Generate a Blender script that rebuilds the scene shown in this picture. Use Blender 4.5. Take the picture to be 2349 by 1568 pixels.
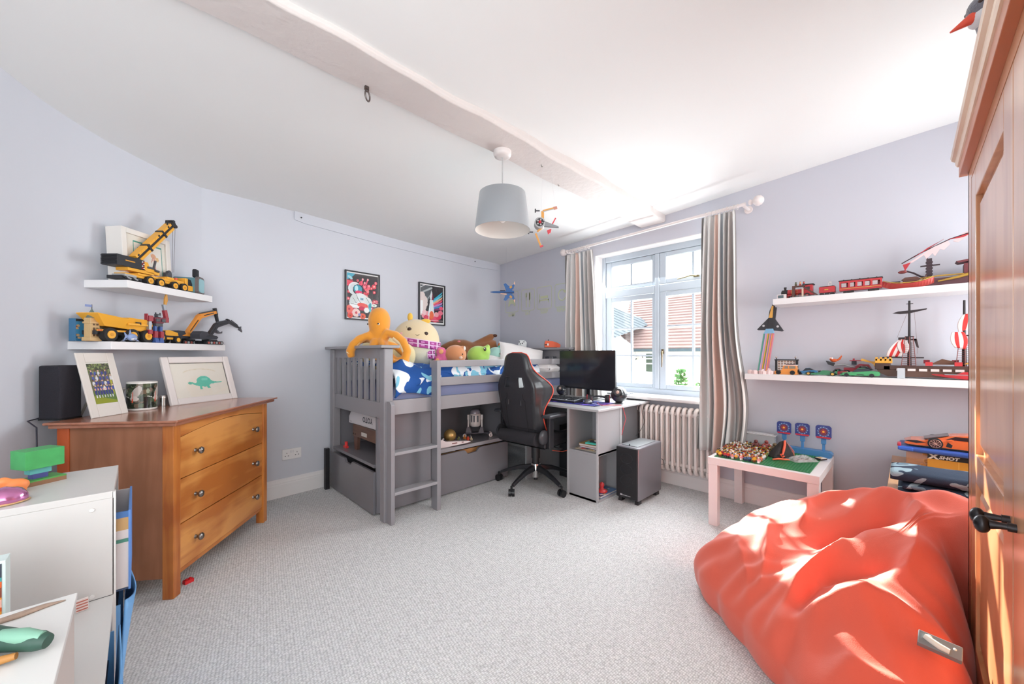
import bpy, bmesh, math, random
import numpy as np
from math import sin, cos, pi, radians, atan2, hypot
from mathutils import Vector, Matrix, noise

for o in list(bpy.data.objects): bpy.data.objects.remove(o)
SC = bpy.context.scene
COL = SC.collection
rnd = random.Random(7)

# ---------------------------------------------------------------- camera
TH = math.atan((1174.5 - 319.2) / 882.0)          # heading, clockwise from +Y
cam = bpy.data.cameras.new('camera'); camo = bpy.data.objects.new('camera', cam); COL.objects.link(camo)
cam.sensor_width = 36.0; cam.lens = 36.0 * 882.0 / 2349.0; cam.shift_y = (811 - 784) / 2349.0
cam.clip_start = 0.02; cam.clip_end = 200
camo.location = (0, 0, 1.2); camo.rotation_euler = (radians(90), 0, -TH)
SC.camera = camo
# ---------------------------------------------------------------- world, sun, exposure
W = bpy.data.worlds.new('world'); SC.world = W; W.use_nodes = True
bg = W.node_tree.nodes['Background']; bg.inputs[0].default_value = (0.93, 0.98, 1.0, 1); bg.inputs[1].default_value = 2.8
sun = bpy.data.lights.new('sun', 'SUN'); sun.energy = 12.5; sun.angle = radians(0.6); sun.color = (1.0, 0.93, 0.84)
suno = bpy.data.objects.new('sun', sun); COL.objects.link(suno)
suno.rotation_euler = Vector((-1.0, -1.02, -0.66)).to_track_quat('-Z', 'Y').to_euler()
wl = bpy.data.lights.new('window_daylight', 'AREA'); wl.shape = 'RECTANGLE'; wl.size = 1.25; wl.size_y = 1.4
wl.energy = 52; wl.color = (0.92, 0.98, 1.0)
wlo = bpy.data.objects.new('window_daylight', wl); COL.objects.link(wlo); wlo.location = (3.84, 1.69, 1.52)
wlo.rotation_euler = Vector((-1, 0, -0.38)).to_track_quat('-Z', 'Z').to_euler()
wlo.visible_camera = False
w2 = bpy.data.lights.new('assumed_window_daylight', 'AREA'); w2.shape = 'RECTANGLE'; w2.size = 1.0; w2.size_y = 1.2  # soft lamp added outside an assumed, unseen side window
w2.energy = 15; w2.color = (0.93, 0.98, 1.0)
w2o = bpy.data.objects.new('assumed_window_daylight', w2); COL.objects.link(w2o); w2o.location = (2.88, -1.12, 1.55)
w2o.rotation_euler = Vector((-.1, 1, -0.02)).to_track_quat('-Z', 'Z').to_euler(); w2o.visible_camera = False
SC.view_settings.view_transform = 'Standard'; SC.view_settings.look = 'None'
SC.view_settings.exposure = 1.02; SC.view_settings.gamma = 1.0; SC.view_settings.use_curve_mapping = False

# ---------------------------------------------------------------- materials
def lin(c):
    if isinstance(c, str):
        c = [int(c[i:i+2], 16) / 255 for i in (0, 2, 4)]
    return tuple((x / 12.92 if x <= 0.04045 else ((x + 0.055) / 1.055) ** 2.4) for x in c[:3]) + (1.0,)
MC = {}
def mat(col, rough=0.5, metal=0.0, bump=0.0, bs=60.0, var=0.0, vs=6.0, coat=0.0, emit=0.0, trans=0.0, alpha=1.0, sheen=0.0, spec=None):
    key = (str(col), rough, metal, bump, bs, var, vs, coat, emit, trans, alpha, sheen, spec)
    if key in MC: return MC[key]
    m = bpy.data.materials.new('m_' + str(len(MC))); m.use_nodes = True
    n = m.node_tree.nodes; l = m.node_tree.links; b = n['Principled BSDF']
    b.inputs['Base Color'].default_value = lin(col); b.inputs['Roughness'].default_value = rough
    b.inputs['Metallic'].default_value = metal
    if spec is not None: b.inputs['Specular IOR Level'].default_value = spec
    if coat: b.inputs['Coat Weight'].default_value = coat; b.inputs['Coat Roughness'].default_value = 0.1
    if sheen: b.inputs['Sheen Weight'].default_value = sheen; b.inputs['Sheen Roughness'].default_value = .5
    if trans: b.inputs['Transmission Weight'].default_value = trans
    if alpha < 1: b.inputs['Alpha'].default_value = alpha
    if emit: b.inputs['Emission Color'].default_value = lin(col); b.inputs['Emission Strength'].default_value = emit
    tc = n.new('ShaderNodeTexCoord')
    if bump:
        t = n.new('ShaderNodeTexNoise'); t.inputs['Scale'].default_value = bs; t.inputs['Detail'].default_value = 4
        l.new(tc.outputs['Object'], t.inputs['Vector'])
        bp = n.new('ShaderNodeBump'); bp.inputs['Strength'].default_value = bump; bp.inputs['Distance'].default_value = 0.01
        l.new(t.outputs['Fac'], bp.inputs['Height']); l.new(bp.outputs['Normal'], b.inputs['Normal'])
    if var:
        t = n.new('ShaderNodeTexNoise'); t.inputs['Scale'].default_value = vs; t.inputs['Detail'].default_value = 5
        l.new(tc.outputs['Object'], t.inputs['Vector'])
        mx = n.new('ShaderNodeMix'); mx.data_type = 'RGBA'
        c = lin(col); mx.inputs[6].default_value = tuple(x * (1 - var) for x in c[:3]) + (1,)
        mx.inputs[7].default_value = tuple(min(1, x * (1 + var)) for x in c[:3]) + (1,)
        l.new(t.outputs['Fac'], mx.inputs[0]); l.new(mx.outputs[2], b.inputs['Base Color'])
    MC[key] = m
    return m
def wood(c1, c2, axis='Z', rough=0.35, scale=7.0, coat=0.25, dist=3.0):
    key = ('wood', c1, c2, axis, rough, scale)
    if key in MC: return MC[key]
    m = bpy.data.materials.new('wood'); m.use_nodes = True
    n = m.node_tree.nodes; l = m.node_tree.links; b = n['Principled BSDF']
    tc = n.new('ShaderNodeTexCoord'); mp = n.new('ShaderNodeMapping'); l.new(tc.outputs['Object'], mp.inputs[0])
    mp.inputs['Scale'].default_value = {'Z': (1, 1, .1), 'X': (.1, 1, 1), 'Y': (1, .1, 1)}[axis]
    t = n.new('ShaderNodeTexNoise'); t.inputs['Scale'].default_value = scale * 2.2; t.inputs['Detail'].default_value = 7; t.inputs['Distortion'].default_value = .6
    l.new(mp.outputs[0], t.inputs['Vector'])
    t2 = n.new('ShaderNodeTexNoise'); t2.inputs['Scale'].default_value = 3.5; t2.inputs['Detail'].default_value = 2
    l.new(tc.outputs['Object'], t2.inputs['Vector'])
    ad = n.new('ShaderNodeMath'); ad.operation = 'ADD'; l.new(t.outputs['Fac'], ad.inputs[0]); l.new(t2.outputs['Fac'], ad.inputs[1])
    cr = n.new('ShaderNodeValToRGB'); cr.color_ramp.elements[0].position = 0.75; cr.color_ramp.elements[0].color = lin(c1)
    cr.color_ramp.elements[1].position = 1.2 if False else 1.0; cr.color_ramp.elements[1].color = lin(c2)
    sc = n.new('ShaderNodeMath'); sc.operation = 'MULTIPLY'; sc.inputs[1].default_value = .88; l.new(ad.outputs[0], sc.inputs[0])
    l.new(sc.outputs[0], cr.inputs[0]); l.new(cr.outputs[0], b.inputs['Base Color'])
    b.inputs['Roughness'].default_value = rough; b.inputs['Coat Weight'].default_value = coat; b.inputs['Coat Roughness'].default_value = .18
    MC[key] = m; return m
def glassmat():
    if 'glass' in MC: return MC['glass']
    m = bpy.data.materials.new('window_glass'); m.use_nodes = True
    n = m.node_tree.nodes; l = m.node_tree.links; n.remove(n['Principled BSDF'])
    tr = n.new('ShaderNodeBsdfTransparent'); gl = n.new('ShaderNodeBsdfGlossy'); gl.inputs['Roughness'].default_value = .02
    fr = n.new('ShaderNodeLayerWeight'); fr.inputs[0].default_value = .5; pw = n.new('ShaderNodeMath'); pw.operation = 'POWER'; pw.inputs[1].default_value = 5
    ml = n.new('ShaderNodeMath'); ml.operation = 'MULTIPLY_ADD'; ml.inputs[1].default_value = .5; ml.inputs[2].default_value = .03
    l.new(fr.outputs['Facing'], pw.inputs[0]); l.new(pw.outputs[0], ml.inputs[0]); mx = n.new('ShaderNodeMixShader')
    l.new(ml.outputs[0], mx.inputs[0]); l.new(tr.outputs[0], mx.inputs[1]); l.new(gl.outputs[0], mx.inputs[2])
    l.new(mx.outputs[0], n['Material Output'].inputs[0]); MC['glass'] = m; return m
def clearmat(col=(1, 1, 1), fac=0.35, rough=.15):
    key = ('clear', col, fac)
    if key in MC: return MC[key]
    m = bpy.data.materials.new('clear_plastic'); m.use_nodes = True
    n = m.node_tree.nodes; l = m.node_tree.links; b = n['Principled BSDF']
    b.inputs['Base Color'].default_value = lin(col); b.inputs['Roughness'].default_value = rough
    tr = n.new('ShaderNodeBsdfTransparent'); mx = n.new('ShaderNodeMixShader'); mx.inputs[0].default_value = fac
    l.new(tr.outputs[0], mx.inputs[1]); l.new(b.outputs[0], mx.inputs[2]); l.new(mx.outputs[0], n['Material Output'].inputs[0])
    MC[key] = m; return m
def printmat(rough=.35):
    key = ('print', rough)
    if key in MC: return MC[key]
    m = bpy.data.materials.new('printed_sheet'); m.use_nodes = True
    n = m.node_tree.nodes; l = m.node_tree.links; b = n['Principled BSDF']
    a = n.new('ShaderNodeVertexColor'); a.layer_name = 'Col'; l.new(a.outputs[0], b.inputs['Base Color'])
    b.inputs['Roughness'].default_value = rough; MC[key] = m; return m
def fabric_camo(base, c2, c3, scale, th1, th2, rough=.8, bump=.12):
    m = bpy.data.materials.new('patterned_fabric'); m.use_nodes = True
    n = m.node_tree.nodes; l = m.node_tree.links; b = n['Principled BSDF']; b.inputs['Roughness'].default_value = rough
    tc = n.new('ShaderNodeTexCoord'); prev = None
    for i, (c, th, off) in enumerate(((c2, th1, 0), (c3, th2, 7.3))):
        mp = n.new('ShaderNodeMapping'); mp.inputs['Location'].default_value = (off, off * .7, off); l.new(tc.outputs['Object'], mp.inputs[0])
        t = n.new('ShaderNodeTexNoise'); t.inputs['Scale'].default_value = scale; t.inputs['Detail'].default_value = 1.6; t.inputs['Distortion'].default_value = 1.2
        l.new(mp.outputs[0], t.inputs['Vector'])
        gt = n.new('ShaderNodeMath'); gt.operation = 'GREATER_THAN'; gt.inputs[1].default_value = th; l.new(t.outputs['Fac'], gt.inputs[0])
        mx = n.new('ShaderNodeMix'); mx.data_type = 'RGBA'; l.new(gt.outputs[0], mx.inputs[0]); mx.inputs[7].default_value = lin(c)
        if prev: l.new(prev.outputs[2], mx.inputs[6])
        else: mx.inputs[6].default_value = lin(base)
        prev = mx
    l.new(prev.outputs[2], b.inputs['Base Color'])
    t = n.new('ShaderNodeTexNoise'); t.inputs['Scale'].default_value = 300; l.new(tc.outputs['Object'], t.inputs['Vector'])
    bp = n.new('ShaderNodeBump'); bp.inputs['Strength'].default_value = bump; bp.inputs['Distance'].default_value = .005
    l.new(t.outputs['Fac'], bp.inputs['Height']); l.new(bp.outputs[0], b.inputs['Normal'])
    return m
def carpetmat():
    m = bpy.data.materials.new('loop_carpet'); m.use_nodes = True
    n = m.node_tree.nodes; l = m.node_tree.links; b = n['Principled BSDF']; b.inputs['Roughness'].default_value = .95
    b.inputs['Specular IOR Level'].default_value = .1
    tc = n.new('ShaderNodeTexCoord')
    v = n.new('ShaderNodeTexVoronoi'); v.inputs['Scale'].default_value = 135; v.inputs['Randomness'].default_value = .4
    mpc = n.new('ShaderNodeMapping'); mpc.inputs['Rotation'].default_value = (0, 0, .12); mpc.inputs['Scale'].default_value = (.62, 1.0, 1.0); l.new(tc.outputs['Object'], mpc.inputs[0]); l.new(mpc.outputs[0], v.inputs['Vector'])
    cr = n.new('ShaderNodeValToRGB'); cr.color_ramp.elements[0].color = lin('dcd9d7'); cr.color_ramp.elements[0].position = .15
    cr.color_ramp.elements[1].color = lin('a8a4a3'); cr.color_ramp.elements[1].position = .75
    l.new(v.outputs['Distance'], cr.inputs[0])
    t = n.new('ShaderNodeTexNoise'); t.inputs['Scale'].default_value = 40; t.inputs['Detail'].default_value = 5; l.new(tc.outputs['Object'], t.inputs['Vector'])
    mx = n.new('ShaderNodeMix'); mx.data_type = 'RGBA'; mx.blend_type = 'MULTIPLY'; mx.inputs[0].default_value = .35
    l.new(cr.outputs[0], mx.inputs[6]); l.new(t.outputs['Color'], mx.inputs[7])
    hs = n.new('ShaderNodeHueSaturation'); hs.inputs['Saturation'].default_value = .12; hs.inputs['Value'].default_value = 1.42
    l.new(mx.outputs[2], hs.inputs['Color']); l.new(hs.outputs[0], b.inputs['Base Color'])
    iv = n.new('ShaderNodeMath'); iv.operation = 'SUBTRACT'; iv.inputs[0].default_value = 1; l.new(v.outputs['Distance'], iv.inputs[1])
    bp = n.new('ShaderNodeBump'); bp.inputs['Strength'].default_value = .7; bp.inputs['Distance'].default_value = .004
    l.new(iv.outputs[0], bp.inputs['Height']); l.new(bp.outputs[0], b.inputs['Normal'])
    return m

# ---------------------------------------------------------------- mesh builder
class B:
    def __init__(s): s.v = []; s.f = []; s.m = []; s.s = []; s.T = Matrix.Identity(4)
    def add(s, vs, fs, mi=0, sm=False):
        k = len(s.v)
        for p in vs: s.v.append(tuple(s.T @ Vector(p)))
        for f in fs: s.f.append([k + i for i in f]); s.m.append(mi); s.s.append(sm)
        return s
    def at(s, loc=(0, 0, 0), rx=0, ry=0, rz=0):
        s.T = Matrix.Translation(loc) @ Matrix.Rotation(rz, 4, 'Z') @ Matrix.Rotation(ry, 4, 'Y') @ Matrix.Rotation(rx, 4, 'X'); return s
    def box(s, x0, x1, y0, y1, z0, z1, mi=0):
        v = [(x, y, z) for z in (z0, z1) for y in (y0, y1) for x in (x0, x1)]
        return s.add(v, [(0, 2, 3, 1), (4, 5, 7, 6), (0, 1, 5, 4), (2, 6, 7, 3), (0, 4, 6, 2), (1, 3, 7, 5)], mi)
    def hexa(s, b4, t4, mi=0):
        return s.add(list(b4) + list(t4), [(3, 2, 1, 0), (4, 5, 6, 7), (0, 1, 5, 4), (1, 2, 6, 5), (2, 3, 7, 6), (3, 0, 4, 7)], mi)
    def cyl(s, p0, p1, r0, r1=None, n=16, mi=0, sm=True, cap=True):
        r1 = r0 if r1 is None else r1
        p0 = Vector(p0); p1 = Vector(p1); d = (p1 - p0).normalized()
        a = d.orthogonal().normalized(); b = d.cross(a)
        v = []
        for p, r in ((p0, r0), (p1, r1)):
            for i in range(n):
                t = 2 * pi * i / n; v.append(p + a * (r * cos(t)) + b * (r * sin(t)))
        s.add(v, [(i, (i + 1) % n, n + (i + 1) % n, n + i) for i in range(n)], mi, sm)
        if cap: s.add(v, [list(range(n))[::-1], list(range(n, 2 * n))], mi, False)
        return s
    def tube(s, pts, r, n=8, mi=0, closed=False, sm=True):
        pts = [Vector(p) for p in pts]; N = len(pts); rs = r if isinstance(r, (list, tuple)) else [r] * N
        v = []; up = None
        for i, p in enumerate(pts):
            q0 = pts[(i - 1) % N] if (closed or i > 0) else p; q1 = pts[(i + 1) % N] if (closed or i < N - 1) else p
            d = (q1 - q0)
            d = d.normalized() if d.length > 1e-9 else Vector((0, 0, 1))
            if up is None: up = d.orthogonal().normalized()
            up = (up - d * up.dot(d)); up = up.normalized() if up.length > 1e-6 else d.orthogonal().normalized()
            b = d.cross(up)
            for j in range(n):
                t = 2 * pi * j / n; v.append(p + up * (rs[i] * cos(t)) + b * (rs[i] * sin(t)))
        f = []
        for i in range(N if closed else N - 1):
            for j in range(n):
                f.append((i * n + j, i * n + (j + 1) % n, ((i + 1) % N) * n + (j + 1) % n, ((i + 1) % N) * n + j))
        s.add(v, f, mi, sm)
        if not closed: s.add(v, [list(range(n))[::-1], list(range((N - 1) * n, N * n))], mi, False)
        return s
    def lathe(s, prof, c=(0, 0, 0), n=24, mi=0, sm=True, axis='Z', cap=True):
        v = []
        for r, z in prof:
            for i in range(n):
                t = 2 * pi * i / n
                p = (r * cos(t), r * sin(t), z)
                if axis == 'X': p = (z, r * cos(t), r * sin(t))
                if axis == 'Y': p = (r * cos(t), z, r * sin(t))
                v.append((c[0] + p[0], c[1] + p[1], c[2] + p[2]))
        f = [(k * n + i, k * n + (i + 1) % n, (k + 1) * n + (i + 1) % n, (k + 1) * n + i) for k in range(len(prof) - 1) for i in range(n)]
        s.add(v, f, mi, sm)
        if cap:
            if prof[0][0] > 1e-5: s.add(v, [list(range(n))[::-1]], mi)
            if prof[-1][0] > 1e-5: s.add(v, [list(range((len(prof) - 1) * n, len(prof) * n))], mi)
        return s
    def prism(s, poly, a, b, axis='Y', mi=0, sm=False):
        # poly of 2D points; extruded from a to b along axis
        def P(p, t):
            return {'Y': (p[0], t, p[1]), 'Z': (p[0], p[1], t), 'X': (t, p[0], p[1])}[axis]
        n = len(poly); v = [P(p, a) for p in poly] + [P(p, b) for p in poly]
        s.add(v, [(i, (i + 1) % n, n + (i + 1) % n, n + i) for i in range(n)], mi, sm)
        return s.add(v, [list(range(n))[::-1], list(range(n, 2 * n))], mi)
    def sph(s, c, r, nu=16, nv=10, mi=0, sm=True, fn=None):
        r = (r, r, r) if isinstance(r, (int, float)) else r
        v = []
        for j in range(nv + 1):
            ph = pi * j / nv
            for i in range(nu):
                t = 2 * pi * i / nu
                d = Vector((sin(ph) * cos(t), sin(ph) * sin(t), cos(ph)))
                k = fn(d) if fn else 1.0
                v.append((c[0] + r[0] * d.x * k, c[1] + r[1] * d.y * k, c[2] + r[2] * d.z * k))
        f = [(j * nu + i, (j + 1) * nu + i, (j + 1) * nu + (i + 1) % nu, j * nu + (i + 1) % nu) for j in range(nv) for i in range(nu)]
        return s.add(v, f, mi, sm)
    def grid(s, fn, nu, nv, mi=0, sm=True, mf=None):
        k = len(s.v)
        for j in range(nv + 1):
            for i in range(nu + 1):
                s.v.append(tuple(s.T @ Vector(fn(i / nu, j / nv))))
        for j in range(nv):
            for i in range(nu):
                a = k + j * (nu + 1) + i
                s.f.append([a, a + 1, a + nu + 2, a + nu + 1]); s.m.append(mf(i, j) if mf else mi); s.s.append(sm)
        return s
    def build(s, name, mats, parent=None, world=False, bevel=0, seg=2, sub=0, remesh=0, solid=0, mods=None, weld=False):
        me = bpy.data.meshes.new(name)
        vs = s.v
        if world and parent is not None:
            inv = (Matrix.Translation(parent.location) @ parent.rotation_euler.to_matrix().to_4x4()).inverted()
            vs = [tuple(inv @ Vector(p)) for p in vs]
        me.from_pydata(vs, [], s.f)
        me.polygons.foreach_set('material_index', s.m); me.polygons.foreach_set('use_smooth', s.s)
        if not isinstance(mats, (list, tuple)): mats = [mats]
        for m in mats: me.materials.append(m)
        bm = bmesh.new(); bm.from_mesh(me)
        bmesh.ops.remove_doubles(bm, verts=bm.verts, dist=1e-6) if weld else None
        bmesh.ops.recalc_face_normals(bm, faces=bm.faces); bm.to_mesh(me); bm.free()
        me.update()
        o = bpy.data.objects.new(name, me); COL.objects.link(o)
        if parent is not None: o.parent = parent
        if remesh:
            r = o.modifiers.new('r', 'REMESH'); r.mode = 'VOXEL'; r.voxel_size = remesh; r.use_smooth_shade = True
            sm = o.modifiers.new('s', 'SMOOTH'); sm.factor = .6; sm.iterations = 6
        if solid:
            q = o.modifiers.new('t', 'SOLIDIFY'); q.thickness = solid; q.offset = 0
        if bevel:
            bv = o.modifiers.new('b', 'BEVEL'); bv.width = bevel; bv.segments = seg; bv.limit_method = 'ANGLE'; bv.angle_limit = radians(40)
            bv.harden_normals = False
        if sub:
            ss = o.modifiers.new('ss', 'SUBSURF'); ss.levels = sub; ss.render_levels = sub
        return o
def tag(o, label, cat, group=None, kind=None):
    if label: o['label'] = label
    if cat: o['category'] = cat
    if group: o['group'] = group
    if kind: o['kind'] = kind
    return o
def thing(name, label, cat, loc=(0, 0, 0), rz=0, group=None):
    o = bpy.data.objects.new(name, None); COL.objects.link(o); o.empty_display_size = .05
    o.location = loc; o.rotation_euler = (0, 0, rz)
    return tag(o, label, cat, group)
def struct(o, label=None):
    o['kind'] = 'structure'
    if label: o['label'] = label
    return o
def dup(root, loc, rz, label=None, group=None):
    r = root.copy(); COL.objects.link(r); r.location = loc; r.rotation_euler = (0, 0, rz)
    if label: r['label'] = label
    if group: r['group'] = group
    for ch in list(root.children):
        c = ch.copy(); COL.objects.link(c); c.parent = r
        for g in ch.children:
            d = g.copy(); COL.objects.link(d); d.parent = c
    return r
def part(name, b, mats, parent, **k): return b.build(name, mats, parent, **k)
def simple(name, label, cat, b, mats, loc=(0, 0, 0), rz=0, group=None, **k):
    o = b.build(name, mats, None, **k); o.location = loc; o.rotation_euler = (0, 0, rz)
    return tag(o, label, cat, group)
def textb(txt, size, depth=0.0, bold=0.0, align='CENTER', sx=1.0, shear=0.0):
    cu = bpy.data.curves.new('t', 'FONT'); cu.body = txt; cu.size = size; cu.align_x = align; cu.align_y = 'CENTER'
    cu.extrude = depth; cu.offset = bold; cu.resolution_u = 2; cu.shear = shear
    o = bpy.data.objects.new('t', cu); COL.objects.link(o)
    dg = bpy.context.evaluated_depsgraph_get(); me = bpy.data.meshes.new_from_object(o.evaluated_get(dg))
    v = [(p.co.x * sx, p.co.y, p.co.z) for p in me.vertices]; f = [list(p.vertices) for p in me.polygons]
    bpy.data.objects.remove(o); bpy.data.curves.remove(cu); bpy.data.meshes.remove(me)
    return v, f
def addtext(b, txt, size, M, mi=0, **k):
    v, f = textb(txt, size, **k); T = b.T; b.T = T @ M; b.add(v, f, mi); b.T = T; return b

# ---- painted flat prints (vertex colours on a fine grid) ----
class Canvas:
    def __init__(s, w, h, col):
        s.w, s.h = w, h; s.a = np.zeros((h, w, 3)); s.a[:] = lin(col)[:3]
        s.Y, s.X = np.mgrid[0:h, 0:w]; s.X = (s.X + .5) / w; s.Y = (s.Y + .5) / h
    def put(s, m, c): s.a[m] = lin(c)[:3]
    def rect(s, x0, y0, x1, y1, c): s.put((s.X >= x0) & (s.X < x1) & (s.Y >= y0) & (s.Y < y1), c)
    def ell(s, cx, cy, rx, ry, c, rot=0.0):
        ar = s.h / s.w; dx = (s.X - cx); dy = (s.Y - cy) * ar
        u = dx * cos(rot) + dy * sin(rot); v = -dx * sin(rot) + dy * cos(rot)
        s.put((u / rx) ** 2 + (v / (ry * ar)) ** 2 <= 1, c)
    def poly(s, pts, c):
        ins = np.zeros(s.X.shape, bool); n = len(pts)
        for i in range(n):
            x1, y1 = pts[i]; x2, y2 = pts[(i + 1) % n]
            if y1 == y2: continue
            cond = (s.Y > min(y1, y2)) & (s.Y <= max(y1, y2))
            xi = (s.Y - y1) / (y2 - y1) * (x2 - x1) + x1
            ins ^= cond & (s.X < xi)
        s.put(ins, c)
    def line(s, x0, y0, x1, y1, w, c):
        ar = s.h / s.w; dx, dy = x1 - x0, (y1 - y0) * ar; L = hypot(dx, dy) + 1e-9
        px = s.X - x0; py = (s.Y - y0) * ar; t = np.clip((px * dx + py * dy) / L ** 2, 0, 1)
        s.put(np.hypot(px - t * dx, py - t * dy) < w, c)
def picture(name, cv, w, h, parent, M=None, rough=.35, label=None):
    # local: x right, z up, facing -y, origin bottom-left
    nu, nv = cv.w, cv.h
    vs = [Vector((w * i / nu, 0, h * (1 - j / nv))) for j in range(nv + 1) for i in range(nu + 1)]
    if M is not None: vs = [M @ v for v in vs]
    fs = [(j * (nu + 1) + i, (j + 1) * (nu + 1) + i, (j + 1) * (nu + 1) + i + 1, j * (nu + 1) + i + 1) for j in range(nv) for i in range(nu)]
    me = bpy.data.meshes.new(name); me.from_pydata([tuple(v) for v in vs], [], fs)
    ca = me.color_attributes.new('Col', 'FLOAT_COLOR', 'CORNER')
    c = np.ones((nv * nu, 4, 4), np.float32); c[:, :, :3] = cv.a.reshape(-1, 1, 3)
    ca.data.foreach_set('color', c.ravel()); me.materials.append(printmat(rough)); me.update()
    o = bpy.data.objects.new(name, me); COL.objects.link(o); o.parent = parent
    if label: o['label'] = label
    return o
def wheels(b, xs, y0, y1, z, r, mi=0, hub=1, hr=.6, w=None):
    for x in xs:
        b.cyl((x, y0, z), (x, y1, z), r, n=18, mi=mi)
        b.cyl((x, y0 - .0012, z), (x, y0, z), r * hr, n=14, mi=hub)
# ================================================================ ROOM SHELL
def cz(y): return 2.40 + .045 * (3.8 - y)
def by(x): return 3.60 + .08 * x                       # back wall runs slightly askew
XW = 3.54
WALL = mat('cfd1d9', .85, bump=.08, bs=9, spec=.2)
WALLW = mat('c8c8d1', .85, bump=.08, bs=9, spec=.2)
WHITE = mat('ededec', .8, bump=.10, bs=5, spec=.2)
GLOSSW = mat('ece9e8', .35)
b = B(); b.add([(-3, -2, 0), (3.7, -2, 0), (3.7, 4.4, 0), (-3, 4.4, 0)], [(0, 1, 2, 3)])
struct(b.build('floor', carpetmat()), 'pale grey loop pile carpet floor')
b = B()
def cf(u, v):
    x = -3 + 6.7 * u; y = -2 + 6.3 * v
    return (x, y, cz(y) + .008 + .012 * sin(x * 2.1) * cos(y * 1.7))
b.grid(cf, 40, 40); b.add([(-3, -2, 2.95), (3.7, -2, 2.95), (3.7, 4.3, 2.95), (-3, 4.3, 2.95)], [(0, 1, 2, 3)])
struct(b.build('ceiling', WHITE), 'white gently uneven plaster ceiling')
# back wall
b = B(); X0, X1 = .33, 3.78
b.hexa([(X0, by(X0), 0), (X1, by(X1), 0), (X1, by(X1) + .15, 0), (X0, by(X0) + .15, 0)],
       [(X0, by(X0), 2.7), (X1, by(X1), 2.7), (X1, by(X1) + .15, 2.7), (X0, by(X0) + .15, 2.7)])
struct(b.build('wall_back', WALL), 'pale lavender wall behind the raised bed')
# left wall (curving old plaster)
LP = [(.33, 3.626), (.20, 3.545), (.05, 3.41), (-.12, 3.25), (-.25, 3.09), (-.34, 2.96), (-.42, 2.80), (-.50, 2.62), (-.68, 2.25), (-.95, 1.7), (-1.25, 1.0), (-1.5, .2)]
b = B(); n = len(LP)
v = [(x, y, z) for z in (0, 2.9) for x, y in LP] + [(x - .25, y + .2, z) for z in (0, 2.9) for x, y in LP]
f = [(i, i + 1, n + i + 1, n + i) for i in range(n - 1)] + [(2 * n + i, 2 * n + i + 1, 3 * n + i + 1, 3 * n + i) for i in range(n - 1)]
b.add(v, f, 0, True)
struct(b.build('wall_left', WALL), 'pale lavender curving wall on the left')
# window wall with opening
OY0, OY1, OZ0, OZ1 = 1.09, 2.365, .80, 2.26
b = B()
b.box(XW, 3.78, -1.0, OY0, 0, 2.85); b.box(XW, 3.78, OY1, 4.05, 0, 2.85)
b.box(XW, 3.78, OY0, OY1, 0, OZ0); b.box(XW, 3.78, OY0, OY1, OZ1, 2.85)
struct(b.build('wall_window', WALLW), 'lavender grey wall holding the window and shelves')
b = B(); b.box(.6, 2.35, -.95, -.82, 0, 2.85); b.box(3.4, XW, -.95, -.82, 0, 2.85); b.box(2.35, 3.4, -.95, -.82, 0, .9); b.box(2.35, 3.4, -.95, -.82, 2.2, 2.85)
struct(b.build('wall_right', WALLW), 'lavender wall behind the wardrobe')
b = B()                                                   # plastered reveal lining
b.box(3.545, 3.70, OY1 - .008, OY1, OZ0, OZ1); b.box(3.545, 3.70, OY0, OY0 + .008, OZ0, OZ1); b.box(3.545, 3.70, OY0, OY1, OZ1 - .008, OZ1)
struct(b.build('trim_1', GLOSSW), 'white lining of the window reveal')
b = B()
for bx in ((2.35, 2.41), (2.85, 2.90), (3.34, 3.4)): b.box(bx[0], bx[1], -.92, -.87, .9, 2.2)
b.box(2.35, 3.4, -.92, -.87, .9, .96); b.box(2.35, 3.4, -.92, -.87, 2.14, 2.2); b.box(2.35, 3.4, -.92, -.87, 1.75, 1.79)
struct(b.build('assumed_window', GLOSSW), 'assumed unseen side window with white frame beyond the wardrobe')  # unseen window, assumed and added to let in light from the side
# skirting boards
def skirt(name, p0, p1, nrm, lab):
    p0 = Vector((p0[0], p0[1], 0)); p1 = Vector((p1[0], p1[1], 0)); nn = Vector((nrm[0], nrm[1], 0)).normalized()
    prof = [(0, 0), (.02, 0), (.02, .105), (.017, .112), (.017, .122), (.012, .132), (.008, .146), (0, .15)]
    bb = B(); m = len(prof)
    v = [tuple(p + nn * a + Vector((0, 0, z))) for p in (p0, p1) for a, z in prof]
    bb.add(v, [(i, (i + 1) % m, m + (i + 1) % m, m + i) for i in range(m)]); bb.add(v, [list(range(m)), list(range(m, 2 * m))])
    return struct(bb.build(name, GLOSSW), lab)
skirt('baseboard_back', (.33, by(.33)), (3.54, by(3.54)), (0.08, -1), 'white moulded skirting board on the back wall')
skirt('baseboard_window', (3.54, -.8), (3.54, 3.88), (-1, 0), 'white moulded skirting board under the window')
skirt('baseboard_left', (.33, 3.626), (-.34, 2.96), (.7, -.7), 'white skirting board on the curved left wall')
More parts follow.
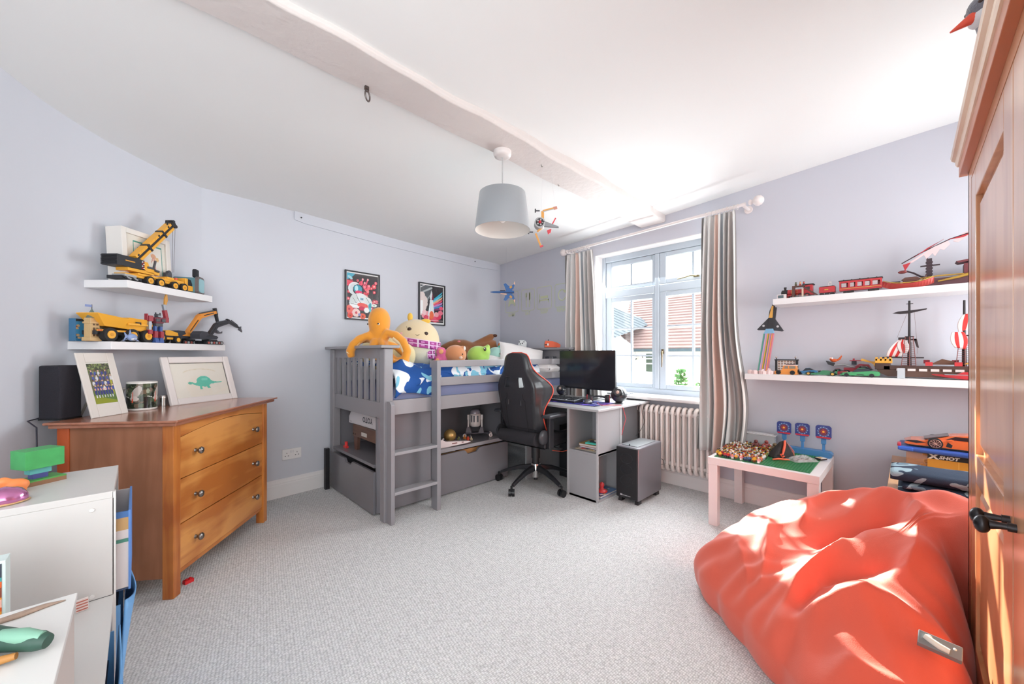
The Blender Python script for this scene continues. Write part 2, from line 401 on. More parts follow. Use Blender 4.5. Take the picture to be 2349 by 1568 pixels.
# raised plaster band under the ceiling on the back wall
b = B(); tp = [(.96, 2.352), (1.045, 2.338), (1.4, 2.326), (1.8, 2.312), (2.4, 2.306), (3.06, 2.303), (3.5, 2.33)]
v = []
for x, z in tp:
    y = by(x); v += [(x, y - .012, z), (x, y - .012, 2.45), (x, y + .01, z), (x, y + .01, 2.45)]
f = []
for i in range(len(tp) - 1):
    a = 4 * i; f += [(a, a + 4, a + 5, a + 1), (a, a + 2, a + 6, a + 4)]
f += [(0, 1, 3, 2)]
b.add(v, f)
tb = b.build('trim_2', WALL); struct(tb, 'uneven raised plaster band under the ceiling line')
for x, z in ((1.01, 2.38), (3.06, 2.37)):
    b = B(); b.cyl((x, by(x) - .02, z), (x, by(x) - .008, z), .006, n=8); part('nail', b, mat('3a3a3c', .4), tb)
# painted ceiling beam, slightly wavy
b = B(); N = 60; v = []; f = []
for i in range(N + 1):
    x = -1.6 + (3.54 + 1.6) * i / N
    zb = 2.437 + (3.54 - x) * .013 + .004 * sin(x * 5) ; zb = min(zb, 2.468)
    wv = .006 * sin(x * 7.3) + .004 * sin(x * 17 + 1)
    yr = 1.585 + wv; yl = 1.845 + .005 * sin(x * 9 + 2)
    e = .012 if x < 3.4 else .012
    v += [(x, yr, 2.60), (x, yr, zb + e), (x, yr + e, zb), (x, yl - e * 2, zb), (x, yl, zb + e * 1.5), (x, yl, 2.60)]
for i in range(N):
    for j in range(5): f.append((6 * i + j, 6 * i + j + 1, 6 * (i + 1) + j + 1, 6 * (i + 1) + j))
f.append((0, 1, 2, 3, 4, 5)); f.append(tuple(6 * N + j for j in range(6)))
b.add(v, f, 0, False)
beam = tag(b.build('ceiling_beam', mat('dbd3d0', .75, bump=.45, bs=22, var=.03, vs=8), bevel=.004), 'rough white painted timber beam crossing the ceiling', 'beam', kind='structure')
for x, y in ((1.92, 1.70), (2.22, 1.80)):
    b = B(); z0 = 2.437 + (3.54 - x) * .016
    b.tube([(x, y, z0 + .01), (x, y, z0 - .012), (x + .006, y, z0 - .02), (x + .013, y, z0 - .014)], .0022, n=6)
    part('cup_hook', b, mat('6a6560', .3, 1), beam)
# iron ring hanging from the beam
t = thing('iron_ring', 'small iron ring hanging from an eye plate on the ceiling beam', 'ring', (.775, 1.79, 2.48))
b = B(); b.box(-.009, .009, -.006, .006, -.025, .01); b.tube([(.009 * cos(a), 0, -.028 + .009 * sin(a)) for a in np.linspace(0, 2 * pi, 12, endpoint=False)], .003, n=6, closed=True)
part('eye_plate', b, mat('6e6460', .4, .9), t)
b = B(); b.tube([(.021 * cos(a) * .75 + .004, .021 * cos(a) * .5, -.055 + .024 * sin(a)) for a in np.linspace(0, 2 * pi, 20, endpoint=False)], .0038, n=8, closed=True)
part('ring', b, mat('7d7572', .35, .9), t)

# ================================================================ WINDOW
FR = mat('b6c0ca', .3); XF = 3.70
wn = thing('window_1', None, None, (XF, 1.73, .79)); del_ = wn; wn['kind'] = 'structure'; wn['label'] = 'white double casement window with glazing bars over the radiator'
def fbox(b, x0, x1, y0, y1, z0, z1): b.box(x0, x1, y0, y1, z0, z1)
b = B(); x0, x1 = 3.675, 3.735
fbox(b, x0, x1, 2.318, 2.365, .79, 2.26); fbox(b, x0, x1, 1.09, 1.145, .79, 2.26)
fbox(b, x0, x1, 1.145, 2.318, 2.192, 2.26); fbox(b, x0, x1, 1.145, 2.318, .79, .852)
fbox(b, x0, x1, 1.708, 1.756, .852, 2.192); fbox(b, x0, x1, 1.756, 2.318, 1.806, 1.882); fbox(b, x0, x1, 1.145, 1.708, 1.806, 1.882)
part('window_frame', b, FR, wn, world=True, bevel=.008)
def sash(y0, y1, z0, z1, gy0, gy1, gz0, gz1, vy, hz, proud):
    b = B(); a0, a1 = 3.69 - proud, 3.725
    fbox(b, a0, a1, gy1, y1, z0, z1); fbox(b, a0, a1, y0, gy0, z0, z1); fbox(b, a0, a1, gy0, gy1, gz1, z1); fbox(b, a0, a1, gy0, gy1, z0, gz0)
    s = part('sash', b, FR, wn, world=True, bevel=.006)
    b = B()
    wb = .010
    fbox(b, 3.700, 3.722, vy - wb, vy + wb, gz0, gz1)
    for z in hz: fbox(b, 3.701, 3.721, gy0, gy1, z - .0085, z + .0085)
    g = b.build('glazing_bar', FR, s, world=False); 
    b2 = B(); fbox(b2, 3.709, 3.713, gy0, gy1, gz0, gz1)
    p = b2.build('pane', glassmat(), s)
    for o in (g, p):
        o.location = -Vector(wn.location)
    return s
sash(1.758, 2.316, 1.884, 2.190, 1.79, 2.25, 1.927, 2.142, 2.02, [], 0)
sash(1.758, 2.316, .854, 1.804, 1.79, 2.245, .898, 1.755, 2.02, [1.466, 1.1815], 0)
sR1 = sash(1.147, 1.706, 1.884, 2.190, 1.19, 1.642, 1.930, 2.150, 1.395, [], .012)
sR2 = sash(1.147, 1.706, .854, 1.804, 1.19, 1.642, .900, 1.760, 1.395, [1.472, 1.1805], .012)
BR = mat('6b5a42', .3, .9)
b = B(); b.box(3.655, 3.678, 1.662, 1.678, 1.20, 1.245); b.tube([(3.66, 1.67, 1.225), (3.645, 1.67, 1.215), (3.642, 1.666, 1.17), (3.645, 1.668, 1.12), (3.65, 1.672, 1.07)], [.008, .008, .006, .005, .004], n=8)
part('casement_handle', b, BR, wn, world=True)
b = B(); b.box(3.655, 3.678, 1.33, 1.375, 1.905, 1.920); b.tube([(3.66, 1.352, 1.913), (3.65, 1.37, 1.918), (3.645, 1.40, 1.922), (3.648, 1.47, 1.910), (3.65, 1.52, 1.905)], [.008, .007, .006, .005, .004], n=8)
part('fanlight_handle', b, mat('9a8f6c', .25, .9), wn, world=True)
b = B(); b.box(3.43, 3.69, .98, 2.45, .765, .797)
struct(b.build('window_1_sill', GLOSSW, bevel=.01, seg=3), 'white painted window sill board')

# ================================================================ OUTSIDE: neighbouring houses
t = thing('neighbour_house', 'cream rendered house with red tiled roof seen through the window', 'house', (12, 5, -2.8))
b = B(); b.box(12, 15.5, -1, 6.85, -2.8, 1.36); part('wall', b, mat('d8cfb9', .9), t, world=True)
b = B(); v = []; f = []; NR = 24
E0, E1, R0, R1 = Vector((11.7, -1.5, 1.36)), Vector((11.7, 6.95, 1.36)), Vector((15, -1.5, 3.95)), Vector((15, 8.1, 3.85))
for i in range(NR):
    a, c = i / NR, (i + 1) / NR
    p0 = E0.lerp(R0, a); p1 = E1.lerp(R1, a); q0 = E0.lerp(R0, c); q1 = E1.lerp(R1, c); up = Vector((-.02, 0, .035))
    k = len(v); v += [p0, p1, p0 + up, p1 + up, q0, q1]
    f += [(k, k + 1, k + 3, k + 2), (k + 2, k + 3, k + 5, k + 4)]
b.add(v, f)
rf = part('tiled_roof', b, mat('8a7470', .9, var=.25, vs=2.5), t, world=True); rf['kind'] = 'stuff'
b = B(); b.box(11.62, 11.72, -1.5, 6.9, 1.27, 1.36); b.tube([(11.7, 6.8, 1.28), (11.9, 6.55, 1.1), (11.95, 6.35, 1.0)], .05, n=6); b.cyl((11.93, 6.42, 1.05), (11.93, 6.42, -2.7), .045, n=8)
part('gutter', b, mat('34454c', .5), t, world=True)
b = B()
for i in range(34):
    y = 6.6 - i * .22; b.box(11.93, 12.0, y - .06, y + .06, 1.06, 1.16)
b.box(11.95, 12.0, -1, 6.8, 1.16, 1.27); o = part('dentil_course', b, mat('efe6d2', .9), t, world=True); o['kind'] = 'stuff'
b = B(); b.box(11.93, 12.02, 5.3, 6.13, .53, 1.24); fr = part('window', b, mat('f7f7f5', .5), t, world=True)
b = B()
for z0, z1 in ((.62, .86), (.90, 1.02), (1.06, 1.2)):
    b.box(11.91, 11.94, 5.37, 5.98, z0, z1)
q = b.build('pane', mat('3e4a3c', .2, var=.4, vs=6), fr); q.location = -Vector(t.location)
b = B(); b.box(11.90, 12.0, 5.25, 6.3, .48, .53); part('window_sill', b, mat('f7f7f5', .5), t, world=True)
b = B(); b.box(13.6, 14.0, 4.0, 4.5, 2.7, 4.1)
for dy in (-.12, .12): b.cyl((13.8, 4.25 + dy, 4.1), (13.8, 4.25 + dy, 4.4), .09, n=10)
part('chimney', b, mat('c8b5a5', .9), t, world=True)
for i, w in enumerate(('THE', 'ATT')):
    b = B(); addtext(b, w, .14, Matrix.Translation((11.985, 4.32, .98 - .16 * i)) @ Matrix.Rotation(radians(-90), 4, 'Z') @ Matrix.Rotation(radians(90), 4, 'X'), depth=.004, align='LEFT')
    part('wall_lettering', b, mat('8d8d90', .6), t, world=True)
t = thing('white_house', 'white house with a grey slate roof at the left of the window view', 'house', (10.2, 8, -2.8))
b = B(); b.prism([(6.35, -2.8), (9.5, -2.8), (9.5, 3.0), (6.95, 1.75), (6.35, 1.45)], 10.2, 13, axis='X'); part('wall', b, mat('d5d8da', .9), t, world=True)
b = B(); v = []; f = []
for i in range(14):
    a, c = i / 14, (i + 1) / 14
    L = lambda s, y: Vector((10.0, y, 1.52 + (y - 6.3) * .47)) + Vector((3.2 * s, 0, 0.75 * s))
    p0, p1, q0, q1 = L(a, 6.35), L(a, 9.4), L(c, 6.35), L(c, 9.4); up = Vector((0, 0, .03)); k = len(v)
    v += [p0, p1, p0 + up, p1 + up, q0, q1]; f += [(k, k + 1, k + 3, k + 2), (k + 2, k + 3, k + 5, k + 4)]
b.add(v, f); o = part('slate_roof', b, mat('5f686e', .8, var=.2, vs=5), t, world=True); o['kind'] = 'stuff'
b = B(); b.cyl((10.05, 7.62, 2.2), (10.05, 7.62, 2.75), .012, n=6)
for i in range(4): b.cyl((10.05, 7.4 + i * .11, 2.55 + .02 * i), (10.25, 7.4 + i * .11, 2.55 + .02 * i), .007, n=5)
b.cyl((10.05, 7.35, 2.54), (10.05, 7.85, 2.62), .008, n=5); part('aerial', b, mat('70757a', .5), t, world=True)
b = B()
for i in range(260):
    a = rnd.random() * 6.28; r = rnd.random() ** .5; h = rnd.random()
    c = Vector((11.3 + .25 * r * cos(a), 4.62 + .42 * r * sin(a) * (1.1 - h), -.25 + 1.0 * h)) if i < 180 else Vector((11.3 + .2 * r * cos(a), 4.05 + .25 * r * sin(a), -.25 + .62 * h))
    d = Vector((rnd.uniform(-1, 1), rnd.uniform(-1, 1), rnd.uniform(-1, 1))).normalized() * .07; e = d.orthogonal() * .55
    b.add([c - d, c + e, c + d, c - e], [(0, 1, 2, 3)])
lf = simple('garden_shrub', 'leafy green shrub against the cream house outside', 'shrub', b, mat('4f7f45', .7, var=.3, vs=3)); lf['kind'] = 'stuff'
b = B(); b.add([(4, -20, -3), (40, -20, -3), (40, 40, -3), (4, 40, -3)], [(0, 1, 2, 3)])
struct(b.build('ground', mat('8f8b84', .95)), 'pale ground outside the house')

# ================================================================ CURTAINS, ROD, RADIATOR
ROD = mat('e6dcda', .4)
t = thing('curtain_rod', 'white curtain pole with ball finials above the window', 'curtain rod', (3.38, 1.7, 2.345))
b = B(); b.cyl((3.38, 2.60, 2.322), (3.38, .88, 2.362), .013, n=14); part('pole', b, ROD, t, world=True)
for y, z in ((2.63, 2.32), (.83, 2.365)):
    b = B(); s = 1 if y > 2 else -1
    b.lathe([(.013, 0), (.022, .008), (.022, .016), (.012, .024), (.016, .03), (.034, .045), (.04, .065), (.034, .085), (.016, .10), (0.001, .104)], n=18)
    b.v = [(3.38 + p[0], y - s * .03 + s * p[2], z + p[1]) for p in b.v]
    part('finial', b, ROD, t, world=True)
for y in (2.63, .90):
    b = B(); z = 2.322 + (2.6 - y) * .0232; b.cyl((3.54, y, z), (3.38, y, z), .012, n=12); b.cyl((3.54, y, z), (3.53, y, z), .03, n=16)
    part('bracket', b, ROD, t, world=True)
for i in range(19):
    y = (2.56 - i * .028) if i < 9 else (1.17 - (i - 9) * .026)
    z = 2.322 + (2.6 - y) * .0232; tl = rnd.uniform(-.35, .35)
    b = B(); b.tube([(3.38 + .021 * cos(a), y + .021 * sin(a) * tl, z - .006 + .021 * sin(a)) for a in np.linspace(0, 2 * pi, 14, endpoint=False)], .0028, n=5, closed=True)
    part('curtain_ring', b, mat('ded6d2', .35), t, world=True)
CS = [mat(c, .85, bump=.05, bs=200, sheen=.2) for c in ('8d8886', 'cfccca', 'ece8e4', 'b4adaa', 'd2b4a8', 'a3a8ad')]
def curtain(name, label, top0, top1, bot0, bot1, ztop, zbot, nf, amp, hold=None, seed=1, xc=3.385):
    R = random.Random(seed); ph = [R.uniform(-.5, .5) for _ in range(40)]
    NU = nf * 14; NV = 44
    def fn(u, v):
        z = ztop + (zbot - ztop) * v
        ease = v ** .8
        y0 = top0 + (bot0 - top0) * ease; y1 = top1 + (bot1 - top1) * ease
        if hold: y0, y1 = hold(v, y0, y1)
        A = amp * (.45 + .75 * min(1, v * 2.2))
        uu = u + .012 * sin(6 * v + ph[1] * 3 + u * 9) * v
        x = xc + A * sin(uu * nf * 2 * pi + .5 * sin(v * 3 + u * 8)) + .25 * A * sin(uu * nf * 5.1 + v * 4 + ph[3])
        y = y0 + (y1 - y0) * u + .012 * cos(uu * nf * 2 * pi * .5 + v * 5) * v
        if v < .035: x = xc + (x - xc) * .6
        return (min(x, 3.5), y, z)
    seq = [0, 1, 2, 1, 3, 4, 2, 5, 1, 0, 3, 2]
    b = B(); b.grid(fn, NU, NV, mf=lambda i, j: seq[(i // 8) % 12])
    o = b.build('fabric_panel', CS, None, solid=.0022)
    return o
t = thing('curtain', 'striped grey and cream curtain gathered left of the window behind the monitor', 'curtain', (3.43, 2.43, .5))
o = curtain('c', '', 2.645, 2.29, 2.665, 2.16, 2.285, .56, 7, .030, seed=3); o.parent = t; o.location = -Vector(t.location)
t = thing('curtain', 'striped taupe and pink-lit curtain hanging right of the window onto the small table', 'curtain', (3.43, 1.07, .42))
def hold(v, y0, y1):
    bulge = math.exp(-((v - .80) / .22) ** 2)
    y1 = y1 - .075 * bulge
    y0 = y0
    return y0, y1
o = curtain('c', '', 1.20, .95, 1.235, .925, 2.33, .40, 7, .036, hold=hold, seed=8, xc=3.37); o.parent = t; o.location = -Vector(t.location)

t = thing('radiator', 'white column radiator under the window', 'radiator', (3.46, 1.46, 0))
RW = mat('efe4df', .35)
for i in range(15):
    y = 1.815 - i * .0497
    b = B()
    for xx in (3.415, 3.455, 3.495):
        b.cyl((xx, y, .20), (xx, y, .67), .0125, n=10)
    for z, s in ((.685, 1), (.185, -1)):
        pts = [(3.415, y, z - s * .02), (3.418, y, z + s * .006), (3.43, y, z + s * .022), (3.455, y, z + s * .027), (3.48, y, z + s * .022), (3.492, y, z + s * .006), (3.495, y, z - s * .02)]
        b.tube(pts, .0175, n=8)
    for z in (.66, .21): b.cyl((3.455, y - .0245, z), (3.455, y + .0245, z), .018, n=10)
    part('radiator_section', b, RW, t, world=True)
b = B(); b.cyl((3.455, 1.84, .21), (3.455, 1.90, .21), .012, n=8); b.cyl((3.455, 1.88, .21), (3.455, 1.88, 0.0), .008, n=8); part('valve_pipe', b, RW, t, world=True)
for y in (1.75, 1.2):
    b = B(); b.box(3.49, 3.54, y - .01, y + .01, .3, .34); part('wall_bracket', b, RW, t, world=True)

# ================================================================ WALL THINGS
# pendant lamp
t = thing('pendant_lamp', 'grey drum pendant lampshade hanging from the ceiling beam', 'lamp', (1.634, 1.771, 2.465))
b = B(); b.lathe([(.056, 0.012), (.056, -.018), (.05, -.032), (.03, -.036), (.008, -.037)], n=28); part('ceiling_rose', b, mat('e3dcda', .35), t)
b = B(); b.cyl((0, 0, -.035), (0, 0, -.30), .003, n=8); part('cord', b, mat('b8b6b6', .5), t)
SHO = mat('9b9fa4', .85, bump=.06, bs=300, sheen=.3); SHI = mat('e8e4df', .8)
b = B(); b.lathe([(.1435, -.262), (.1435, -.262), (.174, -.493)], n=56, cap=False)
b.lathe([(.1415, -.262), (.172, -.493)], n=56, cap=False, mi=1)
b.lathe([(.1415, -.262), (.1435, -.262)], n=56, cap=False); b.lathe([(.172, -.493), (.174, -.493)], n=56, cap=False)
part('lamp_shade', b, [SHO, SHI], t)
b = B(); b.cyl((0, 0, -.30), (0, 0, -.36), .017, n=14)
for k in range(3):
    a = k * 2.094; b.cyl((.02 * cos(a), .02 * sin(a), -.31), (.142 * cos(a), .142 * sin(a), -.266), .0018, n=5)
b.tube([(.022 * cos(a), .022 * sin(a), -.31) for a in np.linspace(0, 6.283, 14, endpoint=False)], .002, n=5, closed=True)
part('lamp_holder', b, mat('f0f0f0', .4), t)
b = B(); b.sph((0, 0, -.405), (.03, .03, .042)); part('bulb', b, mat('fbfbf8', .15, coat=.5), t)
# framed posters
def poster(px0, w, label, paint):
    x = px0; c = 1 / math.sqrt(1 + .08 ** 2); ang = math.atan(.08)
    h = .468
    t = thing('framed_poster', label, 'poster', (x, by(x) - .003, 1.527), ang)
    fw = .012
    b = B(); b.box(0, fw, -.020, 0, 0, h); b.box(w - fw, w, -.020, 0, 0, h); b.box(fw, w - fw, -.020, 0, 0, fw); b.box(fw, w - fw, -.020, 0, h - fw, h)
    part('frame', b, mat('2b2b30', .4), t, bevel=.001)
    cv = Canvas(84, 112, 'efeeee'); paint(cv)
    picture('print', cv, w - 2 * fw, h - 2 * fw, t, Matrix.Translation((fw, -.008, fw)), rough=.25)
    b = B(); b.box(fw, w - fw, -.011, -.010, fw, h - fw); part('glazing', b, glassmat(), t)
    return t
def flower(c, x, y, r, col, mid, n=9):
    for i in range(n):
        a = 2 * pi * i / n; c.ell(x + r * .6 * cos(a), y + r * .45 * sin(a), r * .42, r * .3, col, a)
    c.ell(x, y, r * .32, r * .24, mid)
def astro(c):
    c.rect(.02, .03, .985, .975, '2c2328')
    c.poly([(.02, .03), (.28, .03), (.12, .14), (.02, .17)], '3fa9c4'); c.ell(.12, .12, .08, .03, '9fd3de', .5)
    R = random.Random(4)
    for i in range(46):
        x, y = R.uniform(.05, .95), R.uniform(.16, .92)
        if .25 < x < .6 and y > .35: continue
        flower(c, x, y, R.uniform(.035, .075), R.choice(['e8465a', 'f0697a', 'd8354b', 'f59aa0', 'b5304a']), R.choice(['f9d3c9', '7a2035', 'f3b0a8']), R.choice([6, 8, 9]))
    c.poly([(.02, .17), (.3, .23), (.2, .33), (.02, .3)], 'e5475c')
    for p in ((.42, .3, .5, .13), (.5, .32, .56, .2), (.55, .33, .66, .12), (.6, .36, .7, .26)): c.line(*p, .02, 'ef5a77'); c.ell(p[2], p[3], .03, .025, 'f7a5ae')
    for i in range(16): c.ell(R.uniform(.42, .72), R.uniform(.28, .45), .045, .03, R.choice(['f0697a', 'd8354b', 'f48c96']), R.uniform(0, 3))
    c.ell(.26, .35, .2, .14, 'e6ecee'); c.ell(.3, .37, .2, .14, 'd5dde0')
    c.ell(.37, .37, .17, .12, '2a2536'); c.ell(.35, .35, .13, .085, '2ca0b8'); c.ell(.31, .34, .05, .06, 'bfe9ee'); c.ell(.38, .42, .11, .035, 'e9356a')
    c.ell(.42, .60, .27, .16, 'e3e8e8'); c.ell(.22, .62, .12, .16, 'd3dada', .3); c.ell(.68, .62, .11, .12, 'dde4e4', -.5)
    c.ell(.28, .72, .16, .05, 'f1f4f4', .1); c.rect(.38, .52, .56, .60, 'dfe9ee'); c.rect(.42, .535, .52, .585, '93b9cc'); c.rect(.46, .55, .49, .58, '223')if False else c.rect(.46, .55, .49, .58, '222233')
    for x0, y0, x1, y1 in ((.3, .48, .38, .6), (.33, .55, .5, .7), (.2, .55, .3, .66), (.6, .52, .7, .62), (.16, .68, .36, .70)): c.line(x0, y0, x1, y1, .006, '3c4048')
    c.ell(.5, .70, .17, .05, 'e7564e', .1); c.ell(.47, .77, .09, .045, 'c9154a'); c.ell(.73, .70, .05, .07, '2fa3b5', .2); c.ell(.73, .78, .04, .05, '59c0cf')
    c.ell(.86, .68, .09, .035, 'eef1ee'); c.ell(.86, .68, .04, .014, 'a8bfae'); c.ell(.62, .80, .08, .06, 'f4f4f0')
    flower(c, .09, .80, .11, 'ef6f63', 'b52438', 11); flower(c, .30, .87, .12, 'f4d2cc', 'c93c4c', 12); flower(c, .12, .94, .08, 'e5482f', 'a5201c', 8); flower(c, .5, .94, .09, 'e9603f', '9a2a1c', 9)
    c.ell(.4, .91, .05, .03, '8c93c9', .5); c.line(.03, .022, .98, .022, .004, 'd8d8d6')
def rocket(c):
    c.rect(.03, .03, .97, .955, '2a2529')
    c.poly([(.03, .03), (.5, .03), (.5, .3), (.03, .62)], '5b6065'); c.line(.05, .09, .2, .03, .012, 'd9dcdc'); c.line(.15, .2, .48, .08, .03, 'b7bcbd'); c.line(.3, .38, .5, .2, .02, '9aa0a2')
    for x, y, r in ((.1, .3, .12), (.16, .42, .16), (.1, .55, .18), (.22, .5, .1), (.1, .68, .14)): c.ell(x, y, r, r * .8, 'e9d9d4')
    c.rect(.03, .42, .13, .75, 'fafafa')
    for i, col in enumerate(('35b6d6', '7fd0de', 'e9b48f', 'ef5672', 'c08fd0', '4b8fc7', '8a3f78')):
        c.poly([(.52, .38 + i * .04), (.94, .14 + i * .07), (.90, .20 + i * .07), (.55, .44 + i * .035)], col)
    for x, y, r, col in ((.2, .8, .12, 'f29ba8'), (.3, .86, .14, 'e33b5f'), (.47, .84, .14, 'e0264f'), (.62, .86, .15, 'ef5a77'), (.76, .80, .13, 'e8395f'), (.85, .7, .1, 'f07c92'), (.88, .58, .08, 'ee5a7c'), (.2, .72, .1, 'f6cbd0'), (.35, .74, .1, 'f3a3ad'), (.68, .75, .1, 'f3a9ae')):
        c.ell(x, y, r, r * .62, col)
    c.ell(.46, .76, .11, .13, 'f0633c'); c.poly([(.44, .3), (.4, .8), (.6, .8), (.52, .3)], 'e8eef0'); c.poly([(.33, .78), (.42, .4), (.46, .4), (.42, .82)], 'cfe7ee'); c.ell(.48, .77, .09, .1, 'f4744c')
    c.poly([(.47, .14), (.42, .28), (.42, .36), (.52, .36), (.52, .28)], 'e9eef0'); c.poly([(.52, .2), (.48, .38), (.58, .38)], '7d1b3a'); c.line(.36, .95, .42, .4, .012, 'ffffff')
    c.rect(.03, .90, .97, .915, 'f3dada'); c.rect(.2, .92, .8, .94, 'd8405c')
    for i in range(9): c.line(.6 + i * .04, .03, .6 + i * .04, .1 + .03 * (i % 3), .005, '4b464c')
poster(1.392, .355, 'black framed poster of an astronaut sitting among red flowers', astro)
poster(2.215, .365, 'black framed poster of a rocket launching over pink clouds, nearer the corner', rocket)
# double socket
t = thing('double_socket', 'white double plug socket on the back wall beside the drawers', 'socket', (.862, by(.862) - .001, .302), math.atan(.08))
b = B(); b.box(0, .15, -.008, 0, 0, .09); part('faceplate', b, GLOSSW, t, bevel=.003)
for sx in (.035, .115):
    b = B()
    for dx, dz, w, h in ((0, .055, .004, .010), (-.012, .032, .008, .005), (.012, .032, .008, .005)): b.box(sx + dx - w / 2, sx + dx + w / 2, -.0086, -.0078, dz - h / 2, dz + h / 2)
    part('socket_holes', b, mat('3c3a3c', .6), t)
b = B(); b.box(.062, .072, -.012, -.007, .055, .075); b.box(.078, .088, -.012, -.007, .055, .075); part('switches', b, mat('dcdadb', .4), t, bevel=.001)
# wall decal
DC = mat('cbd1ae', .6)
t = thing('wall_decal', 'pale green wall sticker reading GAME EAT SLEEP REPEAT with four icons', 'sticker', (3.5385, 3.24, 1.70))
def rr(b, y0, y1, z0, z1, w=.007, r=.03):
    pts = []
    for cy, cz_, a0 in ((y1 - r, z1 - r, 0), (y0 + r, z1 - r, 90), (y0 + r, z0 + r, 180), (y1 - r, z0 + r, 270)):
        for k in range(5):
            a = radians(a0 + k * 22.5); pts.append((cy + r * cos(a), cz_ + r * sin(a), cos(a), sin(a)))
    n = len(pts); v = [(3.538, p[0], p[1]) for p in pts] + [(3.538, p[0] - w * p[2], p[1] - w * p[3]) for p in pts]
    b.add(v, [(i, (i + 1) % n, n + (i + 1) % n, n + i) for i in range(n)])
boxes = [(3.53, 3.775), (3.243, 3.475), (2.965, 3.207), (2.70, 2.922)]
RT_ = lambda y, z: Matrix.Translation((3.5375, y, z)) @ Matrix.Rotation(radians(-90), 4, 'Z') @ Matrix.Rotation(radians(90), 4, 'X')
for k, ((y0, y1), w) in enumerate(zip(boxes, ('GAME', 'EAT', 'SLEEP', 'REPEAT'))):
    b = B(); yc = (y0 + y1) / 2; rr(b, y0, y1, 1.745, 2.02)
    if k == 0:
        b.add([(3.538, yc - y, 1.88 + z) for y, z in ((-.07, -.05), (-.055, .02), (-.03, .035), (.03, .035), (.055, .02), (.07, -.05), (.05, -.055), (.025, -.02), (-.025, -.02), (-.05, -.055))], [list(range(10))])
    elif k == 1:
        for dy in (-.03, .03): b.box(3.5375, 3.539, yc + dy - .006, yc + dy + .006, 1.79, 1.97)
        for q in (-.045, -.03, -.015): b.box(3.5375, 3.539, yc - q - .003, yc - q + .003, 1.92, 1.975)
        b.box(3.5375, 3.539, yc + .018, yc + .042, 1.92, 1.928); b.box(3.5375, 3.539, yc - .046, yc - .018, 1.88, 1.975)
    elif k == 2:
        b.box(3.5375, 3.539, yc - .07, yc + .08, 1.845, 1.862); b.box(3.5375, 3.539, yc + .07, yc + .08, 1.82, 1.93); b.box(3.5375, 3.539, yc - .07, yc - .06, 1.82, 1.86); b.box(3.5375, 3.539, yc - .06, yc + .06, 1.875, 1.905)
    else:
        pts = [(yc - .055 * cos(a), 1.885 + .062 * sin(a)) for a in np.linspace(radians(50), radians(330), 20)]
        for p, q in zip(pts[:-1], pts[1:]): b.cyl((3.539, *p), (3.539, *q), .007, n=5)
        b.add([(3.5375, yc - .015, 1.925), (3.5375, yc - .065, 1.945), (3.5375, yc - .055, 1.90)], [(0, 1, 2)])
    part('icon', b, DC, t, world=True)
    b = B(); addtext(b, w, .062, RT_(yc, 1.713), bold=.0012, sx=.8 if k < 3 else .72); part('word', b, DC, t, world=True)
# ================================================================ CHEST OF DRAWERS
WD = wood('a85a22', 'd0833c', 'Z'); WDX = wood('ad5f25', 'd68d45', 'X'); WDS = wood('8c5a3c', 'a0694a', 'Z', coat=.1, rough=.45); WDT = wood('9d6248', 'b0745a', 'X', rough=.22, coat=.5)
KN = mat('8f8a86', .28, 1.0)
t = thing('chest_of_drawers', 'honey coloured wooden chest of three drawers with round metal knobs', 'chest of drawers', (.12, 2.5, 0), atan2(.8, .6))
DL, DD, DH = .905, .50, .88      # local x along the front, y towards the wall
b = B()
b.box(-.045, DL + .06, -.045, DD + .02, .868, .88); b.box(-.030, DL + .045, -.030, DD + .01, .850, .868)
part('top', b, WDT, t, bevel=.005, seg=3)
for x in (0, DL - .05):
    b = B(); b.hexa([(x, 0, 0), (x + .05, 0, 0), (x + .05, .05, 0), (x, .05, 0)], [(x, 0, .85), (x + .05, 0, .85), (x + .05, .05, .85), (x, .05, .85)]); part('leg', b, WD, t, bevel=.003)
    b = B(); b.box(x, x + .05, DD - .05, DD, 0, .85); part('leg', b, wood('a5471c', 'c05a2a', 'Z'), t, bevel=.003)
for x in (.006, DL - .024):
    b = B(); b.box(x, x + .018, .05, DD - .05, .10, .85); part('side_panel', b, WDS, t)
b = B(); b.box(.05, DL - .05, DD - .03, DD - .01, .1, .85); part('back_panel', b, WDS, t)
b = B(); arch = [(.05, .85), (.05, .782)] + [(.05 + (DL - .1) * k / 16, .782 + .036 * sin(pi * k / 16)) for k in range(1, 16)] + [(DL - .05, .782), (DL - .05, .85)]
b.prism(arch, .006, .03); part('arched_rail', b, WDX, t)
b = B(); b.box(.05, DL - .05, .012, .04, .095, .115); part('bottom_rail', b, WDX, t)
zz = [(.572, .779), (.345, .567), (.118, .340)]
for k, (z0, z1) in enumerate(zz):
    b = B()
    if k == 0:
        a = [(.053, z0)] + [(.053 + (DL - .106) * q / 16, z1 + .036 * sin(pi * q / 16)) for q in range(17)] + [(DL - .053, z0)]
        b.prism(a, .008, .028)
    else: b.box(.053, DL - .053, .008, .028, z0, z1)
    b.box(.06, DL - .06, .028, .40, z0 + .01, z1 - .03)
    d = part('drawer', b, wood('b5692b', 'dc9850', 'X', scale=5 + k), t, bevel=.002)
    for x in (.17, DL - .17):
        zc = (z0 + z1) / 2 + (.012 if k == 0 else 0)
        b = B(); b.lathe([(.011, 0), (.008, -.006), (.007, -.014), (.016, -.021), (.019, -.028), (.016, -.034), (.001, -.037)], (x, .008, zc), n=20, axis='Y'); part('knob', b, KN, d)
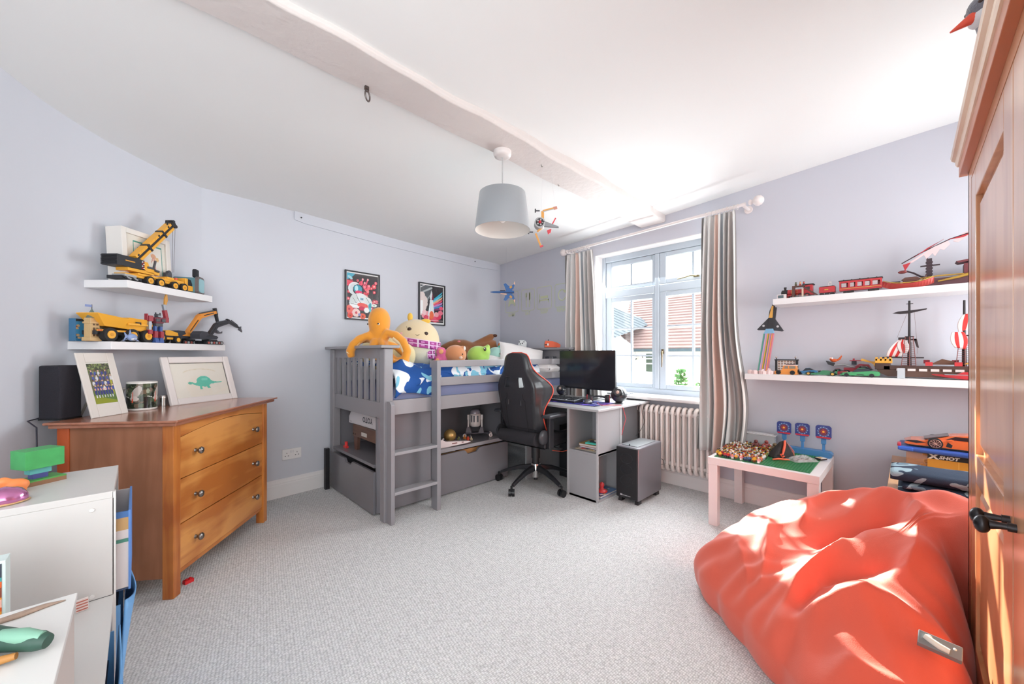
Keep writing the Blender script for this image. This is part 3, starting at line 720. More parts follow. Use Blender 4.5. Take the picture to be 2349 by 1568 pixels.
# small red toy under the chest
b = B(); b.box(-.02, .02, -.012, .012, 0, .018); b.cyl((-.008, 0, .018), (-.008, 0, .024), .006, n=10); b.cyl((.008, 0, .018), (.008, 0, .024), .006, n=10)
simple('toy_brick', 'small red toy brick on the carpet beside the front leg of the drawers', 'toy', b, mat('d5282c', .3), (.185, 2.63, 0), .4)
# smart speaker
t = thing('fabric_speaker', 'tall black fabric covered speaker on the drawers by the wall', 'speaker', (-.277, 2.899, .881), .84)
b = B(); b.box(-.05, .05, -.05, .05, .004, .262); part('body', b, mat('26242c', .9, bump=.4, bs=300), t, bevel=.008, seg=3)
b = B(); b.box(-.05, .05, -.05, .05, 0, .006); part('foot', b, mat('141416', .5), t)
b = B(); b.tube([(-.03, .06, .01), (-.09, .05, 0.004), (-.118, .0, -.005), (-.125, -.03, -.02), (-.128, -.035, -.12), (-.128, -.035, -.3), (-.13, -.035, -.6)], .003, n=6); part('power_cable', b, mat('2a2a38', .5), t)
# leaning team photo
def frame_at(name, label, p0, p1, h, lean, fw, fd, colf, cv, mat_w=0.0, bevel=.003, strut=True, cat='picture frame'):
    w = hypot(p1[0] - p0[0], p1[1] - p0[1]); rz = atan2(p1[1] - p0[1], p1[0] - p0[0])
    t = thing(name, label, cat, (p0[0], p0[1], .881), rz)
    R = Matrix.Rotation(-lean, 4, 'X')
    b = B(); b.T = R
    for a in ((0, fw[0], 0, h), (w - fw[0], w, 0, h), (fw[0], w - fw[0], 0, fw[1]), (fw[0], w - fw[0], h - fw[2], h)): b.box(a[0], a[1], 0, fd, a[2], a[3])
    part('frame', b, colf, t, bevel=bevel)
    b = B(); b.T = R; b.box(fw[0], w - fw[0], fd * .5, fd * .9, fw[1], h - fw[2]); part('backing', b, mat('e3ddd2', .7), t)
    picture('print', cv, w - 2 * fw[0], h - fw[1] - fw[2], t, R @ Matrix.Translation((fw[0], fd * .45, fw[1])), rough=.3)
    b = B(); b.T = R; b.box(fw[0], w - fw[0], fd * .3, fd * .36, fw[1], h - fw[2]); part('glazing', b, glassmat(), t)
    if strut:
        b = B(); L = h * .62; p = R @ Vector((w / 2, fd, L)); q = Vector((w / 2, p.y + h * .28, 0.0))
        b.cyl(p, q, .006, n=6); part('strut', b, mat('8f8a84', .6), t)
    return t
cv = Canvas(60, 92, '6a6a52'); R = random.Random(2)
for i in range(260): cv.ell(R.random(), R.uniform(0, .28), .04, .02, R.choice(['3f4a32', '7b8a52', '5d5546', '8c9a60', '2e3626']))
cv.rect(0, .0, 1, .035, 'e4e2da'); cv.rect(0, .70, 1, 1, '5f7d3c'); cv.poly([(0, .8), (1, .95), (1, 1), (0, 1)], '8c9a2e'); cv.ell(.93, .6, .05, .2, 'b9b53a')
for row, y in enumerate((.2, .32, .44, .56)):
    for k in range(5 + row % 2 * 1 + row // 2):
        x = .14 + k * (.78 / (5 + row // 2)) + .03 * (row % 2); cv.ell(x, y + .075, .055, .055, ['3a3f86', '4b5aa8', 'dfe1e6', '3b49a0'][(k + row) % 4]); cv.ell(x, y, .034, .028, ['e9b9a0', 'c98f74', '6f4a3a', 'efc8b0'][(k * 2 + row) % 4]); cv.ell(x, y - .02, .034, .012, ['4a3426', '8a6238', '2b211d'][(k + row) % 3])
for k in range(7): cv.ell(.14 + k * .12, .74, .05, .06, '2d3a86'); cv.ell(.14 + k * .12, .655, .035, .028, 'e5b097'); cv.rect(.12 + k * .12, .79, .16 + k * .12, .86, 'dfe3ea')
frame_at('framed_photograph', 'cream mount holding a team photograph in blue shirts, leaning on the speaker', (-.166, 2.80), (-.04, 2.94), .335, .25, (.038, .068, .05), .008, mat('d9d2cb', .6), cv)
# photo tin and little tin
t = thing('photo_mug', 'large white mug wrapped with a dark woodland photograph on the drawers', 'mug', (.012, 3.065, .881))
b = B(); b.lathe([(.062, 0), (.066, .004), (.066, .012)], n=36); b.lathe([(.066, .150), (.066, .158), (.064, .160), (.061, .158), (.061, .02), (0.0, .02)], n=36, cap=False); part('body', b, mat('e8e4df', .2), t)
cvm = Canvas(120, 46, '3d4438'); R = random.Random(5)
for i in range(150): cvm.ell(R.random(), R.random(), .03, .09, R.choice(['2c3328', '58624a', '6a5a4a', '22281e', '45503a']))
for k in range(4): o_ = .25 * k; cvm.ell(o_ + .19, .35, .045, .28, 'b5aaa2', .4); cvm.ell(o_ + .17, .6, .05, .1, 'c8bcb4', .2); cvm.line(o_ + .155, .35, o_ + .15, .75, .006, 'd8583c'); cvm.ell(o_ + .06, .3, .02, .1, '9aa08c'); cvm.line(o_ + .05, .5, o_ + .1, .55, .005, 'dcdcd4'); cvm.rect(o_ + .02, .55, o_ + .06, 1, '1c1c20')
nu, nv = 120, 46; vs = [(.0665 * cos(2 * pi * i / nu), .0665 * sin(2 * pi * i / nu), .012 + .138 * (1 - j / nv)) for j in range(nv + 1) for i in range(nu + 1)]
me = bpy.data.meshes.new('wrap'); me.from_pydata(vs, [], [(j * (nu + 1) + i, (j + 1) * (nu + 1) + i, (j + 1) * (nu + 1) + i + 1, j * (nu + 1) + i + 1) for j in range(nv) for i in range(nu)])
ca = me.color_attributes.new('Col', 'FLOAT_COLOR', 'CORNER'); c = np.ones((nu * nv, 4, 4), np.float32); c[:, :, :3] = cvm.a.reshape(-1, 1, 3); ca.data.foreach_set('color', c.ravel()); me.materials.append(printmat(.2))
for p in me.polygons: p.use_smooth = True
o = bpy.data.objects.new('photo_wrap', me); COL.objects.link(o); o.parent = t
b = B(); b.tube([(-.05, .045, .125), (-.075, .062, .12), (-.085, .07, .085), (-.075, .062, .045), (-.05, .045, .035)], .007, n=8); part('handle', b, mat('e8e4df', .2), t)
t = thing('small_tin', 'little silver tin with a lid beside the photo mug', 'tin', (.105, 3.205, .881))
b = B(); b.lathe([(.028, 0), (.028, .048)], n=24); part('body', b, mat('b9b5b2', .25, .9), t)
b = B(); b.lathe([(.030, .048), (.030, .062), (.028, .064)], n=24); part('lid', b, mat('cfcbc8', .25, .9), t)
t = thing('coaster_stack', 'small stack of dark square coasters behind the dinosaur frame', 'coasters', (.165, 3.31, .881), .5)
for k in range(4):
    b = B(); b.box(-.045, .045, -.04, .04, .006 * k, .006 * k + .005); part('coaster', b, mat('3a3236' if k % 2 else '9a8f90', .4), t, bevel=.001)
# dinosaur painting
cv = Canvas(120, 62, 'e6e0d4')
cv.rect(0, 0, 1, .012, '6b6660'); cv.rect(.985, 0, 1, 1, '5d5752'); cv.ell(.5, .28, .3, .1, 'ddd2bb'); cv.ell(.5, .33, .31, .13, 'e6e0d4')
cv.ell(.54, .56, .135, .16, '5cc3ad'); cv.rect(.3, .66, .8, 1, 'e6e0d4') if False else None
cv.poly([(.26, .60), (.29, .555), (.33, .57), (.38, .6), (.43, .56), (.5, .44), (.58, .43), (.66, .53), (.74, .585), (.88, .60), (.88, .62), (.74, .635), (.66, .65), (.62, .68), (.64, .77), (.59, .78), (.57, .70), (.5, .70), (.48, .72), (.49, .79), (.44, .79), (.44, .70), (.38, .665), (.32, .62), (.27, .63)], '5cc3ad')
cv.ell(.28, .59, .03, .035, '4fb8a2'); cv.ell(.56, .5, .06, .04, '79d3c0')
frame_at('framed_painting', 'white framed painting of a turquoise long-necked dinosaur on the drawers', (.145, 3.135), (.515, 3.375), .315, .30, (.042, .042, .042), .022, mat('e6dedb', .5), cv, bevel=.006)

# ================================================================ LEFT WALL SHELVES
RZL = atan2(.726, .688); UL = (.688, .726)
SHW = mat('ebe9ea', .4)
def shelf(label, p0, rz, L, D, z, th, name='floating_shelf'):
    t = thing(name, label, 'shelf', (p0[0], p0[1], z - th), rz)
    b = B(); b.box(0, L, 0, D, 0, th); part('board', b, SHW, t, bevel=.0015)
    return t
shelf('upper white floating shelf on the left wall under the crane', (-.046, 2.97), RZL, .605, .235, 1.604, .042)
PL = (-.105, 2.908)
shelf('lower white floating shelf on the left wall under the dump truck and diggers', PL, RZL, .815, .24, 1.265, .042)
def LS(s, off, z, p=(-.046, 2.97)):      # a point on the left shelves
    return (p[0] + UL[0] * s - UL[1] * off, p[1] + UL[1] * s + UL[0] * off, z)
YE = mat('f0ae3a', .35); YD = mat('d8942a', .4); BK = mat('26262a', .45); DG = mat('4a4a50', .45); LG = mat('a8aaac', .4); RD = mat('c8302c', .4); TY = mat('232325', .75); WT = mat('eeeeee', .4)
# shadow box frame behind the crane
t = thing('box_frame', 'deep white box frame with a green bordered picture behind the crane', 'picture frame', LS(.085, .10, 1.605), RZL)
R = Matrix.Rotation(-.06, 4, 'X')
b = B(); b.T = R; w, h = .315, .325
for a in ((0, .03, 0, h), (w - .03, w, 0, h), (.03, w - .03, 0, .03), (.03, w - .03, h - .03, h)): b.box(a[0], a[1], 0, .09, a[2], a[3])
b.box(.03, w - .03, .07, .09, .03, h - .03); part('frame', b, mat('e4dfd9', .5), t, bevel=.002)
cv = Canvas(60, 62, 'e8e4da'); cv.rect(0, .70, 1, .78, '2f8f78'); cv.rect(.18, .12, .92, .9, '3c9a8c'); cv.rect(.2, .14, .9, .9, 'efebe2'); cv.rect(.28, .24, .5, .28, '8b93a6'); cv.rect(.28, .31, .44, .33, 'a9b0bc')
cv.line(.7, .35, .72, .8, .02, 'e79a8c'); cv.ell(.68, .36, .07, .05, 'e8b08a'); cv.ell(.78, .42, .05, .05, 'e9c38e'); cv.line(.68, .38, .62, .52, .012, 'd8a08c')
picture('print', cv, w - .06, h - .06, t, R @ Matrix.Translation((.03, .012, .03)))
b = B(); b.T = R; b.box(.03, w - .03, .005, .007, .03, h - .03); part('glazing', b, glassmat(), t)
# toy mobile crane
t = thing('toy_crane', 'yellow and black toy mobile crane with raised boom on the upper left shelf', 'toy crane', LS(0.02, .055, 1.605), RZL)
b = B(); b.box(.03, .45, .005, .07, .035, .05); b.box(.10, .30, .0, .075, .05, .062); b.box(.28, .42, .004, .07, .05, .07); b.box(.29, .34, 0, .076, .062, .078); part('chassis', b, [YE], t, bevel=.002)
b = B(); b.box(.0, .12, -.002, .078, .012, .03); b.box(.02, .09, .0, .07, .03, .042, 1)
for k in range(5): b.cyl((.005 + k * .02, -.006, .024), (.03 + k * .02, -.006, .018), .005, n=6, mi=k % 2)
part('outriggers', b, [BK, LG], t)
b = B(); b.box(-.025, .115, -.005, .082, .082, .142)
for k in range(8): b.box(-.031, -.025, -.005, .082, .084 + k * .007, .088 + k * .007)
b.box(.115, .135, -.004, .081, .085, .14); part('counterweight', b, BK, t, bevel=.002)
b = B()
for k in range(4):
    for q in range(2): b.box(.118 + q * .008, .123 + q * .008, -.0065, -.004, .09 + k * .012, .096 + k * .012, 0 if (k + q) % 2 else 1)
b.box(.02, .075, -.0065, -.005, .113, .119, 2); part('markings', b, [WT, RD, YD], t)
b = B(); b.prism([(.12, .135), (.14, .09), (.16, .075), (.235, .072), (.235, .09), (.17, .108), (.16, .135)], .0, .03); b.box(.04, .2, .0, .07, .066, .084); part('turntable', b, YE, t, bevel=.002)
b = B(); b.box(.155, .19, -.003, .01, .10, .112); b.cyl((.2, -.004, .098), (.225, -.004, .094), .007, n=8); b.cyl((.21, .015, .10), (.225, .015, .16), .006, n=8); b.box(.315, .345, .02, .05, .07, .11); b.cyl((.33, .035, .11), (.345, .035, .118), .012, n=8); part('fittings', b, DG, t)
def boom(p0, p1, w, hh, mats, t, name, y0, y1):
    b = B(); d = Vector((p1[0] - p0[0], 0, p1[1] - p0[1])); L = d.length; a = atan2(d.z, d.x)
    b.T = Matrix.Translation((p0[0], 0, p0[1])) @ Matrix.Rotation(-a, 4, 'Y')
    b.box(0, L, y0, y1, -hh, -hh * .35); b.box(0, L, y0, y1, hh * .35, hh); b.box(0, L, y0 + .004, y1 - .004, -hh * .35, hh * .35, 1)
    for k in range(10): b.box(L * (.04 + k * .095), L * (.04 + k * .095) + .012, y0 - .002, y0, hh * .45, hh * .9, 1 if k % 3 == 0 else 0)
    b.box(L * .3, L * .34, y0 - .003, y1, -hh * 1.05, hh * 1.1, 1); b.box(L * .72, L * .76, y0 - .003, y1, -hh * 1.05, hh * 1.1, 1)
    return part(name, b, mats, t)
boom((.115, .145), (.345, .41), 0, .021, [YE, BK], t, 'boom', .015, .055)
b = B(); b.cyl((.352, .012, .425), (.352, .058, .425), .016, n=14); b.cyl((.372, .015, .418), (.372, .055, .418), .011, n=12); b.cyl((.35, .01, .443), (.35, .06, .443), .009, n=10); b.tube([(.31, .02, .41), (.318, .02, .436), (.345, .02, .447)], .004, n=6); part('boom_head', b, BK, t)
b = B()
for y in (.028, .042): b.cyl((.378, y, .41), (.36 + y * .3, y, .12), .0009, n=4)
part('hoist_ropes', b, DG, t)
for k, x in enumerate((.165, .235, .335, .405)):
    b = B(); b.cyl((x, -.012, .028), (x, .018, .028), .027, n=24); b.cyl((x, .058, .028), (x, .088, .028), .027, n=18); b.cyl((x, -.014, .028), (x, -.012, .028), .017, n=18, mi=1); b.cyl((x, -.0155, .028), (x, -.014, .028), .007, n=10, mi=2); part('wheel', b, [TY, YE, YD], t)
b = B(); b.box(.425, .445, 0, .075, .03, .095); b.box(.445, .50, .0, .075, .016, .045); b.prism([(.445, .045), (.492, .045), (.472, .09), (.445, .095)], .004, .07, mi=1); b.box(.43, .49, .0, .01, .045, .05); b.box(.30, .31, .015, .02, .08, .095, 2); b.cyl((.385, .03, .07), (.385, .03, .088), .010, n=10, mi=3); part('cab', b, [YE, BK, DG, mat('e0502c', .3)], t, bevel=.002)
# teal device with strap
t = thing('projector', 'teal box shaped camera lantern with rounded front and a black strap', 'projector', LS(.50, .04, 1.605), RZL)
def rrprof(w, h, r, n=6):
    return [(cx + r * cos(radians(a0 + 90 * k / n)), cz_ + r * sin(radians(a0 + 90 * k / n))) for cx, cz_, a0 in ((w / 2 - r, h - r, 0), (-w / 2 + r, h - r, 90), (-w / 2 + r, r, 180), (w / 2 - r, r, 270)) for k in range(n + 1)]
T_ = Matrix.Translation((.055, .02, 0)) @ Matrix.Rotation(radians(20), 4, 'Z')
b = B(); b.T = T_; b.prism(rrprof(.098, .115, .022), .0, .12, sm=True); part('body', b, mat('5d8a94', .45), t)
b = B(); b.T = T_; b.prism(rrprof(.108, .122, .026), -.018, .0, sm=True); part('front_bezel', b, mat('6a5f5e', .5), t)
b = B(); b.T = T_; b.prism([(x, z + .016) for x, z in rrprof(.082, .092, .018)], -.022, -.018, sm=True); part('front_panel', b, mat('8fc0c8', .3), t)
b = B(); b.T = T_; b.box(-.022, .022, .0, .028, .118, .175); part('strap', b, mat('24242a', .8), t, bevel=.008)
# ---- lower shelf
def LP_(s, off, z=1.266): return LS(s, off, z)
t = thing('toy_set_box', 'blue toy box with a castle scene at the left end of the lower shelf', 'box', LP_(-.135, .13), RZL)
b = B(); b.box(0, .17, .0, .035, 0, .115); part('box', b, mat('3b6f94', .5), t, bevel=.001)
cv = Canvas(64, 44, '3f84ad'); cv.rect(0, 0, 1, .12, '2a3038'); R = random.Random(3)
for i in range(50): cv.ell(R.uniform(.0, 1), R.uniform(.3, 1), .05, .05, R.choice(['35607c', '7d5f4e', '2f4d63', 'b89a72', '8c4434']))
cv.ell(.58, .4, .25, .14, 'c9b083'); cv.ell(.5, .72, .1, .08, 'd8d4cc'); cv.ell(.78, .72, .08, .09, 'd07a3c'); cv.rect(0, .92, 1, 1, '2c6f9a'); cv.rect(.7, .5, .95, .62, '6d6a8c')
picture('printed_front', cv, .168, .113, t, Matrix.Translation((.001, -.0006, .001)))
t = thing('toy_tower', 'sand coloured toy castle tower with a pointed roof and flag', 'toy castle', LP_(-.10, .085), RZL)
b = B(); b.box(-.022, .022, -.018, .018, 0, .12); b.box(-.026, .026, -.022, .022, .09, .10); b.box(-.028, .028, -.024, .024, .0, .02); part('tower_wall', b, mat('c9a878', .6, bump=.2, bs=120), t, bevel=.002)
for k in range(3):
    b = B(); b.box(-.012, -.002, -.0195, -.0175, .025 + .028 * k, .042 + .028 * k); b.box(.004, .014, -.0195, -.0175, .025 + .028 * k, .042 + .028 * k); part('arrow_slits', b, mat('6a5038', .6), t)
b = B(); b.lathe([(.030, .12), (.004, .165), (.001, .168)], n=4); part('pointed_roof', b, mat('6f7c74', .5), t)
b = B(); b.cyl((0, 0, .165), (0, 0, .19), .0018, n=6); b.box(-.032, 0, -.001, .001, .176, .188, 1); part('flag', b, [BK, mat('7f8fc0', .5)], t)
t = thing('name_plaque', 'flat grey metal plaque leaning at the back of the lower shelf', 'plaque', LP_(-.06, .165), RZL)
b = B(); b.T = Matrix.Rotation(radians(-10), 4, 'X') @ Matrix.Rotation(radians(4), 4, 'Y'); b.box(0, .19, 0, .006, .0, .155); part('plate', b, mat('77828a', .4, .4), t, bevel=.002)
b = B(); b.T = Matrix.Rotation(radians(-10), 4, 'X') @ Matrix.Rotation(radians(4), 4, 'Y')
for k in range(6): b.box(.02 + k * .028, .04 + k * .028, -.001, 0, .105 + (k % 2) * .004, .112); b.box(.02 + k * .028, .036 + k * .028, -.001, 0, .088, .094)
q = part('raised_marks', b, mat('c8ced2', .3, .5), t); q['kind'] = 'stuff'
# dump truck
t = thing('toy_dump_truck', 'large yellow toy dump truck with tipping body on the lower left shelf', 'toy truck', LP_(-.115, .045), RZL)
b = B(); b.box(.0, .30, .005, .075, .035, .055); b.box(0, .15, -.006, .0, .052, .062, 1); b.box(.24, .30, .0, .07, .05, .085); part('chassis', b, [BK, YE], t)
b = B(); b.box(.0, .01, -.007, -.005, .054, .060); b.box(.145, .15, -.007, -.005, .054, .06); b.box(.012, .02, -.007, -.005, .054, .06); part('tail_lights', b, RD, t)
def openbin(b, base, top, y0, y1, th=.004, mi=0):
    (x0, z0), (x1, z1) = base; (u0, w0), (u1, w1) = top; dy = .018
    A = [(x0, y0, z0), (x1, y0, z1), (x1, y1, z1), (x0, y1, z0)]; C = [(u0, y0 - dy, w0), (u1, y0 - dy, w1), (u1, y1 + dy, w1), (u0, y1 + dy, w0)]
    b.add(A + C, [(0, 1, 2, 3), (0, 1, 5, 4), (1, 2, 6, 5), (2, 3, 7, 6), (3, 0, 4, 7)], mi)
b = B(); openbin(b, ((.04, .083), (.14, .075)), ((-.01, .145), (.16, .125)), 0, .075); o = part('tipping_body', b, YE, t, solid=.005)
b = B(); openbin(b, ((.135, .075), (.275, .060)), ((.155, .135), (.29, .128)), 0, .075)
b.box(.15, .29, -.02, -.015, .095, .103); b.box(.19, .215, -.021, -.019, .108, .112, 1); b.box(.215, .218, -.021, -.019, .10, .112, 1); b.box(.165, .27, -.004, .002, .068, .078); part('front_bin', b, [YE, BK], t, solid=.004)
for x in (.055, .175, .265):
    b = B(); b.cyl((x, -.02, .036), (x, .012, .036), .036, n=26); b.cyl((x, .07, .036), (x, .095, .036), .036, n=20); b.cyl((x, -.023, .036), (x, -.02, .036), .021, n=20, mi=1); b.cyl((x, -.025, .036), (x, -.023, .036), .009, n=12, mi=2); part('wheel', b, [TY, YE, YD], t)
# shark
b = B(); b.sph((0, 0, .026), (.042, .015, .019), nu=18, nv=12, fn=lambda d: 1 - .25 * max(0, -d.x))
b.add([(-.03, 0, .03), (-.062, 0, .052), (-.052, 0, .028), (-.066, 0, .008)], [(0, 1, 2, 3)]); b.add([(.0, 0, .04), (-.012, 0, .068), (-.02, 0, .04)], [(0, 1, 2)]); b.add([(.01, -.012, .02), (-.008, -.036, .004), (-.008, -.012, .018)], [(0, 1, 2)]); b.add([(.01, .012, .02), (-.008, .036, .004), (-.008, .012, .018)], [(0, 1, 2)])
t = thing('toy_shark', 'small blue grey toy shark in front of the dump truck', 'toy', LP_(.035, .012), RZL + .3)
part('body', b, mat('8ea3cf', .4), t, solid=.003)
b = B(); b.sph((.006, -.003, .018), (.03, .0145, .011), nu=12, nv=8, mi=0); b.sph((.028, -.012, .029), .0025, nu=8, nv=6, mi=1); part('belly', b, [mat('e6e6ea', .4), BK], t)
# toy robot (plain block robot)
t = thing('toy_robot', 'red and blue block toy robot with one arm raised on the lower left shelf', 'toy robot', LP_(.205, .02), RZL - .1)
BL = mat('3d5a9a', .35); RR = mat('9c2f3c', .35); SV = mat('9aa0a8', .3, .6)
for s in (-1, 1):
    b = B(); b.hexa([(s * .012 - .012, -.014, 0), (s * .012 + .014, -.014, 0), (s * .012 + .014, .014, 0), (s * .012 - .012, .014, 0)], [(s * .016 - .008, -.009, .03), (s * .016 + .010, -.009, .03), (s * .016 + .010, .01, .03), (s * .016 - .008, .01, .03)]); b.box(s * .018 - .010, s * .018 + .010, -.012, .010, .03, .068, 1); b.box(s * .016 - .007, s * .016 + .007, -.007, .009, .068, .10, 0); b.box(s * .018 - .006, s * .018 + .006, -.014, -.012, .036, .06, 1)
    part('leg', b, [BL, RR, SV], t, bevel=.001)
b = B(); b.box(-.02, .02, -.012, .014, .098, .115, 2); b.hexa([(-.02, -.014, .115), (.02, -.014, .115), (.02, .016, .115), (-.02, .016, .115)], [(-.036, -.02, .15), (.036, -.02, .15), (.036, .018, .15), (-.036, .018, .15)], 1); b.box(-.028, -.006, -.022, -.018, .125, .143, 2); b.box(.006, .028, -.022, -.018, .125, .143, 2); part('torso', b, [BL, mat('7a3a48', .4), DG], t, bevel=.001)
b = B(); b.box(-.011, .011, -.010, .012, .152, .172, 0); b.box(-.008, .008, -.012, -.010, .155, .162, 1); b.box(-.015, -.011, -.004, .004, .155, .18, 0); b.box(.011, .015, -.004, .004, .155, .18, 0); part('head', b, [DG, SV], t, bevel=.001)
b = B(); b.box(-.062, -.036, -.012, .012, .125, .158, 0); b.box(-.058, -.042, -.008, .010, .07, .125, 1); b.box(-.060, -.040, -.012, .012, .05, .075, 0); b.box(-.07, -.064, -.01, .01, .13, .168, 0); part('arm', b, [RR, SV], t, bevel=.001)
b = B(); b.box(.036, .058, -.012, .012, .125, .155, 0); b.T = Matrix.Translation((.05, 0, .15)) @ Matrix.Rotation(radians(-12), 4, 'Y'); b.box(-.009, .009, -.009, .009, .0, .05, 0); b.box(-.006, .008, -.007, .007, .05, .085, 1); b.T = Matrix.Translation((.043, 0, .232)) @ Matrix.Rotation(radians(6), 4, 'Y'); b.prism([(-.006, 0), (.006, 0), (.012, .03), (.006, .06), (0, .075), (-.008, .04)], -.004, .004, mi=2); part('raised_arm', b, [RR, SV, mat('c9903c', .4)], t, bevel=.001)
# loader
t = thing('toy_loader', 'yellow and black toy wheel loader behind the toy robot', 'toy loader', LP_(.225, .075), RZL)
b = B(); b.box(.02, .20, .0, .06, .03, .05, 1); b.box(.03, .10, .0, .06, .05, .075, 1); b.prism([(.09, .05), (.19, .05), (.185, .07), (.12, .085), (.095, .08)], .0, .06, mi=0); b.box(.10, .205, -.006, .066, .025, .038, 0); b.box(.04, .055, .01, .05, .075, .1, 1); b.box(.06, .085, .02, .045, .075, .095, 1); b.box(.02, .035, .0, .03, .07, .11, 0); part('body', b, [YE, BK], t, bevel=.002)
for x, r in ((.045, .034), (.165, .024)):
    b = B(); b.cyl((x, -.02, r), (x, .01, r), r, n=22); b.cyl((x, .055, r), (x, .08, r), r, n=18); b.cyl((x, -.0225, r), (x, -.02, r), r * .55, n=16, mi=1); part('wheel', b, [TY, YE], t)
# excavators
def excavator(label, loc, rz, sc, bmat, knee, end, buckc, flip=1):
    t = thing('toy_excavator', label, 'toy excavator', loc, rz)
    b = B()
    for y in (-.005, .055):
        b.prism([(.0, .012), (.008, .0), (.15, .0), (.16, .012), (.15, .024), (.008, .024)], y, y + .022)
    for k in range(6): b.cyl((.02 + k * .024, -.008, .011), (.02 + k * .024, -.005, .011), .008, n=10, mi=1 if k % 2 else 2)
    b.box(.04, .12, .01, .06, .024, .034, 0); part('tracks', b, [BK, LG, mat('b05a50', .5)], t)
    b = B(); b.prism([(-.05, .036), (.10, .036), (.115, .05), (.10, .062), (.03, .066), (.02, .085), (-.03, .088), (-.05, .065)], .0, .065, mi=0); b.prism([(.0, .055), (.09, .05), (.10, .058), (.04, .07)], -.003, .0, mi=1); part('house', b, [mat('3a3c44', .4), bmat], t, bevel=.002)
    P0 = Vector((.065, .03, .06)); K = Vector(knee); E = Vector(end)
    b = B()
    for p, q, w0, w1 in ((P0, K, .013, .017), (K, E, .017, .010)):
        d = (q - p); a = atan2(d.z, d.x); b.T = Matrix.Translation(p) @ Matrix.Rotation(-a, 4, 'Y'); L = d.length
        b.hexa([(0, -.01, -w0), (L, -.01, -w1), (L, .012, -w1), (0, .012, -w0)], [(0, -.01, w0), (L, -.01, w1), (L, .012, w1), (0, .012, w0)]); b.box(L * .2, L * .8, -.0125, -.0105, -.003, .003, 1)
    b.T = Matrix.Identity(4); part('boom', b, [bmat, BK], t, bevel=.002)
    b = B(); b.cyl(P0 + Vector((.03, 0, .01)), K * .75 + P0 * .25, .005, n=8); b.cyl(K + Vector((0, 0, .02)), E + Vector((0, 0, .014)), .005, n=8); part('hydraulic_ram', b, DG, t)
    Bk = Vector(buckc)
    b = B(); d = Bk - E; a = atan2(d.z, d.x); b.T = Matrix.Translation(E) @ Matrix.Rotation(-a, 4, 'Y'); L = d.length
    b.hexa([(-.03, -.007, -.010), (L, -.007, -.005), (L, .009, -.005), (-.03, .009, -.010)], [(-.03, -.007, .012), (L, -.007, .005), (L, .009, .005), (-.03, .009, .012)]); b.cyl((L * .1, 0, .02), (L * .85, 0, .014), .003, n=6); part('stick', b, BK, t)
    b = B(); f = flip; b.T = Matrix.Translation(Bk) @ Matrix.Rotation(radians(-20 if f > 0 else 25), 4, 'Y')
    P = [(-.05, .012), (-.046, -.012), (-.03, -.03), (-.008, -.036), (.014, -.028), (.02, -.008), (.014, .0), (.008, -.016), (-.01, -.026), (-.028, -.018), (-.04, .0)]
    if f < 0: P = [(-x * 1.1 - .0, z * 1.1) for x, z in P]; P = [(x - .018, z + .01) for x, z in P]
    b.prism(P, -.02, .024); part('bucket', b, mat('5a5a60', .4), t)
    return t
excavator('orange boomed toy excavator at the right end of the lower left shelf', LP_(.455, .085), RZL, 1, mat('f09a3c', .35), (.18, .03, .20), (.33, .03, .245), (.365, .03, .125), flip=1)
excavator('black armed toy excavator with yellow cab nearest the shelf end', LP_(.545, .0), RZL, 1, mat('35353a', .4), (.135, .03, .14), (.265, .03, .175), (.395, .03, .125), flip=-1)
# ================================================================ RAISED BED
GP = mat('8d8a8e', .38, coat=.12); GPL = mat('9a979a', .35, coat=.12)
t = thing('cabin_bed', 'grey painted raised cabin bed with slatted ends and guard rails', 'bed', (1.24, 2.6, 0))
def WB(name, mats, parent, *boxes, **k):
    b = B()
    for bx in boxes: b.box(*bx)
    return part(name, b, mats, parent, world=True, **k)
bed = t
for y0 in (2.575, 3.575):
    WB('leg', GP, bed, (1.24, 1.31, y0, y0 + .07, 0, 1.24), bevel=.008, seg=3)
for y0 in (2.56, 3.68): WB('leg', GP, bed, (3.34, 3.41, y0, y0 + .07, 0, 1.245), bevel=.006)
WB('end_cap', GP, bed, (1.205, 1.345, 2.545, 3.675, 1.240, 1.262), bevel=.004)
WB('end_cap', GP, bed, (3.27, 3.50, 2.50, 3.80, 1.245, 1.268), bevel=.004)
WB('top_rail', GP, bed, (1.262, 1.288, 2.645, 3.575, 1.165, 1.24)); WB('bottom_rail', GP, bed, (1.258, 1.292, 2.645, 3.575, .725, .845))
WB('top_rail', GP, bed, (3.36, 3.385, 2.63, 3.68, 1.17, 1.245)); WB('bottom_rail', GP, bed, (3.36, 3.385, 2.63, 3.68, .72, .86))
for k in range(8):
    y = 2.70 + k * .113; WB('slat', GP, bed, (1.265, 1.283, y, y + .05, .845, 1.165))
for k in range(8):
    y = 2.70 + k * .115; WB('slat', GP, bed, (3.365, 3.38, y, y + .05, .86, 1.17))
WB('side_rail', GPL, bed, (1.31, 3.34, 2.60, 2.628, .755, .862), bevel=.003); WB('side_rail', GPL, bed, (1.31, 3.34, 3.61, 3.638, .755, .862), bevel=.003)
WB('guard_rail', GPL, bed, (1.64, 3.34, 2.600, 2.624, 1.092, 1.148), bevel=.004); WB('guard_rail', GPL, bed, (1.64, 3.34, 2.600, 2.624, .945, 1.012), bevel=.004)
for k in range(14):
    x = 1.36 + k * .14; WB('base_slat', GP, bed, (x, x + .07, 2.628, 3.61, .775, .79))
t = thing('bed_ladder', 'grey wooden two step ladder hooked to the front of the bed', 'ladder', (1.27, 2.51, 0))
b = B(); b.prism([(2.508, 0), (2.588, 0), (2.588, .862), (2.53, .862), (2.508, .84)], 1.26, 1.287, axis='X'); part('ladder_rail', b, GP, t, world=True, bevel=.003)
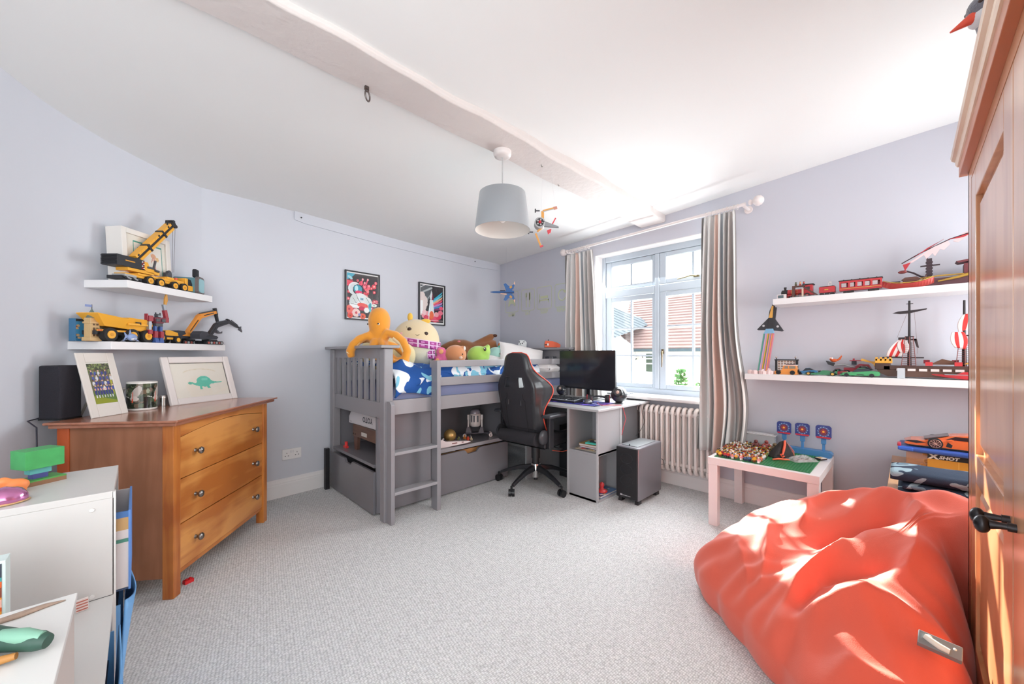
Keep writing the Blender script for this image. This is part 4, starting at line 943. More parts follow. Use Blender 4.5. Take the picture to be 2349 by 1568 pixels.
b = B(); b.prism([(2.508, 0), (2.588, 0), (2.588, 1.147), (2.508, 1.147)], 1.635, 1.668, axis='X'); part('ladder_rail', b, GP, t, world=True, bevel=.003)
for z in (.505, .225): WB('step', GPL, t, (1.287, 1.635, 2.505, 2.588, z - .022, z), bevel=.003)
WB('mattress_panel', mat('7f86ab', .85), None, (1.315, 3.33, 2.632, 3.60, .791, .93)) if False else None
t = thing('mattress', 'mattress in a dusty blue fitted sheet on the raised bed', 'mattress', (1.33, 3.1, .79))
b = B(); b.box(1.318, 3.335, 2.64, 3.60, .792, .955); part('sheet', b, mat('7f86a8', .85, bump=.2, bs=14), t, world=True, bevel=.035, seg=4)
# duvet
DUV = fabric_camo('16509a', 'e6ecf2', '7fc0d8', 5.2, .57, .61)
def duvet(u, v):
    x = 1.335 + 1.62 * u
    L = v * 1.25
    back = .97
    n1 = noise.noise(Vector((x * 3.1, v * 3.3, 1.0))); n2 = noise.noise(Vector((x * 9, v * 8, 4.0))) + .9 * (1 - 2 * abs(noise.noise(Vector((x * 5 + v * 4, v * 5 - x * 3, 7.0)))))
    lump = .045 * n1 + .018 * n2 + .03 * math.exp(-((x - 1.45) / .12) ** 2)
    near = 1.0 if x < 1.64 else max(0, 1 - (x - 1.64) / .12)
    drop0 = 2.70
    if L < .86:
        y = 3.56 - L; z = 1.075 + lump + .03 * (L / .86)
    else:
        q = (L - .86) / .39
        a = min(q * 1.9, 1) * pi / 2
        y = drop0 - (.062 + .055 * near) * sin(a) + .01 * n2 + (q > .6) * near * .03 * (q - .6)
        zb = 1.105 + lump * (1 - q * .5)
        z = zb - q * (.16 + .09 * near) + .02 * sin(q * 3 + x * 8) * q + .02 * n2
        y = max(y, 2.634) if near < .5 else max(y, 2.575 if z > .885 else 2.60)
        if near > .5: z = max(z, .873)
        else: z = max(z, .965)
    return (x, y, z)
b = B(); b.grid(duvet, 120, 70)
t = thing('duvet', 'rumpled blue duvet with white and pale blue wild animal shapes on the raised bed', 'duvet', (1.9, 3.1, .96))
o = part('cover', b, DUV, t, world=True, solid=.012)
# pillows
def pillow(label, loc, rz, tilt, sz, mt, roll=0, name='pillow'):
    w, d, h = sz
    b = B()
    def fn(s):
        def g(u, v):
            x, y = (u - .5) * 2, (v - .5) * 2
            e = (max(0, 1 - abs(x) ** 3.0) * max(0, 1 - abs(y) ** 3.0)) ** .55
            pin = 1 - .07 * (1 - abs(x)) * abs(y) ** 4 * 2
            return (x * w / 2 * (1 - .06 * (1 - y * y)), y * d / 2 * (1 - .06 * (1 - x * x)), s * h / 2 * e + .008 * noise.noise(Vector((x * 3, y * 3, s))))
        return g
    b.T = Matrix.Rotation(rz, 4, 'Z') @ Matrix.Rotation(roll, 4, 'Y') @ Matrix.Rotation(tilt, 4, 'X')
    b.grid(fn(1), 26, 20); b.grid(fn(-1), 26, 20)
    t = thing(name, label, 'pillow', loc); part('cover', b, mt, t, weld=True)
    return t
PW = mat('e8e3e2', .85, bump=.1, bs=30, sheen=.2)
pillow('white pillow propped up with one corner pointing up by the headboard', (2.99, 2.93, 1.155), -.5, radians(52), (.52, .34, .12), PW, roll=.2)
pillow('white pillow lying flat at the front corner behind the guard rails', (3.13, 2.80, 1.045), 1.45, radians(2), (.36, .34, .15), PW)
pillow('low white pillow lying behind the green and teal toys', (2.72, 3.08, 1.10), -.3, radians(25), (.40, .30, .13), PW)

# ---------------------------------------------------------------- plush toys (local x to the right as seen, y away)
RZC = -TH
def plush(base, mt, **k): return mat(base, .9, bump=.25, bs=260, sheen=.5)
t = thing('octopus_plush', 'orange plush octopus with black eyes sitting at the foot of the bed', 'soft toy', (1.37, 2.95, 1.10), RZC)
OC = mat('e8992f', .9, bump=.2, bs=200, sheen=.5, var=.06); CR = mat('f0dcb4', .9, sheen=.4)
b = B()
b.sph((0, .03, .37), (.086, .085, .105), nu=22, nv=16); b.lathe([(.05, .12), (.062, .16), (.066, .22), (.072, .27), (.082, .32), (.086, .36)], (0, .03, 0), n=22)
b.sph((0, .03, .15), (.08, .075, .05))
arms = [([(.03, 0, .2), (.085, -.02, .265), (.15, -.03, .245), (.21, -.04, .195), (.245, -.05, .12), (.235, -.06, .06), (.18, -.07, .035), (.13, -.06, .06), (.10, -.04, .10)], .036),
        ([(-.03, 0, .2), (-.07, -.02, .245), (-.13, -.04, .215), (-.175, -.05, .17), (-.20, -.05, .12), (-.19, -.05, .07)], .035),
        ([(-.01, -.03, .2), (-.015, -.07, .16), (-.01, -.10, .13), (.0, -.11, .09)], .03),
        ([(.035, -.03, .2), (.06, -.07, .17), (.075, -.10, .13), (.08, -.12, .09)], .028),
        ([(-.04, .05, .2), (-.12, .09, .215), (-.2, .10, .2), (-.25, .1, .15), (-.26, .1, .1)], .024),
        ([(.05, -.02, .15), (.10, -.09, .08), (.15, -.12, .03), (.21, -.10, .015), (.25, -.04, .02)], .032),
        ([(.04, .08, .18), (.1, .14, .16), (.16, .16, .1), (.2, .16, .04)], .028),
        ([(-.04, .09, .16), (-.08, .16, .1), (-.1, .2, .03)], .028)]
for pts, r in arms: b.tube(pts, [r * 1.15] + [r] * (len(pts) - 2) + [r * .75], n=12)
part('body', b, OC, t, remesh=.008)
b = B()
for pts, r in arms[:2]:
    b.tube([(p[0] - .006, p[1] - .006, p[2] - .016) for p in pts[2:-1]], r * .74, n=10)
part('arm_lining', b, CR, t)
for x in (-.078, .02):
    b = B(); b.sph((x, -.045 if x > 0 else .0, .335), .010, nu=12, nv=8, mi=0); b.sph((x, -.054 if x > 0 else -.012, .336), .0062, nu=10, nv=8, mi=1); part('eye', b, [mat('f2efe8', .4), mat('151212', .1)], t)
t = thing('cream_plush', 'large cream plush toy with a green patch lying behind the footboard', 'soft toy', (1.60, 3.26, 1.08), RZC)
b = B(); b.sph((-.04, 0, .13), (.20, .15, .16), nu=24, nv=16); b.sph((.16, -.02, .10), (.10, .1, .12)); part('body', b, plush('ecd9a3', 0), t, remesh=.012)
b = B(); b.sph((-.02, -.10, .15), (.06, .06, .035), nu=14, nv=8); part('green_patch', b, mat('3f9a54', .8), t)
# bee like plush with scarf
t = thing('round_cream_plush', 'big round cream plush with yellow antennae and a purple checked scarf', 'soft toy', (1.90, 3.28, 1.075), RZC)
BC = mat('e9d5ae', .9, bump=.2, bs=220, sheen=.5); BC2 = mat('e6e2cb', .9, bump=.2, bs=220, sheen=.5)
def bsurf(th, z):   # radius of the body at a height
    s = (z - .22) / .235
    return math.sqrt(max(0, 1 - abs(s) ** 2.3))
b = B(); prof = [(max(.0005, .225 * bsurf(0, z)), z) for z in np.linspace(-.012, .452, 26)]
b.lathe([(r, z) for r, z in prof], n=36, sm=True)
for i, f in enumerate(b.f): b.m[i] = 1 if b.v[f[0]][2] < .19 else 0
b.v = [(x, y * .72, z) for x, y, z in b.v]
part('body', b, [BC, BC2], t)
b = B(); b.sph((-.055, 0, .475), (.026, .022, .042), nu=14, nv=10); part('antenna', b, mat('efc04c', .9, sheen=.4), t)
b = B(); b.sph((.10, -.02, .435), (.046, .024, .024), nu=14, nv=10); part('antenna', b, mat('efc04c', .9, sheen=.4), t)
def onb(x, z, rx=.225): return -.72 * math.sqrt(max(0, (rx * bsurf(0, z)) ** 2 - x * x))
EY = mat('3a2620', .3)
for x, z in ((-.025, .352), (.125, .312)):
    b = B(); b.sph((x, onb(x, z) - .001, z), (.020, .006, .017), nu=14, nv=8); b.tube([(x - .02, onb(x, z) - .003, z + .012), (x - .028, onb(x, z), z + .024)], .0018, n=5); part('eye', b, EY, t)
b = B(); pts = [(x, onb(x, .30 - .008 * cos((x - .052) * 90)) - .002, .302 - .008 * cos((x - .052) * 90)) for x in np.linspace(.035, .07, 8)]; b.tube(pts, .0018, n=5); part('mouth', b, EY, t)
b = B(); b.sph((-.10, onb(-.10, .31), .31), (.016, .004, .013), nu=12, nv=8); part('blush', b, mat('f0b8b8', .9), t)
SCF = [mat('a8408c', .9, sheen=.3), mat('d58cc8', .9, sheen=.3), mat('e7cfe4', .9), mat('7d2c6c', .9)]
def sfn(u, v):
    a = 2 * pi * u; z = .235 + (v - .5) * .075 - .03 * sin(a + .4) * 1.0 if False else .232 + (v - .5) * .075 - .035 * cos(a)
    r = .225 * bsurf(0, z) + .008; return (r * cos(a), r * sin(a) * .72, z)
pm = lambda i, j: 2 if i % 6 == 0 or j % 5 == 4 else (1 if (i // 2) % 3 == 1 and (j // 2) % 2 else (3 if (i // 3 + j // 3) % 4 == 0 else 0))
b = B(); b.grid(sfn, 84, 10, mf=pm)
b.grid(lambda u, v: (.125 + .068 * u + .012 * v, -.118 + .03 * u, .195 - .115 * v), 9, 14, mf=pm)
part('scarf', b, SCF, t, solid=.008)
# pink plush
t = thing('pink_plush', 'pink and coral patterned plush wings between the cream and orange toys', 'soft toy', (2.04, 3.06, 1.08), RZC)
PK = mat('ea6f9c', .85, var=.25, vs=30, sheen=.4)
b = B(); b.sph((-.0, 0, .135), (.05, .03, .05)); b.sph((-.03, 0, .045), (.045, .03, .06)); b.sph((.03, .01, .07), (.035, .03, .05)); part('body', b, PK, t, remesh=.008)
b = B(); b.sph((.005, -.03, .14), (.022, .006, .024), nu=12, nv=8); b.sph((-.03, -.03, .05), (.02, .006, .03), nu=12, nv=8); o = part('spots', b, mat('f3b07c', .9), t); o['kind'] = 'stuff'
# orange, green, teal
t = thing('orange_plush', 'round tan orange plush toy with small black eye on the duvet', 'soft toy', (2.16, 3.0, 1.12), RZC)
b = B(); b.sph((0, 0, .07), (.105, .09, .095), nu=24, nv=14); b.sph((.07, -.01, .13), (.022, .02, .03)); part('body', b, mat('cf8a5c', .9, bump=.2, bs=200, sheen=.5), t, remesh=.009)
b = B(); b.sph((.075, -.062, .075), (.006, .004, .009), nu=10, nv=8); part('eye', b, EY, t)
b = B(); b.sph((.06, -.075, .045), (.018, .01, .014), nu=12, nv=8); part('snout', b, mat('efc8b0', .9), t)
b = B(); b.sph((.088, -.02, .13), (.012, .014, .022), nu=10, nv=8); part('ear_tip', b, mat('f2e6dc', .9), t)
t = thing('green_plush', 'lime green plush toy with a big dark eye between orange and teal toys', 'soft toy', (2.44, 2.97, 1.11), RZC)
b = B(); b.sph((-.02, 0, .07), (.115, .09, .10), nu=24, nv=14); b.sph((.05, -.02, .11), (.055, .06, .055)); b.sph((.075, -.01, .155), (.025, .03, .03)); part('body', b, mat('a9cf5c', .9, bump=.2, bs=200, sheen=.5), t, remesh=.009)
b = B(); b.sph((.052, -.075, .135), (.014, .008, .02), nu=14, nv=8, mi=0); b.sph((.048, -.082, .142), (.004, .003, .006), nu=8, nv=6, mi=1); part('eye', b, [mat('4a4a2a', .3), WT], t)
t = thing('teal_plush', 'pale teal plush toy with a spiky mint crest right of the green toy', 'soft toy', (2.80, 3.14, 1.10), RZC)
b = B(); b.sph((0, 0, .08), (.10, .08, .095), nu=24, nv=14); part('body', b, mat('a3cfc4', .9, bump=.2, bs=200, sheen=.5), t)
for k in range(5):
    a = radians(70 - k * 26); b = B(); b.cyl((.085 * cos(a), 0, .08 + .085 * sin(a)), (.125 * cos(a), 0, .08 + .125 * sin(a)), .018, .003, n=10); part('crest_spike', b, mat('5fb9a0', .9), t)
b = B(); b.sph((.05, -.07, .10), (.009, .004, .011), nu=10, nv=8); part('eye', b, EY, t)
t = thing('brown_plush', 'long brown plush animal with dark paws lying along the back wall', 'soft toy', (2.66, 3.42, 1.15), RZC)
b = B()
b.tube([(-.24, 0, .13), (-.17, 0, .145), (-.08, 0, .13), (.02, 0, .09), (.12, 0, .10), (.24, 0, .14), (.30, 0, .15)], [.045, .07, .085, .09, .085, .07, .05], n=14)
b.tube([(-.2, -.02, .15), (-.27, -.04, .13), (-.31, -.05, .11)], [.05, .035, .03], n=10); b.tube([(.06, 0, .14), (.16, 0, .20), (.24, 0, .245), (.27, 0, .25)], [.05, .04, .035, .025], n=10)
b.tube([(-.05, -.05, .1), (-.02, -.08, .02), (0, -.08, -.03)], [.06, .05, .04], n=10)
part('body', b, mat('8a5630', .9, bump=.25, bs=200, sheen=.5), t, remesh=.010)
b = B(); b.sph((-.325, -.055, .105), (.035, .033, .03), nu=14, nv=10); part('paw', b, mat('4a2c20', .9), t)
b = B(); b.sph((.28, -.005, .252), (.026, .024, .018), nu=14, nv=10); part('paw', b, mat('4a2c20', .9), t)
b = B(); b.sph((.335, -.01, .14), (.022, .03, .035), nu=14, nv=10); part('nose_patch', b, mat('d8804c', .9), t)
b = B(); b.sph((-.115, -.06, .185), (.018, .01, .01), nu=10, nv=8); part('pink_heart', b, mat('e88a8c', .9), t)
# headboard toys
t = thing('panda_toy', 'small white and black spotted toy figure on the headboard shelf', 'toy', (3.385, 3.31, 1.268), RZC)
b = B(); b.prism([(-.06, 0), (.05, 0), (.055, .07), (.03, .098), (-.03, .098), (-.045, .06)], -.03, .03); b.box(.05, .085, -.02, .02, 0, .01); part('body', b, mat('eceeef', .4), t, bevel=.004)
b = B()
for x, z, r in ((-.035, .076, .008), (-.025, .053, .008), (.0, .06, .008), (.012, .082, .004), (.025, .078, .004), (.03, .088, .004), (.018, .07, .004)): b.cyl((x, -.033, z), (x, -.030, z), r, n=10)
b.box(-.04, -.01, -.033, -.030, .018, .032); o = part('dark_spots', b, mat('26262c', .4), t); o['kind'] = 'stuff'
t = thing('orange_toy_boat', 'orange angular toy craft on the headboard shelf near the curtain', 'toy', (3.385, 2.83, 1.268), RZC)
b = B(); b.prism([(-.085, .005), (.085, .005), (.09, .035), (.06, .055), (.0, .075), (-.08, .08), (-.09, .04)], -.03, .03); part('hull', b, mat('e2603a', .5), t, bevel=.003)
b = B(); b.box(-.09, .05, -.032, .032, 0, .006); b.box(-.085, -.06, -.033, -.03, .03, .04); part('dark_base', b, BK, t)
b = B(); b.cyl((-.045, 0, .08), (-.045, 0, .095), .006, n=8); part('knob', b, DG, t)
b = B(); b.box(-.06, -.045, -.033, -.03, .025, .05); part('white_panel', b, WT, t)

# ---------------------------------------------------------------- storage under the bed
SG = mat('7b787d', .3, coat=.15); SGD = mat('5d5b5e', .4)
t = thing('storage_cabinet', 'grey cabinet under the foot of the bed with an open shelf over a drawer', 'cabinet', (1.32, 3.2, 0))
WB('side_panel', SG, t, (1.258, 1.72, 2.73, 2.748, .02, .735)); WB('side_panel', SG, t, (1.318, 1.72, 3.60, 3.618, .02, .735))
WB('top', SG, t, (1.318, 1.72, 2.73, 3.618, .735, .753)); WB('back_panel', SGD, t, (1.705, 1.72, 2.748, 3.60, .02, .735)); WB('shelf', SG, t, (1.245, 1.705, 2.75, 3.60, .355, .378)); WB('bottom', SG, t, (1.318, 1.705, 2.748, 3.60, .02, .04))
b = B(); b.prism([(2.745, .012), (3.635, .012), (3.635, .325), (3.30, .325), (3.27, .295), (3.17, .295), (3.14, .325), (2.745, .325)], 1.238, 1.256, axis='X'); part('drawer', b, SG, t, world=True, bevel=.002)
WB('upright', GP, t, (1.262, 1.318, 3.60, 3.618, .0, .735))
t2 = thing('storage_cabinet', 'grey cabinet under the middle of the bed holding toys above a wide drawer', 'cabinet', (2.16, 3.1, 0)); t = t2
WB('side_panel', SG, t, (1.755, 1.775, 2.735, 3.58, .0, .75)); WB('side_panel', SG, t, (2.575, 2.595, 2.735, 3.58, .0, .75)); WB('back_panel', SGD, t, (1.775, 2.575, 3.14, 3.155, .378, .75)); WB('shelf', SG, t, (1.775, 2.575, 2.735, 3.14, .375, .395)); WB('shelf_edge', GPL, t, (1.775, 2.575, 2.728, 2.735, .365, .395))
b = B(); b.prism([(1.778, .012), (2.572, .012), (2.572, .348), (2.26, .348), (2.23, .345), (2.20, .315), (2.10, .31), (2.07, .345), (2.04, .348), (1.778, .348)], 2.728, 2.746); part('drawer', b, SG, t, world=True, bevel=.002)
WB('bottom', SG, t, (1.775, 2.575, 2.75, 3.14, .01, .03))
WB('drawer_lining', mat('c98f5a', .8), t, (1.80, 2.55, 2.80, 2.81, .03, .335))
b = B(); b.box(1.18, 1.215, 3.58, 3.62, 0, .36); simple('black_board', 'thin black board standing between the bed end and the wall', 'board', b, mat('17161a', .5))
# niche contents (local x = -Y world, y = +X world : faces the foot end)
RN = radians(-90)
t = thing('wooden_tray_table', 'dark brown bed tray with legs and a white label in the niche', 'tray', (1.33, 3.36, .378), RN)
BRW = wood('5d4238', '70503f', 'X', coat=.05, rough=.5)
b = B(); b.box(0, .58, 0, .022, .115, .215); part('front_board', b, BRW, t, bevel=.004)
b = B(); b.box(0.005, .575, .022, .25, .198, .214); part('tray_base', b, BRW, t)
for x in (.03, .50):
    b = B(); b.prism([(x, 0), (x + .05, 0), (x + .065, .12), (x - .015, .12)], .005, .03); part('leg', b, BRW, t, bevel=.003)
b = B(); b.box(.19, .29, -.003, 0, .14, .17); part('paper_label', b, mat('cfcac4', .7), t)
for x in (.02, .06, .47, .53):
    b = B(); b.cyl((x, -.002, .135), (x, .001, .135), .007, n=10); part('screw_hole', b, mat('2a1e1c', .6), t)
t = thing('printed_box', 'white box with black upside down lettering on top of the brown tray', 'box', (1.335, 3.45, .595), RN + .03)
b = B(); b.prism([(.0, .0), (.64, 0), (.64, .125), (.06, .125), (0, .055)], 0, .045); part('box', b, mat('d6d2d6', .5), t, bevel=.001)
b = B(); addtext(b, 'YOTO', .062, Matrix.Translation((.36, -.002, .060)) @ Matrix.Rotation(radians(90), 4, 'X') @ Matrix.Rotation(pi, 4, 'Z'), bold=.0012); q = part('lettering', b, mat('22202c', .5), t)
b = B()
for k in range(4): b.box(.335 + k * .012, .342 + k * .012, -.0015, 0, .098, .102)
for k in range(3): b.box(.02 + k * .012, .029 + k * .012, -.0015, 0, .012, .016)
q = part('small_print', b, mat('55525c', .5), t); q['kind'] = 'stuff'
t = thing('game_box', 'red and green game box behind the white box in the niche', 'box', (1.40, 3.53, .594), RN)
b = B(); b.box(0, .20, 0, .13, 0, .075); part('box', b, mat('7f2a2e', .5), t)
b = B(); b.box(.10, .17, -.001, 0, .005, .07); part('green_panel', b, mat('7f9a5a', .6), t)
b = B(); b.box(.03, .045, -.001, 0, .045, .053); b.box(.02, .06, -.001, 0, .025, .031); q = part('small_print', b, WT, t); q['kind'] = 'stuff'
b = B(); b.box(0, .26, 0, .17, 0, .022); simple('flat_box', 'flat white box lying on top of the red game box', 'box', b, mat('c9ccda', .6), (1.40, 3.54, .671), RN, bevel=.001)
b = B(); b.box(-.03, .03, -.012, .012, 0, .02); b.cyl((.008, 0, .02), (.008, 0, .055), .013, n=12); simple('red_toy_piece', 'small bright red plastic toy piece at the left of the niche shelf', 'toy', b, mat('e03a38', .35), (1.30, 3.43, .378), RN, bevel=.002)
b = B(); b.prism([(0, 0), (.06, 0), (.06, .04), (.03, .06), (0, .05)], 0, .06); simple('wooden_block', 'tan wooden block under the brown tray in the niche', 'block', b, wood('8a6a48', 'a9845c', 'X'), (1.42, 3.10, .378), RN - .4, bevel=.002)
# toys in the middle cabinet
ZS = .396
t = thing('skateboard', 'short dark skateboard with pale wheels under the white toy capsule', 'skateboard', (2.36, 2.93, ZS), RZC + .12)
b = B(); b.box(-.12, .12, -.035, .035, .032, .042); b.box(-.13, -.10, -.03, .03, .02, .034); b.box(.10, .13, -.03, .03, .02, .034); part('deck', b, mat('45414a', .5), t, bevel=.004)
for x, y in ((-.115, -.045), (.135, -.03), (-.115, .04), (.135, .045)):
    b = B(); b.cyl((x, y - .008, .018), (x, y + .008, .018), .0175, n=18); b.cyl((x, y - .0095, .018), (x, y - .008, .018), .006, n=10, mi=1); part('wheel', b, [mat('d9c4bf', .4), DG], t)
t = thing('toy_capsule', 'white and dark toy space capsule with grey feet standing on the skateboard', 'toy', (2.355, 2.945, ZS + .042), RZC)
WTP = mat('d8cdca', .4)
b = B(); b.lathe([(.035, .055), (.05, .065), (.055, .09), (.055, .175), (.05, .18)], n=28); part('body', b, WTP, t)
b = B(); b.lathe([(.052, .182), (.05, .20), (.04, .215), (.025, .222), (.001, .224)], n=28); part('lid', b, mat('a39ea8', .35, .3), t)
for x in (-.03, -.005, .03):
    b = B(); b.box(x - .007, x + .007, -.057, -.05, .105, .165); part('dark_panel', b, mat('3f3b44', .4), t)
for s in (-1, 1):
    b = B(); b.box(s * .066 - .010, s * .066 + .010, -.015, .015, .12, .17); b.box(s * .066 - .007, s * .066 + .007, -.01, .01, .05, .12); part('strut', b, WTP, t, bevel=.003)
    b = B(); b.hexa([(s * .06 - .028, -.045, 0), (s * .06 + .028, -.045, 0), (s * .06 + .028, .03, 0), (s * .06 - .028, .03, 0)], [(s * .066 - .014, -.015, .05), (s * .066 + .014, -.015, .05), (s * .066 + .014, .015, .05), (s * .066 - .014, .015, .05)]); part('foot', b, mat('6f6a70', .5), t, bevel=.003)
t = thing('golden_ball', 'gold ribbed ornament ball at the left of the middle cabinet shelf', 'ornament', (2.05, 2.93, ZS), 0)
b = B(); b.sph((0, 0, .055), .055, nu=24, nv=16)
for k in range(8):
    a = k * pi / 8; b.tube([(.0565 * cos(q) * cos(a), .0565 * cos(q) * sin(a), .055 + .0565 * sin(q)) for q in np.linspace(-1.4, 1.4, 12)], .002, n=5, mi=1)
part('ball', b, [mat('d0a868', .35, .5), mat('7a5c34', .4)], t)
R = random.Random(12)
for k in range(7):
    c = ['c8472e', 'e08a3a', '7a7f4a', '3f3c40', 'd8c9a8', 'b02d38', '6a6f74'][k]
    b = B(); w = R.uniform(.008, .016); b.box(-w, w, -w * .7, w * .7, 0, w * R.uniform(1, 3)); b.cyl((0, 0, w), (0, 0, w * 3.2), w * .5, n=8)
    nmc = {'c8472e': 'brick red', 'e08a3a': 'amber', '7a7f4a': 'olive', '3f3c40': 'charcoal', 'd8c9a8': 'sand coloured', 'b02d38': 'crimson', '6a6f74': 'steel grey'}[c]
    simple('toy_piece', 'small loose %s toy piece lying left of the skateboard in the cabinet' % nmc, 'toy', b, mat(c, .4), (2.10 + R.uniform(0, .14), 2.83 + R.uniform(0, .14), ZS), R.uniform(0, 3), group='loose toy pieces in the cabinet')
t = thing('toy_spaceship', 'long white toy spaceship with dark windows at the front of the shelf', 'toy', (1.83, 2.79, ZS), radians(-8))
b = B(); b.prism([(.0, .0), (.05, -.005 + .005), (.27, .012), (.31, .018), (.29, .026), (.06, .05), (.03, .07), (0, .065)], -.02, .02); part('hull', b, mat('e6d8d6', .35), t, bevel=.004)
b = B(); b.box(.12, .17, -.0215, -.0198, .022, .030); b.box(.215, .235, -.0215, -.0198, .021, .028); q = part('windows', b, mat('7a3a38', .4), t); q['kind'] = 'stuff'
b = B(); b.cyl((-.01, 0, .02), (.05, 0, .075), .008, n=8); b.box(.05, .15, .025, .04, .0, .012); part('engine', b, mat('b9b0ae', .4), t)
# ================================================================ DESK
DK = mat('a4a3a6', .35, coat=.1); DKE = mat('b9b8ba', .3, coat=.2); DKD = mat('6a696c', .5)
t = thing('desk', 'grey desk by the window with a cube shelf pedestal', 'desk', (2.64, 1.74, 0))
WB('desk_top', DKE, t, (2.62, 3.50, 1.715, 2.565, .732, .752), bevel=.003)
P = [('side_panel', (2.985, 3.0, 1.735, 2.03, 0, .732)), ('side_panel', (2.645, 2.985, 2.018, 2.035, 0, .732)), ('end_panel', (2.645, 2.985, 1.735, 1.751, .372, .732)), ('front_panel', (2.640, 2.656, 1.735, 2.018, 0, .374)), ('shelf', (2.640, 2.985, 1.735, 2.018, .374, .392)), ('base_panel', (2.640, 2.985, 1.735, 2.018, .0, .018)), ('divider', (2.645, 2.985, 1.87, 1.885, .018, .374))]
for nme, bx in P: WB(nme, DK, t, bx, bevel=.001)
WB('edge_strip', DKE, t, (2.636, 2.644, 2.018, 2.040, 0, .732)); WB('edge_strip', DKE, t, (2.636, 2.644, 1.732, 1.748, 0, .732)); WB('edge_strip', DKE, t, (2.978, 3.004, 1.730, 1.736, 0, .732))
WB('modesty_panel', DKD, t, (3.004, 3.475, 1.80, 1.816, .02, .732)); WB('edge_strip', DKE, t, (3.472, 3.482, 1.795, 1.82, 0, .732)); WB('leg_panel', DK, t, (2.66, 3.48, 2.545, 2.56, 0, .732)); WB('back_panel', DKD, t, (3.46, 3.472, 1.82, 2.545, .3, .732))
b = B(); b.box(0, .36, 0, .34, 0, .50); b.box(-.004, 0, .02, .32, .03, .24, 1); b.box(-.004, 0, .02, .32, .26, .48, 1)
simple('black_cabinet', 'black box under the desk behind the chair', 'box', b, [mat('1b1b20', .5), mat('232329', .6)], (2.98, 2.06, 0), 0, bevel=.004)
b = B(); b.tube([(3.0, 2.05, .40), (2.9, 2.14, .33), (2.80, 2.22, .30), (2.75, 2.30, .305)], .004, n=6); simple('orange_cable', 'orange cable looping under the desk', 'cable', b, mat('e0583a', .4))
# mouse mat
cv = Canvas(90, 40, '2a2f86'); R = random.Random(9)
for i in range(70): cv.ell(R.random(), R.random(), R.uniform(.03, .1), R.uniform(.03, .09), R.choice(['1c2058', '4048b8', '6a4fc0', '23247a', '15163c', '8a5fd0']), R.uniform(0, 3))
cv.line(.0, .3, .5, .8, .01, 'cfd4ff'); cv.line(.5, .2, .9, .5, .008, 'b79af0')
t = thing('desk_mat', 'blue and purple galaxy patterned desk mat under the mouse', 'desk mat', (2.765, 1.845, .752))
b = B(); b.box(0, .33, 0, .70, 0, .003); part('mat', b, mat('1c1e40', .8), t)
picture('print', cv, .70, .33, t, Matrix.Translation((.33, 0, .0034)) @ Matrix.Rotation(pi / 2, 4, 'Z') @ Matrix.Rotation(-pi / 2, 4, 'X'), rough=.7)
# keyboard
t = thing('keyboard', 'black keyboard with pale lit keys on the desk mat', 'keyboard', (2.80, 2.085, .757), radians(1))
b = B(); b.hexa([(0, 0, 0), (.14, 0, 0), (.14, .42, 0), (0, .42, 0)], [(0, 0, .018), (.14, 0, .032), (.14, .42, .032), (0, .42, .018)]); part('case', b, mat('3c3c42', .35, .3), t, bevel=.003)
b = B()
for r in range(6):
    for c in range(20):
        if r < 4 and c in (4,): continue
        x = .012 + r * .0205; y = .012 + c * .0202; z = .0195 + r * .0021
        b.hexa([(x, y, z), (x + .018, y, z + .001), (x + .018, y + .017, z + .001), (x, y + .017, z)], [(x + .002, y + .002, z + .009), (x + .015, y + .002, z + .010), (x + .015, y + .015, z + .010), (x + .002, y + .015, z + .009)])
k = part('keys', b, mat('2c2d33', .4), t); k['kind'] = 'stuff'
b = B(); b.hexa([(.006, .008, .0185), (.136, .008, .0315), (.136, .412, .0315), (.006, .412, .0185)], [(.006, .008, .0205), (.136, .008, .0335), (.136, .412, .0335), (.006, .412, .0205)]); part('backlit_plate', b, mat('cdd4dc', .5), t)
# mouse
t = thing('computer_mouse', 'dark grey computer mouse on the desk mat', 'mouse', (2.895, 2.005, .756), radians(15))
b = B(); b.sph((0, 0, .006), (.062, .034, .03), nu=20, nv=12, fn=lambda d: 1 if d.z > 0 else .97); b.v = [(x, y, max(z, 0)) for x, y, z in b.v]; part('shell', b, mat('4a4a50', .35), t)
b = B(); b.box(.03, .045, -.003, .003, .028, .036); b.cyl((.04, -.004, .028), (.04, .004, .028), .006, n=10); part('scroll_wheel', b, BK, t)
b = B(); b.tube([(.06, 0, .01), (.11, .01, .012), (.16, .06, .01), (.22, .10, .008)], .0018, n=5); part('cable', b, BK, t)
# monitor
t = thing('monitor', 'large black computer monitor standing on the desk', 'monitor', (3.14, 2.19, .752), 0)
b = B(); b.box(3.125, 3.15, 1.866, 2.515, .855, 1.232); b.box(3.15, 3.175, 2.0, 2.38, .92, 1.16); part('bezel', b, mat('1e1e22', .4), t, world=True, bevel=.003)
b = B(); b.box(3.1225, 3.125, 1.873, 2.508, .868, 1.227); part('screen', b, mat('2b2b30', .12, spec=.6), t, world=True)
b = B(); b.box(3.15, 3.175, 2.16, 2.20, .765, .95); part('stand_neck', b, mat('1a1a1d', .4), t, world=True)
b = B(); b.box(3.06, 3.26, 2.06, 2.30, .752, .762); part('stand_base', b, mat('1a1a1d', .3), t, world=True, bevel=.004)
